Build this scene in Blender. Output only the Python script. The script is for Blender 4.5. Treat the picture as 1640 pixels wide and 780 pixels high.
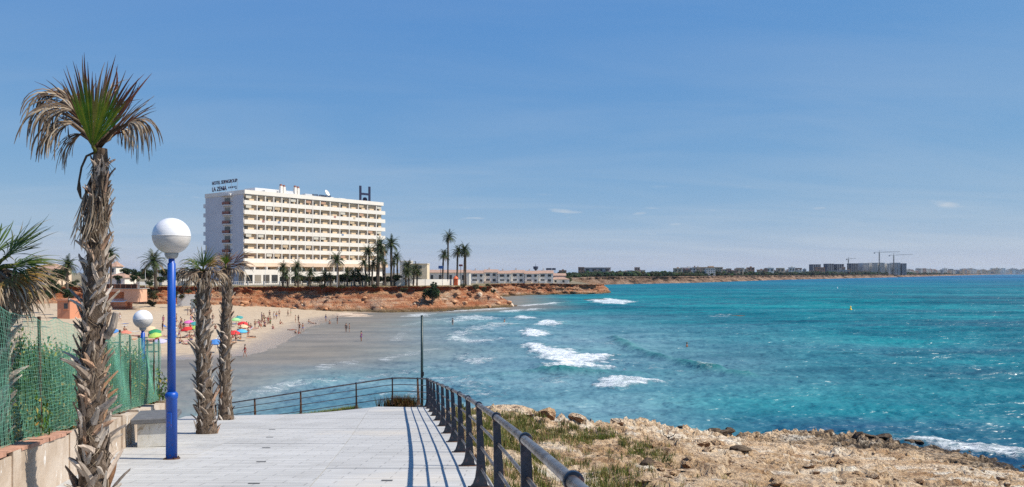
import bpy, bmesh, math, random
import numpy as np
from mathutils import Vector, Matrix, noise

for _o in list(bpy.data.objects):
    bpy.data.objects.remove(_o)
SC = bpy.context.scene
COL = SC.collection
R = math.radians
random.seed(7)
EYE = 11.0                     # eye height above the sea (sea level is z = 0)
F = 1275.0                     # focal length in photograph pixels
HOR = 437.0

# ------------------------------------------------------------------ camera
cam = bpy.data.cameras.new('camera')
cam.lens = 28.0
cam.sensor_width = 36.0
cam.shift_y = (HOR - 390.0) / 1640.0
cam.clip_start = 0.05
cam.clip_end = 90000
cam_o = bpy.data.objects.new('camera', cam)
COL.objects.link(cam_o)
cam_o.location = (0, 0, EYE)
cam_o.rotation_euler = (R(90), 0, 0)
SC.camera = cam_o

# ------------------------------------------------------------------ world, sun, exposure
SUN_EL, SUN_AZ = R(50), R(97)          # azimuth clockwise from +Y
world = bpy.data.worlds.new('World')
SC.world = world
world.use_nodes = True
nt = world.node_tree
for n in list(nt.nodes):
    nt.nodes.remove(n)
def wn(t, **kw):
    n = nt.nodes.new(t)
    for k, v in kw.items():
        setattr(n, k, v)
    return n
w_out = wn('ShaderNodeOutputWorld')
w_bg = wn('ShaderNodeBackground')
w_bg.inputs['Strength'].default_value = 0.103
sky = wn('ShaderNodeTexSky', sky_type='NISHITA', sun_disc=False)
sky.sun_elevation = SUN_EL
sky.sun_rotation = SUN_AZ
sky.altitude = 0
sky.air_density = 0.8
sky.dust_density = 0.0
sky.ozone_density = 10.0
tc = wn('ShaderNodeTexCoord')
sep = wn('ShaderNodeSeparateXYZ')
nt.links.new(tc.outputs['Generated'], sep.inputs[0])
def wm(op, a, b=None, c=None):
    n = wn('ShaderNodeMath', operation=op)
    for i, x in enumerate((a, b, c)):
        if x is None:
            continue
        if isinstance(x, (int, float)):
            n.inputs[i].default_value = x
        else:
            nt.links.new(x, n.inputs[i])
    return n.outputs[0]
zz = wm('MAXIMUM', sep.outputs['Z'], 0.0)
den = wm('ADD', zz, 0.10)
cx = wm('DIVIDE', sep.outputs['X'], den)
cy = wm('DIVIDE', sep.outputs['Y'], den)
cmb = wn('ShaderNodeCombineXYZ')
nt.links.new(wm('MULTIPLY_ADD', cy, 0.30, wm('MULTIPLY', cx, 0.55)), cmb.inputs[0])
nt.links.new(wm('MULTIPLY_ADD', cy, 1.5, wm('MULTIPLY', cx, -0.25)), cmb.inputs[1])
wisp = wn('ShaderNodeTexNoise')
wisp.inputs['Scale'].default_value = 0.85
wisp.inputs['Detail'].default_value = 7
wisp.inputs['Roughness'].default_value = 0.55
wisp.inputs['Distortion'].default_value = 0.6
nt.links.new(cmb.outputs[0], wisp.inputs['Vector'])
wr = wn('ShaderNodeMapRange')
wr.inputs['From Min'].default_value = 0.40
wr.inputs['From Max'].default_value = 0.80
nt.links.new(wisp.outputs['Fac'], wr.inputs['Value'])
# small low cumulus puffs
cmb2 = wn('ShaderNodeCombineXYZ')
nt.links.new(wm('MULTIPLY', sep.outputs['X'], 9.0), cmb2.inputs[0])
nt.links.new(wm('MULTIPLY', sep.outputs['Y'], 9.0), cmb2.inputs[1])
nt.links.new(wm('MULTIPLY', sep.outputs['Z'], 55.0), cmb2.inputs[2])
puff = wn('ShaderNodeTexNoise')
puff.inputs['Scale'].default_value = 1.5
puff.inputs['Detail'].default_value = 5
nt.links.new(cmb2.outputs[0], puff.inputs['Vector'])
pr = wn('ShaderNodeMapRange')
pr.inputs['From Min'].default_value = 0.64
pr.inputs['From Max'].default_value = 0.74
nt.links.new(puff.outputs['Fac'], pr.inputs['Value'])
band = wm('MULTIPLY', wm('SMOOTH_MIN', 1.0, 1.0, 0.0), 1.0)
b1 = wn('ShaderNodeMapRange', interpolation_type='SMOOTHSTEP')
b1.inputs['From Min'].default_value = 0.02
b1.inputs['From Max'].default_value = 0.06
nt.links.new(sep.outputs['Z'], b1.inputs['Value'])
b2 = wn('ShaderNodeMapRange', interpolation_type='SMOOTHSTEP')
b2.inputs['From Min'].default_value = 0.12
b2.inputs['From Max'].default_value = 0.07
nt.links.new(sep.outputs['Z'], b2.inputs['Value'])
pmask = wm('MULTIPLY', wm('MULTIPLY', pr.outputs[0], b1.outputs[0]), wm('MULTIPLY', b2.outputs[0], 0.55))
cl = wm('ADD', wm('MULTIPLY', wm('MULTIPLY_ADD', wr.outputs[0], 0.75, 0.25), wm('DIVIDE', 0.052, wm('ADD', zz, 0.055))), pmask)   # cloud veil looks thicker towards the horizon
# wisps and low puffs
cmix = wn('ShaderNodeMix', data_type='RGBA')
nt.links.new(wm('MINIMUM', cl, 1.0), cmix.inputs['Factor'])
# tone of the film: the same curve over the whole sky
sp = wn('ShaderNodeSeparateColor')
nt.links.new(sky.outputs[0], sp.inputs[0])
cb = wn('ShaderNodeCombineColor')
for ch, gain, gam in ((0, 0.92, 0.90), (1, 1.66, 0.50), (2, 4.10, 0.12)):
    nt.links.new(wm('MULTIPLY', wm('POWER', sp.outputs[ch], gam), gain), cb.inputs[ch])
nt.links.new(cb.outputs[0], cmix.inputs[6])
cmix.inputs[7].default_value = (4.6, 5.1, 5.7, 1)
nt.links.new(cmix.outputs[2], w_bg.inputs['Color'])
nt.links.new(w_bg.outputs[0], w_out.inputs['Surface'])

sun = bpy.data.lights.new('sun', 'SUN')
sun.energy = 5.0
sun.angle = R(0.5)
sun.color = (1.0, 0.93, 0.81)
sun_o = bpy.data.objects.new('sun', sun)
COL.objects.link(sun_o)
SUN_DIR = Vector((math.cos(SUN_EL) * math.sin(SUN_AZ), math.cos(SUN_EL) * math.cos(SUN_AZ), math.sin(SUN_EL)))
sun_o.rotation_euler = (-SUN_DIR).to_track_quat('-Z', 'Y').to_euler()
sun_o.location = (40, -10, 60)
SC.view_settings.view_transform = 'Standard'
SC.view_settings.look = 'None'
SC.view_settings.exposure = 0.28
SC.view_settings.gamma = 1.0
SC.cycles.use_denoising = False
SC.cycles.max_bounces = 8
SC.cycles.volume_bounces = 0
SC.cycles.sample_clamp_direct = 3.0
SC.cycles.sample_clamp_indirect = 3.0

# ------------------------------------------------------------------ helpers
def at(px, py, d):
    """the world point seen at photograph pixel (px, py), d metres ahead"""
    return Vector(((px - 820) / F * d, d, EYE - (py - HOR) / F * d))

def ray_down(px, py, hf, d0=2.0, d1=600.0):
    """where the sight line through a pixel meets the height field hf(x, y)"""
    for it, k in ((0, 260), (1, 40)):
        d = np.geomspace(d0, d1, k)
        x = (px - 820) / F * d; z = EYE - (py - HOR) / F * d
        low = z <= hf(x, d)
        i = int(np.argmax(low)) if low.any() else k - 1
        d0, d1 = d[max(0, i - 1)], d[i]
    x = (px - 820) / F * d1
    return Vector((x, d1, float(hf(np.array([x]), np.array([d1]))[0])))

def ss(t):
    t = np.clip(t, 0, 1)
    return t * t * (3 - 2 * t)

_rs = np.random.RandomState(11)
_perm = np.concatenate([_rs.permutation(512)] * 2)
_ga = _rs.rand(512) * 2 * np.pi
_gx, _gy = np.cos(_ga), np.sin(_ga)
def pn(x, y):
    """2-D gradient noise, about -0.7..0.7"""
    xi = np.floor(x).astype(np.int64); yi = np.floor(y).astype(np.int64)
    xf = x - xi; yf = y - yi
    u = xf * xf * xf * (xf * (xf * 6 - 15) + 10); v = yf * yf * yf * (yf * (yf * 6 - 15) + 10)
    def g(ix, iy, dx, dy):
        h = _perm[(_perm[ix & 511] + iy) & 511]
        return _gx[h] * dx + _gy[h] * dy
    a = g(xi, yi, xf, yf); b = g(xi + 1, yi, xf - 1, yf)
    c = g(xi, yi + 1, xf, yf - 1); d = g(xi + 1, yi + 1, xf - 1, yf - 1)
    return (a + (b - a) * u) + ((c + (d - c) * u) - (a + (b - a) * u)) * v
def fbm(x, y, o=4, l=2.03, g=0.5):
    s = 0.0; a = 1.0
    for i in range(o):
        s = s + a * pn(x + 17.3 * i, y - 9.7 * i); x = x * l; y = y * l; a *= g
    return s
def ridged(x, y, o=4, g=0.5):
    s = 0.0; a = 1.0
    for i in range(o):
        s = s + a * (1 - 2.2 * np.abs(pn(x + 31.1 * i, y + 5.3 * i))); x = x * 2.1; y = y * 2.1; a *= g
    return s

def tag(o, label=None, cat=None, group=None, kind=None):
    if label: o['label'] = label
    if cat: o['category'] = cat
    if group: o['group'] = group
    if kind: o['kind'] = kind
    return o

def obj(name, me, mat=None, parent=None, loc=None, rot=None, scale=None):
    o = bpy.data.objects.new(name, me)
    COL.objects.link(o)
    if mat is not None and me is not None and not me.materials:
        me.materials.append(mat)
    if parent is not None: o.parent = parent
    if loc is not None: o.location = loc
    if rot is not None: o.rotation_euler = rot
    if scale is not None: o.scale = scale if not isinstance(scale, (int, float)) else (scale,) * 3
    return o

def empty(name, loc=(0, 0, 0), rotz=0.0, label=None, cat=None, group=None):
    o = bpy.data.objects.new(name, None)
    COL.objects.link(o)
    o.location = loc
    o.rotation_euler = (0, 0, rotz)
    o.empty_display_size = 0.2
    return tag(o, label, cat, group)

def copy_tree(o, parent=None):
    c = o.copy()
    COL.objects.link(c)
    c.parent = parent
    for ch in list(o.children):
        copy_tree(ch, c)
    return c

def grid_mesh(name, P, smooth=True, flip=False):
    """P: (nv, nu, 3) array of points"""
    nv, nu = P.shape[:2]
    me = bpy.data.meshes.new(name)
    idx = np.arange(nv * nu).reshape(nv, nu)
    q = np.stack([idx[:-1, :-1], idx[:-1, 1:], idx[1:, 1:], idx[1:, :-1]], -1).reshape(-1, 4)
    if flip:
        q = q[:, ::-1]
    nf = len(q)
    me.vertices.add(nv * nu)
    me.vertices.foreach_set('co', P.reshape(-1).astype(np.float32))
    me.loops.add(nf * 4)
    me.loops.foreach_set('vertex_index', q.reshape(-1).astype(np.int32))
    me.polygons.add(nf)
    me.polygons.foreach_set('loop_start', (np.arange(nf) * 4).astype(np.int32))
    me.polygons.foreach_set('use_smooth', np.full(nf, smooth))
    me.update(calc_edges=True)
    return me

def fattr(me, name, vals):
    a = me.attributes.new(name, 'FLOAT', 'POINT')
    a.data.foreach_set('value', np.asarray(vals, dtype=np.float32).reshape(-1))

class MB:
    """collects faces for ONE mesh"""
    def __init__(s):
        s.v = []; s.f = []; s.c = []
    def add(s, vs, fs, col=None):
        o = len(s.v)
        s.v.extend([tuple(p) for p in vs])
        s.f.extend([[i + o for i in f] for f in fs])
        if col is not None:
            if len(col) == len(vs) and not isinstance(col[0], (int, float)):
                s.c.extend(col)
            else:
                s.c.extend([col] * len(vs))
        return s
    def box(s, x0, y0, z0, x1, y1, z1, M=None):
        vs = [Vector(p) for p in ((x0, y0, z0), (x1, y0, z0), (x1, y1, z0), (x0, y1, z0), (x0, y0, z1), (x1, y0, z1), (x1, y1, z1), (x0, y1, z1))]
        if M is not None: vs = [M @ p for p in vs]
        return s.add(vs, [(0, 3, 2, 1), (4, 5, 6, 7), (0, 1, 5, 4), (1, 2, 6, 5), (2, 3, 7, 6), (3, 0, 4, 7)])
    def bbox(s, x0, y0, z0, x1, y1, z1, b=0.01):
        """box with bevelled edges"""
        bm = bmesh.new()
        bmesh.ops.create_cube(bm, size=1)
        for v in bm.verts:
            v.co = Vector(((x0 + x1) / 2 + v.co.x * (x1 - x0), (y0 + y1) / 2 + v.co.y * (y1 - y0), (z0 + z1) / 2 + v.co.z * (z1 - z0)))
        bmesh.ops.bevel(bm, geom=bm.edges[:], offset=b, segments=1, affect='EDGES')
        bm.verts.index_update()
        s.add([v.co.copy() for v in bm.verts], [[v.index for v in f.verts] for f in bm.faces])
        bm.free()
        return s
    def tube(s, pts, rad, n=8, cap=True, col=None):
        pts = [Vector(p) for p in pts]
        if isinstance(rad, (int, float)): rad = [rad] * len(pts)
        t0 = (pts[1] - pts[0]).normalized()
        nrm = t0.orthogonal().normalized()
        vs = []; fs = []
        for i, p in enumerate(pts):
            if i == 0: t = t0
            elif i == len(pts) - 1: t = (pts[i] - pts[i - 1]).normalized()
            else: t = (pts[i + 1] - pts[i - 1]).normalized()
            nrm = (nrm - t * nrm.dot(t))
            nrm = nrm.normalized() if nrm.length > 1e-6 else t.orthogonal().normalized()
            b = t.cross(nrm)
            for k in range(n):
                a = 2 * math.pi * k / n
                vs.append(p + (nrm * math.cos(a) + b * math.sin(a)) * rad[i])
        for i in range(len(pts) - 1):
            for k in range(n):
                k2 = (k + 1) % n
                fs.append((i * n + k, i * n + k2, (i + 1) * n + k2, (i + 1) * n + k))
        if cap:
            fs.append(list(range(n))[::-1])
            fs.append([(len(pts) - 1) * n + k for k in range(n)])
        return s.add(vs, fs, col)
    def lathe(s, prof, n=16, M=None):
        """prof: (r, z) pairs"""
        vs = []; fs = []
        for r, z in prof:
            for k in range(n):
                a = 2 * math.pi * k / n
                p = Vector((r * math.cos(a), r * math.sin(a), z))
                vs.append(M @ p if M is not None else p)
        for i in range(len(prof) - 1):
            for k in range(n):
                k2 = (k + 1) % n
                fs.append((i * n + k, i * n + k2, (i + 1) * n + k2, (i + 1) * n + k))
        if prof[0][0] > 1e-5: fs.append(list(range(n))[::-1])
        if prof[-1][0] > 1e-5: fs.append([(len(prof) - 1) * n + k for k in range(n)])
        return s.add(vs, fs)
    def prism(s, poly, z0, z1):
        n = len(poly)
        vs = [(x, y, z0) for x, y in poly] + [(x, y, z1) for x, y in poly]
        fs = [list(range(n))[::-1], [n + i for i in range(n)]] + [(i, (i + 1) % n, n + (i + 1) % n, n + i) for i in range(n)]
        return s.add(vs, fs)
    def mesh(s, name, smooth=False):
        me = bpy.data.meshes.new(name)
        me.from_pydata(s.v, [], s.f)
        if s.c and len(s.c) == len(s.v):
            ca = me.color_attributes.new('Col', 'FLOAT_COLOR', 'POINT')
            ca.data.foreach_set('color', np.array([(c[0], c[1], c[2], 1.0) for c in s.c], dtype=np.float32).reshape(-1))
        if smooth:
            me.polygons.foreach_set('use_smooth', [True] * len(me.polygons))
        me.update()
        return me
    def build(s, name, mat, parent=None, smooth=False, **kw):
        return obj(name, s.mesh(name, smooth), mat, parent, **kw)

# ------------------------------------------------------------------ materials
MATS = {}
class NT:
    """small wrapper for writing node trees"""
    def __init__(s, name):
        s.m = bpy.data.materials.new(name)
        s.m.use_nodes = True
        s.t = s.m.node_tree
        s.p = s.t.nodes['Principled BSDF']
        s.out = s.t.nodes['Material Output']
    def n(s, t, **kw):
        x = s.t.nodes.new(t)
        for k, v in kw.items(): setattr(x, k, v)
        return x
    def set(s, inp, v):
        if isinstance(v, bpy.types.NodeSocket): s.t.links.new(v, inp)
        elif isinstance(v, (tuple, list)) and len(v) == 3 and len(inp.default_value) == 4: inp.default_value = (*v, 1)
        else: inp.default_value = v
    def coord(s, kind='Object', scale=(1, 1, 1)):
        c = s.n('ShaderNodeTexCoord')
        if kind == 'World':
            src = s.n('ShaderNodeNewGeometry').outputs['Position']
        else:
            src = c.outputs[kind]
        m = s.n('ShaderNodeMapping')
        m.inputs['Scale'].default_value = scale
        s.t.links.new(src, m.inputs['Vector'])
        return m.outputs[0]
    def noise(s, vec, scale, detail=4, rough=0.55, dist=0.0):
        x = s.n('ShaderNodeTexNoise')
        s.set(x.inputs['Vector'], vec)
        x.inputs['Scale'].default_value = scale; x.inputs['Detail'].default_value = detail
        x.inputs['Roughness'].default_value = rough; x.inputs['Distortion'].default_value = dist
        return x.outputs['Fac']
    def ramp(s, fac, stops, interp='LINEAR'):
        x = s.n('ShaderNodeValToRGB')
        s.set(x.inputs[0], fac)
        cr = x.color_ramp
        cr.interpolation = interp
        while len(cr.elements) < len(stops): cr.elements.new(0.5)
        for e, (p, c) in zip(cr.elements, stops):
            e.position = p
            e.color = (*c, 1) if not isinstance(c, (int, float)) else (c, c, c, 1)
        return x.outputs['Color']
    def mix(s, f, a, b, blend='MIX'):
        x = s.n('ShaderNodeMix', data_type='RGBA', blend_type=blend)
        s.set(x.inputs[0], f); s.set(x.inputs[6], a); s.set(x.inputs[7], b)
        return x.outputs[2]
    def math(s, op, a, b=0.0, c=0.0, clamp=False):
        x = s.n('ShaderNodeMath', operation=op, use_clamp=clamp)
        for i, v in enumerate((a, b, c)): s.set(x.inputs[i], v)
        return x.outputs[0]
    def rng(s, v, a, b, c=0.0, d=1.0, smooth=False):
        x = s.n('ShaderNodeMapRange', interpolation_type='SMOOTHSTEP' if smooth else 'LINEAR')
        for i, k in zip(('Value', 'From Min', 'From Max', 'To Min', 'To Max'), (v, a, b, c, d)): s.set(x.inputs[i], k)
        return x.outputs[0]
    def attr(s, name, out='Fac'):
        x = s.n('ShaderNodeAttribute'); x.attribute_name = name
        return x.outputs[out]
    def bump(s, h, strength=0.3, dist=0.05, prev=None):
        x = s.n('ShaderNodeBump')
        x.inputs['Strength'].default_value = strength; x.inputs['Distance'].default_value = dist
        s.set(x.inputs['Height'], h)
        if prev is not None: s.set(x.inputs['Normal'], prev)
        return x.outputs[0]
    def done(s, color, rough=0.6, normal=None, metal=0.0, spec=None, **kw):
        s.set(s.p.inputs['Base Color'], color); s.set(s.p.inputs['Roughness'], rough); s.set(s.p.inputs['Metallic'], metal)
        if normal is not None: s.set(s.p.inputs['Normal'], normal)
        if spec is not None: s.set(s.p.inputs['Specular IOR Level'], spec)
        for k, v in kw.items(): s.set(s.p.inputs[k], v)
        return s.m

def simple(name, col, rough=0.7, vary=0.18, scale=6.0, bump=0.15, bdist=0.01, metal=0.0, kind='Object', spec=None, streak=(1, 1, 1)):
    if name in MATS: return MATS[name]
    t = NT(name)
    v = t.coord(kind, streak)
    f = t.noise(v, scale, 5, 0.6)
    lo = tuple(c * (1 - vary) for c in col); hi = tuple(min(1, c * (1 + vary)) for c in col)
    c = t.ramp(f, [(0.3, lo), (0.7, hi)])
    f2 = t.noise(v, scale * 6, 3, 0.6)
    m = t.done(c, t.rng(f2, 0.3, 0.7, max(0, rough - 0.1), min(1, rough + 0.1)), t.bump(f2, bump, bdist) if bump else None, metal, spec)
    MATS[name] = m
    return m

def vcol(name, rough=0.75, trans=0.0, bump=0.0, spec=0.2, vary=0.25, scale=20.0):
    """colour from the mesh's own colour attribute, with fine variation"""
    if name in MATS: return MATS[name]
    t = NT(name)
    v = t.coord('Object')
    f = t.noise(v, scale, 3)
    c = t.mix(1.0, t.attr('Col', 'Color'), t.ramp(f, [(0.3, 1 - vary), (0.7, 1 + vary * 0.4)]), 'MULTIPLY')
    t.done(c, rough, t.bump(f, bump, 0.02) if bump else None, spec=spec)
    if trans:
        tr = t.n('ShaderNodeBsdfTranslucent')
        t.set(tr.inputs['Color'], c)
        mx = t.n('ShaderNodeMixShader')
        mx.inputs[0].default_value = trans
        t.t.links.new(t.p.outputs[0], mx.inputs[1]); t.t.links.new(tr.outputs[0], mx.inputs[2])
        t.t.links.new(mx.outputs[0], t.out.inputs['Surface'])
    MATS[name] = t.m
    return t.m

def tinted(name, rough=0.7):
    """one cloth / paint for many alike things, coloured by each object's own colour"""
    if name in MATS: return MATS[name]
    t = NT(name)
    oi = t.n('ShaderNodeObjectInfo')
    f = t.noise(t.coord('Object'), 9.0, 3)
    MATS[name] = t.done(t.mix(1.0, oi.outputs['Color'], t.ramp(f, [(0.3, 0.8), (0.7, 1.0)]), 'MULTIPLY'), rough)
    return MATS[name]
# ================================================================== THE SETTING
# ---- promenade ramp: falls away from the camera, and down to the left at its far end
def G(x, y):
    lat = 0.15 * max(0.0, -(x + 4.5)) * float(ss((y - 22) / 9.0))
    return EYE - (1.42 + 0.117 * y) - lat
def G_np(x, y):
    return EYE - (1.42 + 0.117 * y) - 0.15 * np.maximum(0.0, -(x + 4.5)) * ss((y - 22) / 9.0)
def wall_x(y):  return -2.9 - 0.302 * (y - 1)
_rk = [(0, 0.50), (3.15, 0.26), (4.92, 0.107), (7.18, -0.128), (9.93, -0.418), (11.94, -0.68), (14.9, -1.087), (20, -1.80), (24, -2.38), (28.5, -3.02)]
_rp = np.polyfit([q[0] for q in _rk], [q[1] for q in _rk], 3)
def rail_x(y):  return float(np.polyval(_rp, y))      # the ramp bends gently to the left

PROM = [(rail_x(q) + 0.17, q) for q in (0.5, 5.0, 10.0, 15.0, 20.0, 24.5, 28.3)] + [(-3.0, 29.2), (-3.5, 29.75), (-4.46, 30.05), (-5.83, 30.15), (-8.1, 30.85), (-10.3, 32.3), (-12.7, 33.9), (-2.75, 0.5)]

def clip_poly(poly, clip):
    out = poly
    for i in range(len(clip)):
        a, b = clip[i], clip[(i + 1) % len(clip)]
        ex, ey = b[0] - a[0], b[1] - a[1]
        inp, out = out, []
        for j in range(len(inp)):
            p, q = inp[j - 1], inp[j]
            sp = ex * (p[1] - a[1]) - ey * (p[0] - a[0]); sq = ex * (q[1] - a[1]) - ey * (q[0] - a[0])
            if sp * sq < 0:
                t = sp / (sp - sq)
                out.append((p[0] + (q[0] - p[0]) * t, p[1] + (q[1] - p[1]) * t))
            if sq >= 0: out.append(q)
        if len(out) < 3: return []
    return out
def shrink(poly, d):
    cx = sum(p[0] for p in poly) / len(poly); cy = sum(p[1] for p in poly) / len(poly)
    n = len(poly)
    out = []
    for i in range(n):
        p0, p, p1 = Vector(poly[i - 1]), Vector(poly[i]), Vector(poly[(i + 1) % n])
        e0 = (p - p0); e1 = (p1 - p)
        if e0.length < 1e-4 or e1.length < 1e-4: continue
        e0.normalize(); e1.normalize()
        n0 = Vector((-e0.y, e0.x)); n1 = Vector((-e1.y, e1.x))
        b = n0 + n1
        if b.length < 1e-4: continue
        b.normalize()
        k = d / max(0.4, b.dot(n0))
        out.append((p.x + b.x * k, p.y + b.y * k))
    return out

def concrete_mat():
    t = NT('promenade_concrete')
    v = t.coord('World')
    big = t.noise(v, 0.55, 5, 0.6)
    mid = t.noise(v, 5.0, 5, 0.65)
    streakv = t.coord('World', (0.25, 2.6, 0.0))
    st = t.noise(streakv, 2.2, 5, 0.7)
    br = t.n('ShaderNodeTexBrick')
    t.set(br.inputs['Vector'], t.coord('World', (1, 1, 0)))
    br.offset = 0.5
    for k, x in (('Scale', 1.0), ('Brick Width', 0.62), ('Row Height', 0.21), ('Mortar Size', 0.014), ('Mortar Smooth', 0.5), ('Bias', 0.0)): br.inputs[k].default_value = x
    br.inputs['Color1'].default_value = (0.52, 0.515, 0.50, 1); br.inputs['Color2'].default_value = (0.43, 0.428, 0.415, 1)
    br.inputs['Mortar'].default_value = (0.24, 0.24, 0.235, 1)
    c = t.mix(0.48, br.outputs['Color'], t.ramp(st, [(0.3, (0.33, 0.325, 0.31)), (0.5, (0.49, 0.48, 0.465)), (0.75, (0.58, 0.57, 0.55))]))
    c = t.mix(1.0, c, t.ramp(big, [(0.3, 0.86), (0.7, 1.04)]), 'MULTIPLY')
    spots = t.noise(v, 24.0, 2)
    c = t.mix(t.rng(spots, 0.72, 0.8), c, (0.28, 0.27, 0.25))
    h = t.math('ADD', t.math('MULTIPLY', br.outputs['Fac'], -0.7), t.math('ADD', t.math('MULTIPLY', mid, 0.5), t.math('MULTIPLY', st, 0.4)))
    stn = t.noise(t.coord('World', (1, 0.5, 0)), 1.1, 6, 0.7, 0.8)
    c = t.mix(t.rng(stn, 0.54, 0.70, 0, 0.45), c, (0.34, 0.33, 0.31))
    snd = t.noise(v, 0.32, 4, 0.6)
    c = t.mix(t.rng(snd, 0.58, 0.72, 0, 0.5), c, (0.58, 0.51, 0.41))
    oi = t.n('ShaderNodeObjectInfo')
    c = t.mix(1.0, c, t.ramp(oi.outputs['Random'], [(0, 0.90), (1, 1.03)]), 'MULTIPLY')
    return t.done(c, 0.85, t.bump(h, 0.35, 0.012), spec=0.25)
M_conc = concrete_mat()
M_base = simple('rough_concrete', (0.36, 0.34, 0.31), 0.9, 0.2, 2.0, 0.4, 0.02, kind='World')

mb = MB()
pts = []
seg = PROM
# base slab: sloping top 6 cm below the paving, skirt down into the ground
top = [(x, y, G(x, y) - 0.06) for x, y in seg]
low = [(x, y, G(x, y) - 1.6) for x, y in seg]
n = len(seg)
rows = []
YS = np.linspace(0.5, 33.9, 60)
gv = []
for y in YS:
    c = clip_poly([(-20, y - 1e-3), (5, y - 1e-3), (5, y + 1e-3), (-20, y + 1e-3)], PROM)
    xs = [p[0] for p in c] if c else [-12.7]
    rows.append((min(xs), max(xs)))
P = np.array([[(a + (b - a) * k / 11, y, G(a + (b - a) * k / 11, y) - 0.055) for k in range(12)] for (a, b), y in zip(rows, YS)])
prom = obj('promenade', grid_mesh('promenade', P), M_base)
tag(prom, kind='structure')
mb.v = []; 
edge = MB()
edge.add([p for p in top] + [p for p in low], [(i, (i + 1) % n, n + (i + 1) % n, n + i) for i in range(n)])
edge.build('retaining_side', M_base, prom)
# paving slabs, each its own piece
ROWH = 1.76
COLW = 2.25
y0 = 0.5
ri = 0
while y0 < 34:
    y1 = y0 + ROWH
    for c in range(-7, 2):
        xa = lambda y: rail_x(min(y, 28)) + 0.24 + c * COLW
        cell = [(xa(y0) - COLW, y0), (xa(y0), y0), (xa(y1), y1), (xa(y1) - COLW, y1)]
        pl = clip_poly(cell, PROM)
        if len(pl) < 3: continue
        area = abs(sum(pl[i - 1][0] * pl[i][1] - pl[i][0] * pl[i - 1][1] for i in range(len(pl)))) / 2
        if area < 0.08: continue
        pl = shrink(pl, 0.005)
        if len(pl) < 3: continue
        dz = random.uniform(-0.003, 0.003)
        m = MB(); k = len(pl)
        # slabs follow the warped ramp: split long cells across
        m.add([(x, y, G(x, y) + dz) for x, y in pl] + [(x, y, G(x, y) - 0.05) for x, y in pl],
              [list(range(k))] + [(i, k + i, k + (i + 1) % k, (i + 1) % k) for i in range(k)])
        m.build('paving_slab', M_conc, prom)
    y0 = y1; ri += 1
# drain slots along the left third of the ramp
M_dark = simple('dark_iron', (0.02, 0.02, 0.022), 0.6)
for px, py in ((432, 700.6), (426.5, 717.5), (418.5, 740), (407, 775), (436, 688), (620, 770)):
    p = ray_down(px, py, G_np)
    m = MB(); m.box(-0.07, -0.018, 0, 0.07, 0.018, 0.004)
    m.build('drain_slot', simple('grey_drain', (0.10, 0.10, 0.10), 0.7), prom, loc=(p.x, p.y, p.z + 0.006))

# ---- the hillside left of the wall and beyond the far railing
def hill(x, y):
    xl = wall_x(y) - 0.1
    yy = min(y, 33.0)
    w = max(0.0, xl - x)
    z = G(max(x, -12), yy) - 0.12 + (0.50 if w > 0.25 and y < 20.5 else 0.0) - 0.42 * max(0.0, w - 1.0) * (1.0 if y > 3 else 0.3)
    # beyond the curved far edge
    far_edge = 29.2 + max(0, -(x + 4.5)) * 0.55 if x < -3 else 29.2
    over = max(0.0, y - far_edge)
    z -= 0.22 * min(over, 1.0) + 0.75 * max(0.0, over - 0.6)
    if x > -2.9:
        z -= 0.9 * (x + 2.9) if y > 28 else 0.0
    return max(z, -1.2)
# ---- shoreline of the beach (land to the left)
SHORE = [(-160, 60), (-90, 80), (-60, 92), (-45, 100), (-38, 102.5), (-34.5, 106), (-34.3, 113), (-35.5, 122), (-38, 140), (-41, 165), (-42.5, 190), (-42, 206), (-36, 224), (-10, 250)]
def seg_dist(px, py, a, b):
    dx, dy = b[0] - a[0], b[1] - a[1]
    t = np.clip(((px - a[0]) * dx + (py - a[1]) * dy) / (dx * dx + dy * dy), 0, 1)
    return np.hypot(px - a[0] - t * dx, py - a[1] - t * dy)
def poly_sd(px, py, poly, closed=True):
    """signed distance, negative inside"""
    px = np.asarray(px, float); py = np.asarray(py, float)
    d = np.full(px.shape, 1e9); ins = np.zeros(px.shape, bool)
    m = len(poly)
    for i in range(m):
        a, b = poly[i], poly[(i + 1) % m]
        d = np.minimum(d, seg_dist(px, py, a, b))
        c = ((a[1] > py) != (b[1] > py))
        with np.errstate(divide='ignore', invalid='ignore'):
            xi = (b[0] - a[0]) * (py - a[1]) / (b[1] - a[1] + 1e-12) + a[0]
        ins ^= c & (px < xi)
    return np.where(ins, -d, d)
LANDPOLY = SHORE + [(-10, 400), (-600, 400), (-600, 60)]
def beach_np(x, y):
    sd = -poly_sd(x, y, LANDPOLY)            # positive inland
    z = np.where(sd > 0, 0.030 * sd + 0.0006 * np.minimum(sd, 40) ** 2, 0.05 * sd)
    z = z + 0.10 * fbm(x * 0.08, y * 0.08, 3) * ss(sd / 12) + 0.05 * fbm(x * 0.6, y * 0.6, 2) * ss(sd / 8) 
    return np.clip(z, -3, 3.2 + 0.2 * fbm(x * 0.05, y * 0.05, 2)) + 0.02
def beach(x, y):
    return float(beach_np(np.array([x]), np.array([y]))[0])

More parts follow.
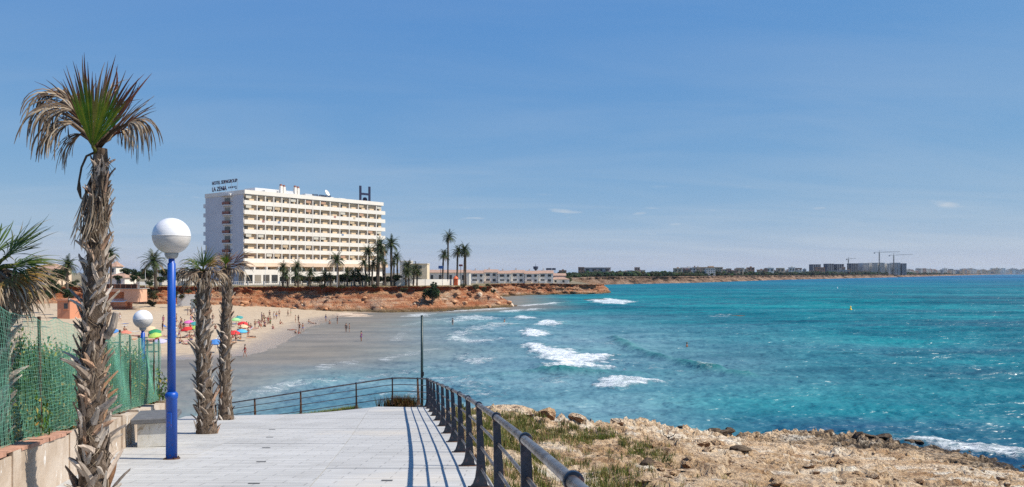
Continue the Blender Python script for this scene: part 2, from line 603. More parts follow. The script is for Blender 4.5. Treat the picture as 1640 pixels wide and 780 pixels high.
def shore_z(x, y):
    return np.maximum(beach_np(x, y), 0.0)
def sand_mat():
    t = NT('beach_sand')
    v = t.coord('World')
    g = t.n('ShaderNodeNewGeometry')
    sx = t.n('ShaderNodeSeparateXYZ'); t.set(sx.inputs[0], g.outputs['Position'])
    f = t.noise(v, 0.7, 6, 0.65); f2 = t.noise(v, 3.5, 5, 0.7)
    dry = t.ramp(f, [(0.3, (0.42, 0.315, 0.21)), (0.7, (0.54, 0.43, 0.30))])
    dry = t.mix(t.rng(f2, 0.5, 0.72), dry, (0.33, 0.25, 0.18))
    wet = t.rng(t.math('ADD', sx.outputs['Z'], t.math('MULTIPLY', f, 0.25)), 0.42, 0.16, 0, 1, True)
    c = t.mix(wet, dry, (0.30, 0.245, 0.195))
    return t.done(c, t.rng(wet, 0, 1, 0.9, 0.3), t.bump(f2, 0.5, 0.12), spec=0.3)
M_sand = sand_mat()
xs = np.concatenate([np.linspace(-330, -110, 60), np.linspace(-109, -20, 190)])
ys = np.linspace(40, 262, 260)
X, Y = np.meshgrid(xs, ys)
Z = beach_np(X, Y)
o = obj('beach', grid_mesh('beach', np.stack([X, Y, Z], -1)), M_sand)
tag(o, kind='structure')

M_earth = simple('hillside_earth', (0.23, 0.18, 0.11), 0.95, 0.35, 0.8, 0.6, 0.08, kind='World')
xs = np.concatenate([np.linspace(-70, -22, 60), np.linspace(-21.5, -0.5, 110)])
ys = np.linspace(-4, 75, 170)
X, Y = np.meshgrid(xs, ys)
Z = np.vectorize(hill)(X, Y) + 0.12 * fbm(X * 0.5, Y * 0.5, 3) * ss((wall_x(Y) - 0.6 - X) / 2 + np.maximum(0, Y - 31) / 3)
# keep it under the paved ramp
inside = poly_sd(X, Y, PROM)
Z = np.where(inside < 0.35, np.minimum(Z, np.vectorize(G)(X, Y) - 0.35), Z)
Z = np.where((X > 0.5 - 0.128 * Y) & (Y < 29.5), np.minimum(Z, G_np(X, Y) - 2.5), Z)
o = obj('hillside', grid_mesh('hillside', np.stack([X, Y, Z], -1)), M_earth)
tag(o, kind='structure')

# ---- the rocky bank right of the railing
BANK = [(1.2, -6), (-2.55, 26.2), (-1.5, 27.4), (0.2, 29.2), (3.2, 34.5), (6.5, 41), (10.5, 47.5), (17, 51.8), (24, 51.2), (29.5, 47.2), (36, 42), (46, 33), (60, 20), (60, -6)]
def bank_np(x, y):
    pl = EYE - 2.4 - 0.085 * y - 0.17 * x
    ex = 0.69 - 0.128 * y + 0.3
    lim = EYE - (1.42 + 0.117 * y) - 0.28 - 0.02 * np.maximum(0, x - ex)
    k = ss((x - ex) / 4.0)
    z = np.minimum(pl, lim) * (1 - k) + pl * k
    sd = poly_sd(x, y, BANK) + 1.3 * fbm(x * 0.22, y * 0.22, 3) * 1.0
    near = np.clip((x - ex) / 2.0, 0, 1)
    rough = ss((x - ex - 0.6) / 2.5) 
    z = z + rough * (-(0.42 + 0.018 * np.clip(y - 8, 0, 40)) * (1 - 0.85 * ss((x - 7) / 12)) - 0.95 * np.exp(-((x - 15.0) / 7.0) ** 2) * ss((y - 24) / 14) + 0.45 * fbm(x * 0.16, y * 0.2, 4) + 0.20 * np.clip(ridged(x * 0.55 + 3, y * 0.7, 4, 0.55), -1.2, 1.4) + 0.10 * ridged(x * 1.5, y * 1.9, 3, 0.6) + 0.07 * fbm(x * 3.1, y * 3.1, 3, 2.1, 0.6))
    ck = np.exp(-(pn(x * 0.55 + 7, y * 0.75) / 0.07) ** 2) * 0.30 + np.exp(-(pn(x * 1.3 - 3, y * 1.7 + 5) / 0.10) ** 2) * 0.16
    z = z - rough * ck * ss((fbm(x * 0.2 + 30, y * 0.2, 2) + 0.35) / 0.5)
    # ledges: quantise a little so the limestone steps
    lz = z / 0.36
    z = z + rough * 0.36 * 0.8 * (np.floor(lz) + ss((lz - np.floor(lz) - 0.35) / 0.3) - lz)
    edge = ss((sd + 3.2) / 3.2)
    z = z + edge * (1 - ss((sd) / 1.0)) * (0.42 * (ridged(x * 0.9, y * 0.9, 3, 0.6) - 0.9)) * np.clip((12 - y * 0.1), 0, 1)
    z = np.where(sd > 0, z - 1.7 * sd - 0.25 * sd * sd, z)
    return np.maximum(z, -1.5), sd
def bank(x, y):
    return float(bank_np(np.array([x]), np.array([y]))[0][0])
def bank_z(x, y):
    return bank_np(x, y)[0]
def rock_mat():
    t = NT('shore_limestone')
    v = t.coord('World')
    g = t.n('ShaderNodeNewGeometry')
    sx = t.n('ShaderNodeSeparateXYZ'); t.set(sx.inputs[0], g.outputs['Position'])
    f = t.noise(t.coord('World', (0.55, 1.0, 1.0)), 0.42, 6, 0.6, 1.2); f2 = t.noise(v, 4.0, 8, 0.72); f3 = t.noise(v, 14.0, 6, 0.7)
    c = t.ramp(f, [(0.28, (0.36, 0.205, 0.105)), (0.40, (0.60, 0.40, 0.225)), (0.52, (0.77, 0.57, 0.37)), (0.64, (0.90, 0.80, 0.64))])
    c = t.mix(t.rng(f2, 0.50, 0.36), c, (0.17, 0.095, 0.06))
    c = t.mix(t.rng(f3, 0.60, 0.70), c, (0.72, 0.62, 0.49))
    pits = t.n('ShaderNodeTexVoronoi'); t.set(pits.inputs['Vector'], v); pits.inputs['Scale'].default_value = 5.5
    c = t.mix(t.rng(pits.outputs['Distance'], 0.22, 0.10), c, (0.2, 0.12, 0.075))
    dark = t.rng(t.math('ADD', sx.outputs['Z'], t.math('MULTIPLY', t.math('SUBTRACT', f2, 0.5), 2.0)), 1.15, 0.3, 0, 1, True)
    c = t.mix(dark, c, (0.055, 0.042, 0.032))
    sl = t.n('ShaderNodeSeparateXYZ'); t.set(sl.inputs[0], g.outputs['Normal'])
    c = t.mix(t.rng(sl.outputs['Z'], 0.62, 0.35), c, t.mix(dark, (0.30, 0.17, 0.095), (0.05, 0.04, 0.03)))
    h = t.math('ADD', t.math('MULTIPLY', f2, 1.0), t.math('ADD', t.math('MULTIPLY', f3, 0.45), t.math('MULTIPLY', pits.outputs['Distance'], 0.5)))
    return t.done(c, 0.92, t.bump(h, 1.0, 0.26), spec=0.2)
M_rock = rock_mat()
xs = np.concatenate([np.linspace(-5, 12, 130), np.linspace(12.14, 34, 150), np.linspace(34.3, 62, 70)])
ys = np.concatenate([np.linspace(-5, 8, 40), np.linspace(8.1, 56, 370)])
X, Y = np.meshgrid(xs, ys)
Z, SD = bank_np(X, Y)
ins = poly_sd(X, Y, PROM)
Z = np.where(ins < 0.10, np.minimum(Z, EYE - (1.42 + 0.117 * Y) - 0.5), Z)
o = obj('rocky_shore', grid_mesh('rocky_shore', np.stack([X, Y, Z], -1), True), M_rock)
tag(o, kind='structure')

# ---- sea
FOAM = [  # patches of broken water, outlines on the photograph laid down on the sea: (outline, strength, softness m)
 ([(836, 556), (862, 552), (885, 560), (930, 570), (988, 573), (962, 586), (985, 590), (935, 596), (870, 598), (888, 586), (856, 570)], 1.0, 1.4),
 ([(928, 623), (965, 612), (1020, 608), (1072, 613), (1035, 621), (985, 627)], 0.9, 1.0),
 ([(830, 536), (848, 528), (884, 536), (858, 543)], 1.0, 1.4),
 ([(853, 521), (878, 514), (902, 519), (880, 525)], 0.95, 1.6),
 ([(820, 511), (834, 507), (864, 512), (835, 514)], 0.9, 1.6),
 ([(714, 538), (750, 524), (800, 517), (850, 521), (800, 526), (768, 533), (740, 549), (716, 546)], 0.62, 2.0),
 ([(714, 545), (722, 541), (760, 546), (830, 545), (760, 550), (725, 551)], 0.75, 1.2),
 ([(708, 518), (735, 510), (760, 506), (806, 511), (765, 516)], 0.72, 2.0),
 ([(722, 569), (745, 568), (752, 575), (800, 577), (770, 585), (742, 582)], 0.7, 1.2),
 ([(690, 609), (730, 603), (775, 610), (800, 624), (740, 624)], 0.55, 1.8),
 ([(700, 628), (760, 618), (840, 628), (800, 640), (730, 642)], 0.45, 2.2),
 ([(380, 640), (420, 622), (480, 612), (550, 611), (530, 620), (470, 625), (420, 640)], 0.62, 1.5),
 ([(498, 592), (520, 583), (572, 576), (580, 580), (545, 588), (515, 596)], 0.62, 1.2),
 ([(600, 640), (640, 622), (690, 620), (680, 640)], 0.55, 1.6),
 ([(1112, 593), (1132, 587), (1162, 597), (1130, 600)], 0.75, 0.8),
 ([(1450, 714), (1500, 709), (1560, 716), (1650, 722), (1660, 745), (1580, 738), (1500, 726)], 0.85, 1.0),
 ([(1385, 702), (1440, 699), (1470, 706), (1420, 709)], 0.5, 0.8),
 ([(800, 499), (860, 494), (870, 496), (810, 502)], 0.8, 2.0),
 ([(826, 489), (905, 484), (890, 488), (835, 491)], 0.75, 2.5),
 ([(938, 482), (975, 479), (1022, 484), (1000, 488), (962, 488)], 0.9, 2.5),
 ([(640, 508), (660, 502), (700, 503), (680, 508)], 0.7, 1.6),
 ([(690, 500), (740, 496), (812, 492), (815, 495), (740, 499)], 0.7, 1.4),
 ([(1130, 508), (1150, 505), (1172, 506), (1160, 509)], 0.6, 2.5),
 ([(640, 530), (655, 527), (650, 545), (625, 549), (618, 545)], 0.5, 1.0),
 ([(640, 521), (700, 511), (760, 504), (765, 507), (700, 515), (650, 524)], 0.5, 1.2),
 ([(880, 540), (960, 547), (1000, 556), (950, 552)], 0.42, 1.2),
 ([(985, 578), (1060, 587), (1110, 600), (1040, 593)], 0.40, 1.0),
 ([(540, 612), (640, 595), (705, 589), (650, 601), (580, 616)], 0.55, 1.0),
 ([(590, 577), (680, 560), (722, 555), (690, 566), (620, 581)], 0.50, 1.0),
 ([(930, 612), (860, 617), (815, 629), (870, 625)], 0.45, 1.0),
 ([(1180, 560), (1240, 556), (1290, 560), (1240, 562)], 0.30, 1.5),
 ([(850, 598), (960, 596), (1010, 604), (900, 606)], 0.32, 2.5),
 ([(830, 606), (930, 604), (920, 618), (840, 618)], 0.38, 2.5),
]
def on_sea(px, py):
    d = EYE * F / (py - HOR)
    return ((px - 820) / F * d, d)
def sea_surface(X, Y):
    r = np.hypot(X, Y)
    fade = 1 - ss((r - 150) / 900)
    # wind chop and low swell running in towards the beach
    wx = X + 3.0 * fbm(X * 0.03, Y * 0.03, 2); wy = Y + 3.0 * fbm(X * 0.03 + 9, Y * 0.03, 2)
    h = 0.10 * fade * np.sin(2 * np.pi * (wx * 0.86 + wy * 0.42) / 13.0 + 2.2 * fbm(X * 0.02, Y * 0.012, 2))
    h = h + fade * 0.20 * fbm(X * 0.20 + Y * 0.05, Y * 0.33, 3) + fade * 0.14 * ridged(X * 0.46 + Y * 0.15, Y * 0.62, 3, 0.55)
    h = h + 0.035 * (1 - ss((r - 50) / 120)) * fbm(X * 1.4, Y * 1.9, 2)
    foam = np.zeros(X.shape); soft = np.zeros(X.shape)
    wn1 = fbm(X * 0.35, Y * 0.35, 4, 2.1, 0.6); wn2 = fbm(X * 1.3, Y * 1.3, 3, 2.1, 0.6)
    for outl, s, w in FOAM:
        pl = [on_sea(*q) for q in outl]
        ax = [p[0] for p in pl]; ay = [p[1] for p in pl]
        bb = (X > min(ax) - 14) & (X < max(ax) + 14) & (Y > min(ay) - 14) & (Y < max(ay) + 14)
        if not bb.any(): continue
        sd = poly_sd(X[bb], Y[bb], pl) + 1.6 * wn1[bb] * w + 0.5 * wn2[bb]
        m = 1 - ss((sd + w) / (2.2 * w))
        foam[bb] = np.maximum(foam[bb], s * m * 0.92)
        h[bb] += 0.30 * s * m * (1 + 0.5 * wn2[bb]) * (0.5 if s < 0.6 else 1.0)
    # the green unbroken crest still running in
    A = [on_sea(*q) for q in ((985, 544), (1010, 560), (1060, 576), (1110, 590), (1150, 598), (1190, 606))]
    dc = np.full(X.shape, 1e9)
    for a, b in zip(A[:-1], A[1:]):
        dc = np.minimum(dc, seg_dist(X, Y, a, b))
    side = np.exp(-(dc / 1.3) ** 2)
    h = h + 0.52 * side * (0.9 + 0.3 * fbm(X * 0.25, Y * 0.25, 2))
    B = [on_sea(*q) for q in ((820, 602), (900, 600), (1010, 603))]
    for a, b in zip(B[:-1], B[1:]):
        h = h + 0.35 * np.exp(-(seg_dist(X, Y, a, b) / 2.2) ** 2)
    sdb = -poly_sd(X, Y, LANDPOLY)
    sand = (1 - ss((-sdb - 6) / 34.0))                               # shallow water over the sand bar
    calm = 1 - ss((-sdb - 8) / 26.0)
    h = h * (1 - 0.85 * calm) + 0.0
    milk = 1 - ss((X + 8 - 0.02 * Y + 12 * fbm(X * 0.03, Y * 0.02, 3)) / 66.0)
    milk = milk * (1 - ss((Y - 150) / 110))
    milk = milk * (1 - ss((X - 8) / 14) * (1 - ss((Y - 58) / 30)))
    near_left = (1 - ss((Y - 95) / 25)) * (1 - ss((X + 33 - 0.05 * Y) / 14)); sand = np.maximum(sand, 0.85 * near_left)
    _, sdk = bank_np(X, Y)
    weed = (1 - ss((sdk - 2) / 13)) * ss((X - 12) / 10)
    foam = np.maximum(foam, 0.55 * (1 - ss((np.abs(sdk + 0.3 * wn1)) / 1.2)) * ss((X - 8) / 8))
    # wash along the beach edge
    foam = np.maximum(foam, 0.42 * (1 - ss(np.abs(sdb + 1.0 + 1.2 * wn1) / 0.8)))
    return h, foam, sand, milk, weed
def water_mat():
    t = NT('sea_water')
    v = t.coord('World')
    vs = t.coord('World', (0.35, 1.0, 1.0))
    g = t.n('ShaderNodeNewGeometry')
    sx = t.n('ShaderNodeSeparateXYZ'); t.set(sx.inputs[0], g.outputs['Position'])
    foam = t.attr('foam'); sand = t.attr('sand'); milk = t.attr('milk'); weed = t.attr('weed')
    big = t.noise(vs, 0.022, 5, 0.6); mid = t.noise(vs, 0.12, 5, 0.6); pat = t.noise(vs, 0.0035, 4, 0.55)
    deep = t.ramp(t.math('ADD', t.math('MULTIPLY', big, 0.6), t.math('MULTIPLY', mid, 0.4)), [(0.38, (0.0004, 0.065, 0.105)), (0.50, (0.001, 0.135, 0.175)), (0.61, (0.004, 0.215, 0.24))])
    deep = t.mix(t.rng(sx.outputs['Y'], 350, 1500), deep, t.ramp(pat, [(0.38, (0.0003, 0.075, 0.175)), (0.6, (0.001, 0.14, 0.265))]))
    mcol = t.ramp(mid, [(0.35, (0.075, 0.18, 0.23)), (0.65, (0.185, 0.295, 0.34))])
    c = t.mix(t.math('MULTIPLY', milk, 0.85), deep, mcol)
    scol = t.ramp(t.noise(vs, 0.2, 4), [(0.35, (0.165, 0.145, 0.125)), (0.65, (0.235, 0.20, 0.165))])
    c = t.mix(t.math('MULTIPLY', sand, 0.92), c, scol)
    c = t.mix(t.math('MULTIPLY', weed, t.rng(mid, 0.38, 0.56, 0.35, 1.0)), c, (0.003, 0.05, 0.11))
    # crests mixed towards dark green by height
    c = t.mix(t.math('MULTIPLY', t.rng(sx.outputs['Z'], 0.28, 0.9), 0.8), c, (0.012, 0.15, 0.14))
    fv = t.coord('World', (0.45, 1.0, 1.0)); fn = t.noise(fv, 0.8, 7, 0.75, 0.5); fn2 = t.noise(fv, 3.2, 5, 0.75, 0.8)
    lace = t.n('ShaderNodeTexVoronoi', feature='DISTANCE_TO_EDGE'); t.set(lace.inputs['Vector'], t.n('ShaderNodeVectorMath').outputs[0])
    lv = lace.inputs['Vector'].links[0].from_node
    lv.operation = 'MULTIPLY_ADD'
    t.set(lv.inputs[0], v); lv.inputs[1].default_value = (0.7, 0.7, 0.7)
    wob = t.n('ShaderNodeTexNoise'); t.set(wob.inputs['Vector'], v); wob.inputs['Scale'].default_value = 0.9; t.set(lv.inputs[2], wob.outputs['Color'])
    lc = t.rng(lace.outputs['Distance'], 0.16, 0.0)
    fsum = t.math('ADD', foam, t.math('ADD', t.math('MULTIPLY', t.math('SUBTRACT', fn, 0.5), 1.5), t.math('ADD', t.math('MULTIPLY', t.math('SUBTRACT', fn2, 0.5), 1.1), t.math('MULTIPLY', lc, 0.10))))
    fm = t.math('MULTIPLY', t.rng(fsum, 0.40, 1.10, 0, 1, True), t.rng(foam, 0.02, 0.18))
    c = t.mix(fm, c, (0.74, 0.78, 0.80))
    n1 = t.noise(t.coord('World', (0.55, 1.0, 1.0)), 1.3, 4, 0.55); n2 = t.noise(t.coord('World', (0.6, 1.0, 1.0)), 0.32, 4, 0.55); n3 = t.noise(t.coord('World', (0.8, 1.0, 1)), 0.07, 5, 0.6)
    amp = t.rng(sand, 0.3, 1.0, 1.0, 0.22)
    bn = t.bump(t.math('MULTIPLY', n3, amp), 0.7, 3.6)
    bn = t.bump(t.math('MULTIPLY', n2, amp), 1.0, 1.3, bn)
    bn = t.bump(t.math('MULTIPLY', n1, amp), 0.9, 0.18, bn)
    bn = t.bump(t.math('MULTIPLY', fm, fn2), 0.7, 0.25, bn)
    t.done(c, 0.8, bn, spec=0.0)
    gl = t.n('ShaderNodeBsdfGlossy'); gl.inputs['Roughness'].default_value = 0.38
    t.set(gl.inputs['Normal'], bn)
    fr = t.n('ShaderNodeFresnel'); fr.inputs['IOR'].default_value = 1.33; t.set(fr.inputs['Normal'], bn)
    wind = t.noise(t.coord('World', (0.22, 1.0, 1.0)), 0.05, 5, 0.65)
    fac = t.math('MULTIPLY', t.math('MULTIPLY', fr.outputs[0], t.rng(wind, 0.36, 0.64, 0.03, 0.19)), t.math('MULTIPLY', t.rng(fm, 0, 1, 1.0, 0.1), t.rng(sand, 0, 1, 1.0, 0.55)))
    mx = t.n('ShaderNodeMixShader'); t.set(mx.inputs[0], fac)
    t.t.links.new(t.p.outputs[0], mx.inputs[1]); t.t.links.new(gl.outputs[0], mx.inputs[2])
    t.t.links.new(mx.outputs[0], t.out.inputs['Surface'])
    return t.m
rr = [16.0]
while rr[-1] < 60000:
    rr.append(rr[-1] * (1.0075 if rr[-1] < 700 else 1.02 if rr[-1] < 4000 else 1.1))
ang = np.concatenate([np.linspace(-66, -36, 40)[:-1], np.linspace(-36, 36, 470), np.linspace(36, 66, 40)[1:]])
RR, AA = np.meshgrid(np.array(rr), np.radians(ang), indexing='ij')
X = RR * np.sin(AA); Y = RR * np.cos(AA)
H, FO, SA, MI, WE = sea_surface(X, Y)
me = grid_mesh('sea', np.stack([X, Y, H], -1), True, True)
for k, a in (('foam', FO), ('sand', SA), ('milk', MI), ('weed', WE)): fattr(me, k, a)
o = obj('sea', me, water_mat())
tag(o, kind='structure')
print('sea', len(me.polygons))

# ---- cliffs: one continuous coast from the beach to the far end of the bay
COAST = [(-330, 120, 8.4), (-220, 165, 8.2), (-160, 188, 8), (-125, 206, 7.8), (-100, 217, 7.6), (-78, 229, 7.3), (-60, 232, 7.2), (-45, 230, 7.2), (-31, 234, 7.2), (-19, 243, 7.2), (-12, 251, 7.0), (-8.5, 257, 6.8), (-9, 268, 6.4), (-12, 300, 6.2), (-14, 345, 6.0), (-6, 388, 5.9), (12, 403, 5.8), (34, 409, 5.3), (46, 425, 4.4), (47, 470, 5.0), (42, 560, 6.0), (52, 680, 7.0), (75, 760, 7.2), (115, 800, 7.2), (200, 900, 7.2), (315, 1110, 7.0), (440, 1310, 6.5), (735, 1700, 6.5), (1080, 2200, 6), (1900, 3400, 5), (3450, 5700, 4), (5200, 7600, 3.5)]
def chaikin(p, k):
    for _ in range(k):
        q = [p[0]]
        for a, b in zip(p[:-1], p[1:]):
            q.append(tuple(a[i] * 0.75 + b[i] * 0.25 for i in range(3))); q.append(tuple(a[i] * 0.25 + b[i] * 0.75 for i in range(3)))
        q.append(p[-1]); p = q
    return p
cs = chaikin(COAST, 3)
path = [Vector(cs[0])]
for a, b in zip(cs[:-1], cs[1:]):
    a = Vector(a); b = Vector(b)
    L = (b - a).length
    sp = min(14, max(0.5, (a + b).length / 2 / 520))
    k = max(1, int(L / sp))
    for i in range(1, k + 1): path.append(a + (b - a) * i / k)
NV = 40
nn = len(path)
PP = np.array([tuple(p) for p in path])
T = np.gradient(PP[:, :2], axis=0); T /= np.linalg.norm(T, axis=1)[:, None]
kk = 9
Ts = np.stack([np.convolve(np.pad(T[:, i], kk, 'edge'), np.ones(2 * kk + 1) / (2 * kk + 1), 'valid') for i in (0, 1)], -1)
Ts /= np.linalg.norm(Ts, axis=1)[:, None]
OUT = np.stack([Ts[:, 1], -Ts[:, 0]], -1)
S = np.concatenate([[0], np.cumsum(np.linalg.norm(np.diff(PP[:, :2], axis=0), axis=1))])
dist = np.linalg.norm(PP[:, :2], axis=1)
# width of the fallen slope at the foot, and depth of the undercut near the top
tal = np.where(dist < 245, 9.0, np.where(dist < 285, 6.0, np.where(dist < 600, 4.0, 11.0)))
tal = np.convolve(np.pad(tal, 15, 'edge'), np.ones(31) / 31, 'valid')
tal = tal * (1 + 0.5 * fbm(S * 0.06, S * 0 + 3.3, 2)) * (0.75 + 0.5 * ss((PP[:, 0] + 110) / 30))
und = np.clip(0.9 + 1.6 * fbm(S * 0.045, S * 0 + 8.1, 3), 0.0, 2.6) * (1 - ss((dist - 500) / 100))
C = np.zeros((NV, nn, 3))
for j in range(NV):
    v = j / (NV - 1)
    if v < 0.1:
        o_ = -3.0 * (1 - v / 0.1); zt = PP[:, 2] + 0.0 * S
    else:
        w = (v - 0.1) / 0.9
        zt = PP[:, 2] * (1 - w) - 1.0 * w
        capr = 0.14 + 0.06 * fbm(S * 0.09, S * 0 + 1.1, 2)
        undd = np.exp(-((w - 0.26) / 0.10) ** 2) * und
        o_ = 0.35 * ss(w / 0.06) - undd + tal * np.clip((w - 0.34) / 0.66, 0, 1) ** 1.25
    C[j, :, 0] = PP[:, 0] + OUT[:, 0] * o_; C[j, :, 1] = PP[:, 1] + OUT[:, 1] * o_; C[j, :, 2] = zt
amp = np.clip(dist / 240, 1.0, 2.2)
for j in range(NV):
    v = j / (NV - 1)
    w = max(0.0, (v - 0.1) / 0.9)
    q = fbm(S * 0.10, C[j, :, 2] * 0.16 + 4, 4, 2.1, 0.6)
    r2 = ridged(S * 0.22 + 0.15 * C[j, :, 2], C[j, :, 2] * 0.42 + 11, 4, 0.6)
    r3 = ridged(S * 0.55, C[j, :, 2] * 0.9 + 2, 3, 0.6)
    dd = (1.9 * q + 0.95 * r2 + 0.50 * r3) * amp * min(1.0, w * 8) * (1 - 0.25 * w)
    C[j, :, 0] += OUT[:, 0] * dd; C[j, :, 1] += OUT[:, 1] * dd
    C[j, :, 2] += (0.55 * r3 + 0.35 * r2) * min(1.0, w * 6) * min(1.0, (1 - w) * 5) * 0.8 + 0.3 * fbm(S * 0.13, S * 0 + j * 0.3, 3) * (0.4 if w == 0 else 0.6)
def cliff_mat():
    t = NT('red_cliff')
    v = t.coord('World')
    g = t.n('ShaderNodeNewGeometry')
    sx = t.n('ShaderNodeSeparateXYZ'); t.set(sx.inputs[0], g.outputs['Position'])
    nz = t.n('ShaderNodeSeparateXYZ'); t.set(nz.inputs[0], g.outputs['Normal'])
    f = t.noise(v, 0.09, 5, 0.6); f2 = t.noise(v, 0.55, 7, 0.7); f3 = t.noise(v, 2.2, 5, 0.7)
    strat = t.noise(t.coord('World', (0.08, 0.08, 1.6)), 1.0, 5, 0.6)
    c = t.ramp(t.math('ADD', t.math('MULTIPLY', f, 0.55), t.math('MULTIPLY', f2, 0.45)), [(0.34, (0.34, 0.11, 0.05)), (0.44, (0.50, 0.22, 0.11)), (0.52, (0.56, 0.32, 0.19)), (0.62, (0.58, 0.43, 0.31))])
    c = t.mix(t.rng(strat, 0.56, 0.40, 0, 0.7), c, (0.30, 0.085, 0.035))
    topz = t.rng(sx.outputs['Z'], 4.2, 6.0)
    c = t.mix(t.math('MULTIPLY', t.rng(nz.outputs['Z'], 0.45, 0.05), t.math('MULTIPLY', topz, 0.85)), c, (0.22, 0.05, 0.022))  # steep rock near the top painted dark red, overhang shadow included
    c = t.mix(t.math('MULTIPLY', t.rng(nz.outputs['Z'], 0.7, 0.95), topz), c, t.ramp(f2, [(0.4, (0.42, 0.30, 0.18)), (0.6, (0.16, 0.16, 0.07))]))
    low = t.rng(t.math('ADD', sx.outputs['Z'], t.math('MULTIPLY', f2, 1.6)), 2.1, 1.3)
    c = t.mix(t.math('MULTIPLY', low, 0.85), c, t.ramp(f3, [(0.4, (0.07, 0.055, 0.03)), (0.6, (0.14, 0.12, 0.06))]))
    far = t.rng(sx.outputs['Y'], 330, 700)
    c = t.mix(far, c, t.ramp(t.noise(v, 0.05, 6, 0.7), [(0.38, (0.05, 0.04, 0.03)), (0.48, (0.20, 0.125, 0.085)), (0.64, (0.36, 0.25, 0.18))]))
    return t.done(c, 0.95, t.bump(t.math('ADD', f2, t.math('MULTIPLY', f3, 0.6)), 1.0, 1.0), spec=0.1)
M_cliff = cliff_mat()
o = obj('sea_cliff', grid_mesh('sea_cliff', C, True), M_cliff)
tag(o, kind='structure')
# ---- the plateau behind the cliff edge
bm = bmesh.new()
inn = [(p.x - OUT[i][0] * 2.0, p.y - OUT[i][1] * 2.0, p.z - 0.05) for i, p in enumerate(path) if i % 3 == 0]
inn += [(7000, 14000, 4), (-6000, 14000, 9), (-6000, 100, 9)]
vv = [bm.verts.new(p) for p in inn]
from mathutils.geometry import tessellate_polygon
for tri in tessellate_polygon([[Vector((q[0], q[1], 0)) for q in inn]]):
    bm.faces.new([vv[i] for i in tri])
bmesh.ops.recalc_face_normals(bm, faces=bm.faces)
me = bpy.data.meshes.new('plateau')
bm.to_mesh(me); bm.free()
if me.polygons[0].normal.z < 0: me.flip_normals()
M_scrub = simple('plateau_ground', (0.20, 0.16, 0.09), 0.95, 0.45, 0.06, 0.3, 0.2, kind='World')
o = obj('plateau', me, M_scrub)
tag(o, kind='structure')
# ================================================================== NEAR OBJECTS
# ---- railing
M_post = None
def post_mat():
    t = NT('navy_painted_iron')
    v = t.coord('Object')
    f = t.noise(v, 9, 6, 0.65); f2 = t.noise(v, 40, 3)
    sx = t.n('ShaderNodeSeparateXYZ'); t.set(sx.inputs[0], v)
    c = t.ramp(f, [(0.35, (0.004, 0.009, 0.020)), (0.65, (0.010, 0.024, 0.050))])
    rust = t.math('MULTIPLY', t.rng(f, 0.52, 0.64), t.rng(sx.outputs['Z'], 0.4, 0.02, 0.12, 0.9))
    c = t.mix(rust, c, t.ramp(f2, [(0.3, (0.10, 0.035, 0.015)), (0.7, (0.20, 0.075, 0.035))]))
    return t.done(c, t.rng(f2, 0.3, 0.7, 0.28, 0.5), t.bump(f2, 0.25, 0.004), spec=0.5)
M_post = post_mat()
def rusty_mat():
    t = NT('rusted_dark_iron')
    f = t.noise(t.coord('Object'), 7, 6, 0.65)
    c = t.ramp(f, [(0.35, (0.025, 0.022, 0.02)), (0.5, (0.07, 0.038, 0.022)), (0.7, (0.15, 0.07, 0.04))])
    return t.done(c, 0.75, t.bump(f, 0.3, 0.005), spec=0.3)
M_rust = rusty_mat()
def tube_mat():
    t = NT('worn_steel_tube')
    v = t.coord('World')
    f = t.noise(v, 5, 6, 0.7)
    c = t.ramp(f, [(0.3, (0.10, 0.065, 0.045)), (0.5, (0.22, 0.18, 0.16)), (0.7, (0.36, 0.34, 0.33))])
    return t.done(c, t.rng(f, 0.3, 0.7, 0.5, 0.28), t.bump(f, 0.15, 0.003), 0.75)
M_tube = tube_mat()

RAIL = [(rail_x(y), y) for y in (1.4, 3.15, 4.95, 7.1, 9.3, 11.3, 13.1, 14.9, 16.8, 18.8, 20.8, 22.7, 24.6, 26.5, 28.2)]
RAIL += [(-3.45, 29.35), (-4.46, 29.72), (-5.83, 29.85), (-8.1, 30.55), (-10.3, 31.95), (-12.4, 33.4)]
rail = empty('railing', (RAIL[4][0], RAIL[4][1], G(*RAIL[4])), 0, 'dark iron railing with tubular rails that lines the seaward edge of the paved ramp', 'railing')
off = Vector(rail.location)
def post_mesh():
    m = MB()
    # flat plate, seen from along the rail: leans over the path, flares to a foot
    prof = [(-0.115, 0.015, 0.022), (-0.060, 0.03, 0.11), (-0.045, 0.045, 0.26), (-0.052, 0.035, 0.5), (-0.062, 0.012, 0.75), (-0.068, -0.012, 0.93)]
    t = 0.014
    L = [(-0.135, 0.012), (-0.098, 0.05), (-0.072, 0.12), (-0.058, 0.22), (-0.052, 0.40), (-0.056, 0.65), (-0.062, 0.94)]
    Rr = [(0.085, 0.012), (0.070, 0.05), (0.060, 0.12), (0.052, 0.22), (0.038, 0.40), (0.020, 0.65), (0.002, 0.94)]
    vs = []; fs = []
    for (a, z), (b, _) in zip(L, Rr):
        vs += [(a, -t, z), (b, -t, z), (b, t, z), (a, t, z)]
    k = len(L)
    for i in range(k - 1):
        for c in range(4):
            d = (c + 1) % 4
            fs.append((i * 4 + c, i * 4 + d, i * 4 + 4 + d, i * 4 + 4 + c))
    fs += [(3, 2, 1, 0), tuple(4 * (k - 1) + c for c in range(4))]
    m.add(vs, fs)
    return m.mesh('post')
PM = post_mesh()
PM.materials.append(M_post)
PMr = PM.copy(); PMr.materials.clear(); PMr.materials.append(M_rust)
mm = MB(); mm.bbox(-0.155, -0.055, 0.0, 0.105, 0.055, 0.012, 0.003); PLATE = mm.mesh('base_plate'); PLATE.materials.append(M_rust)
mm = MB()
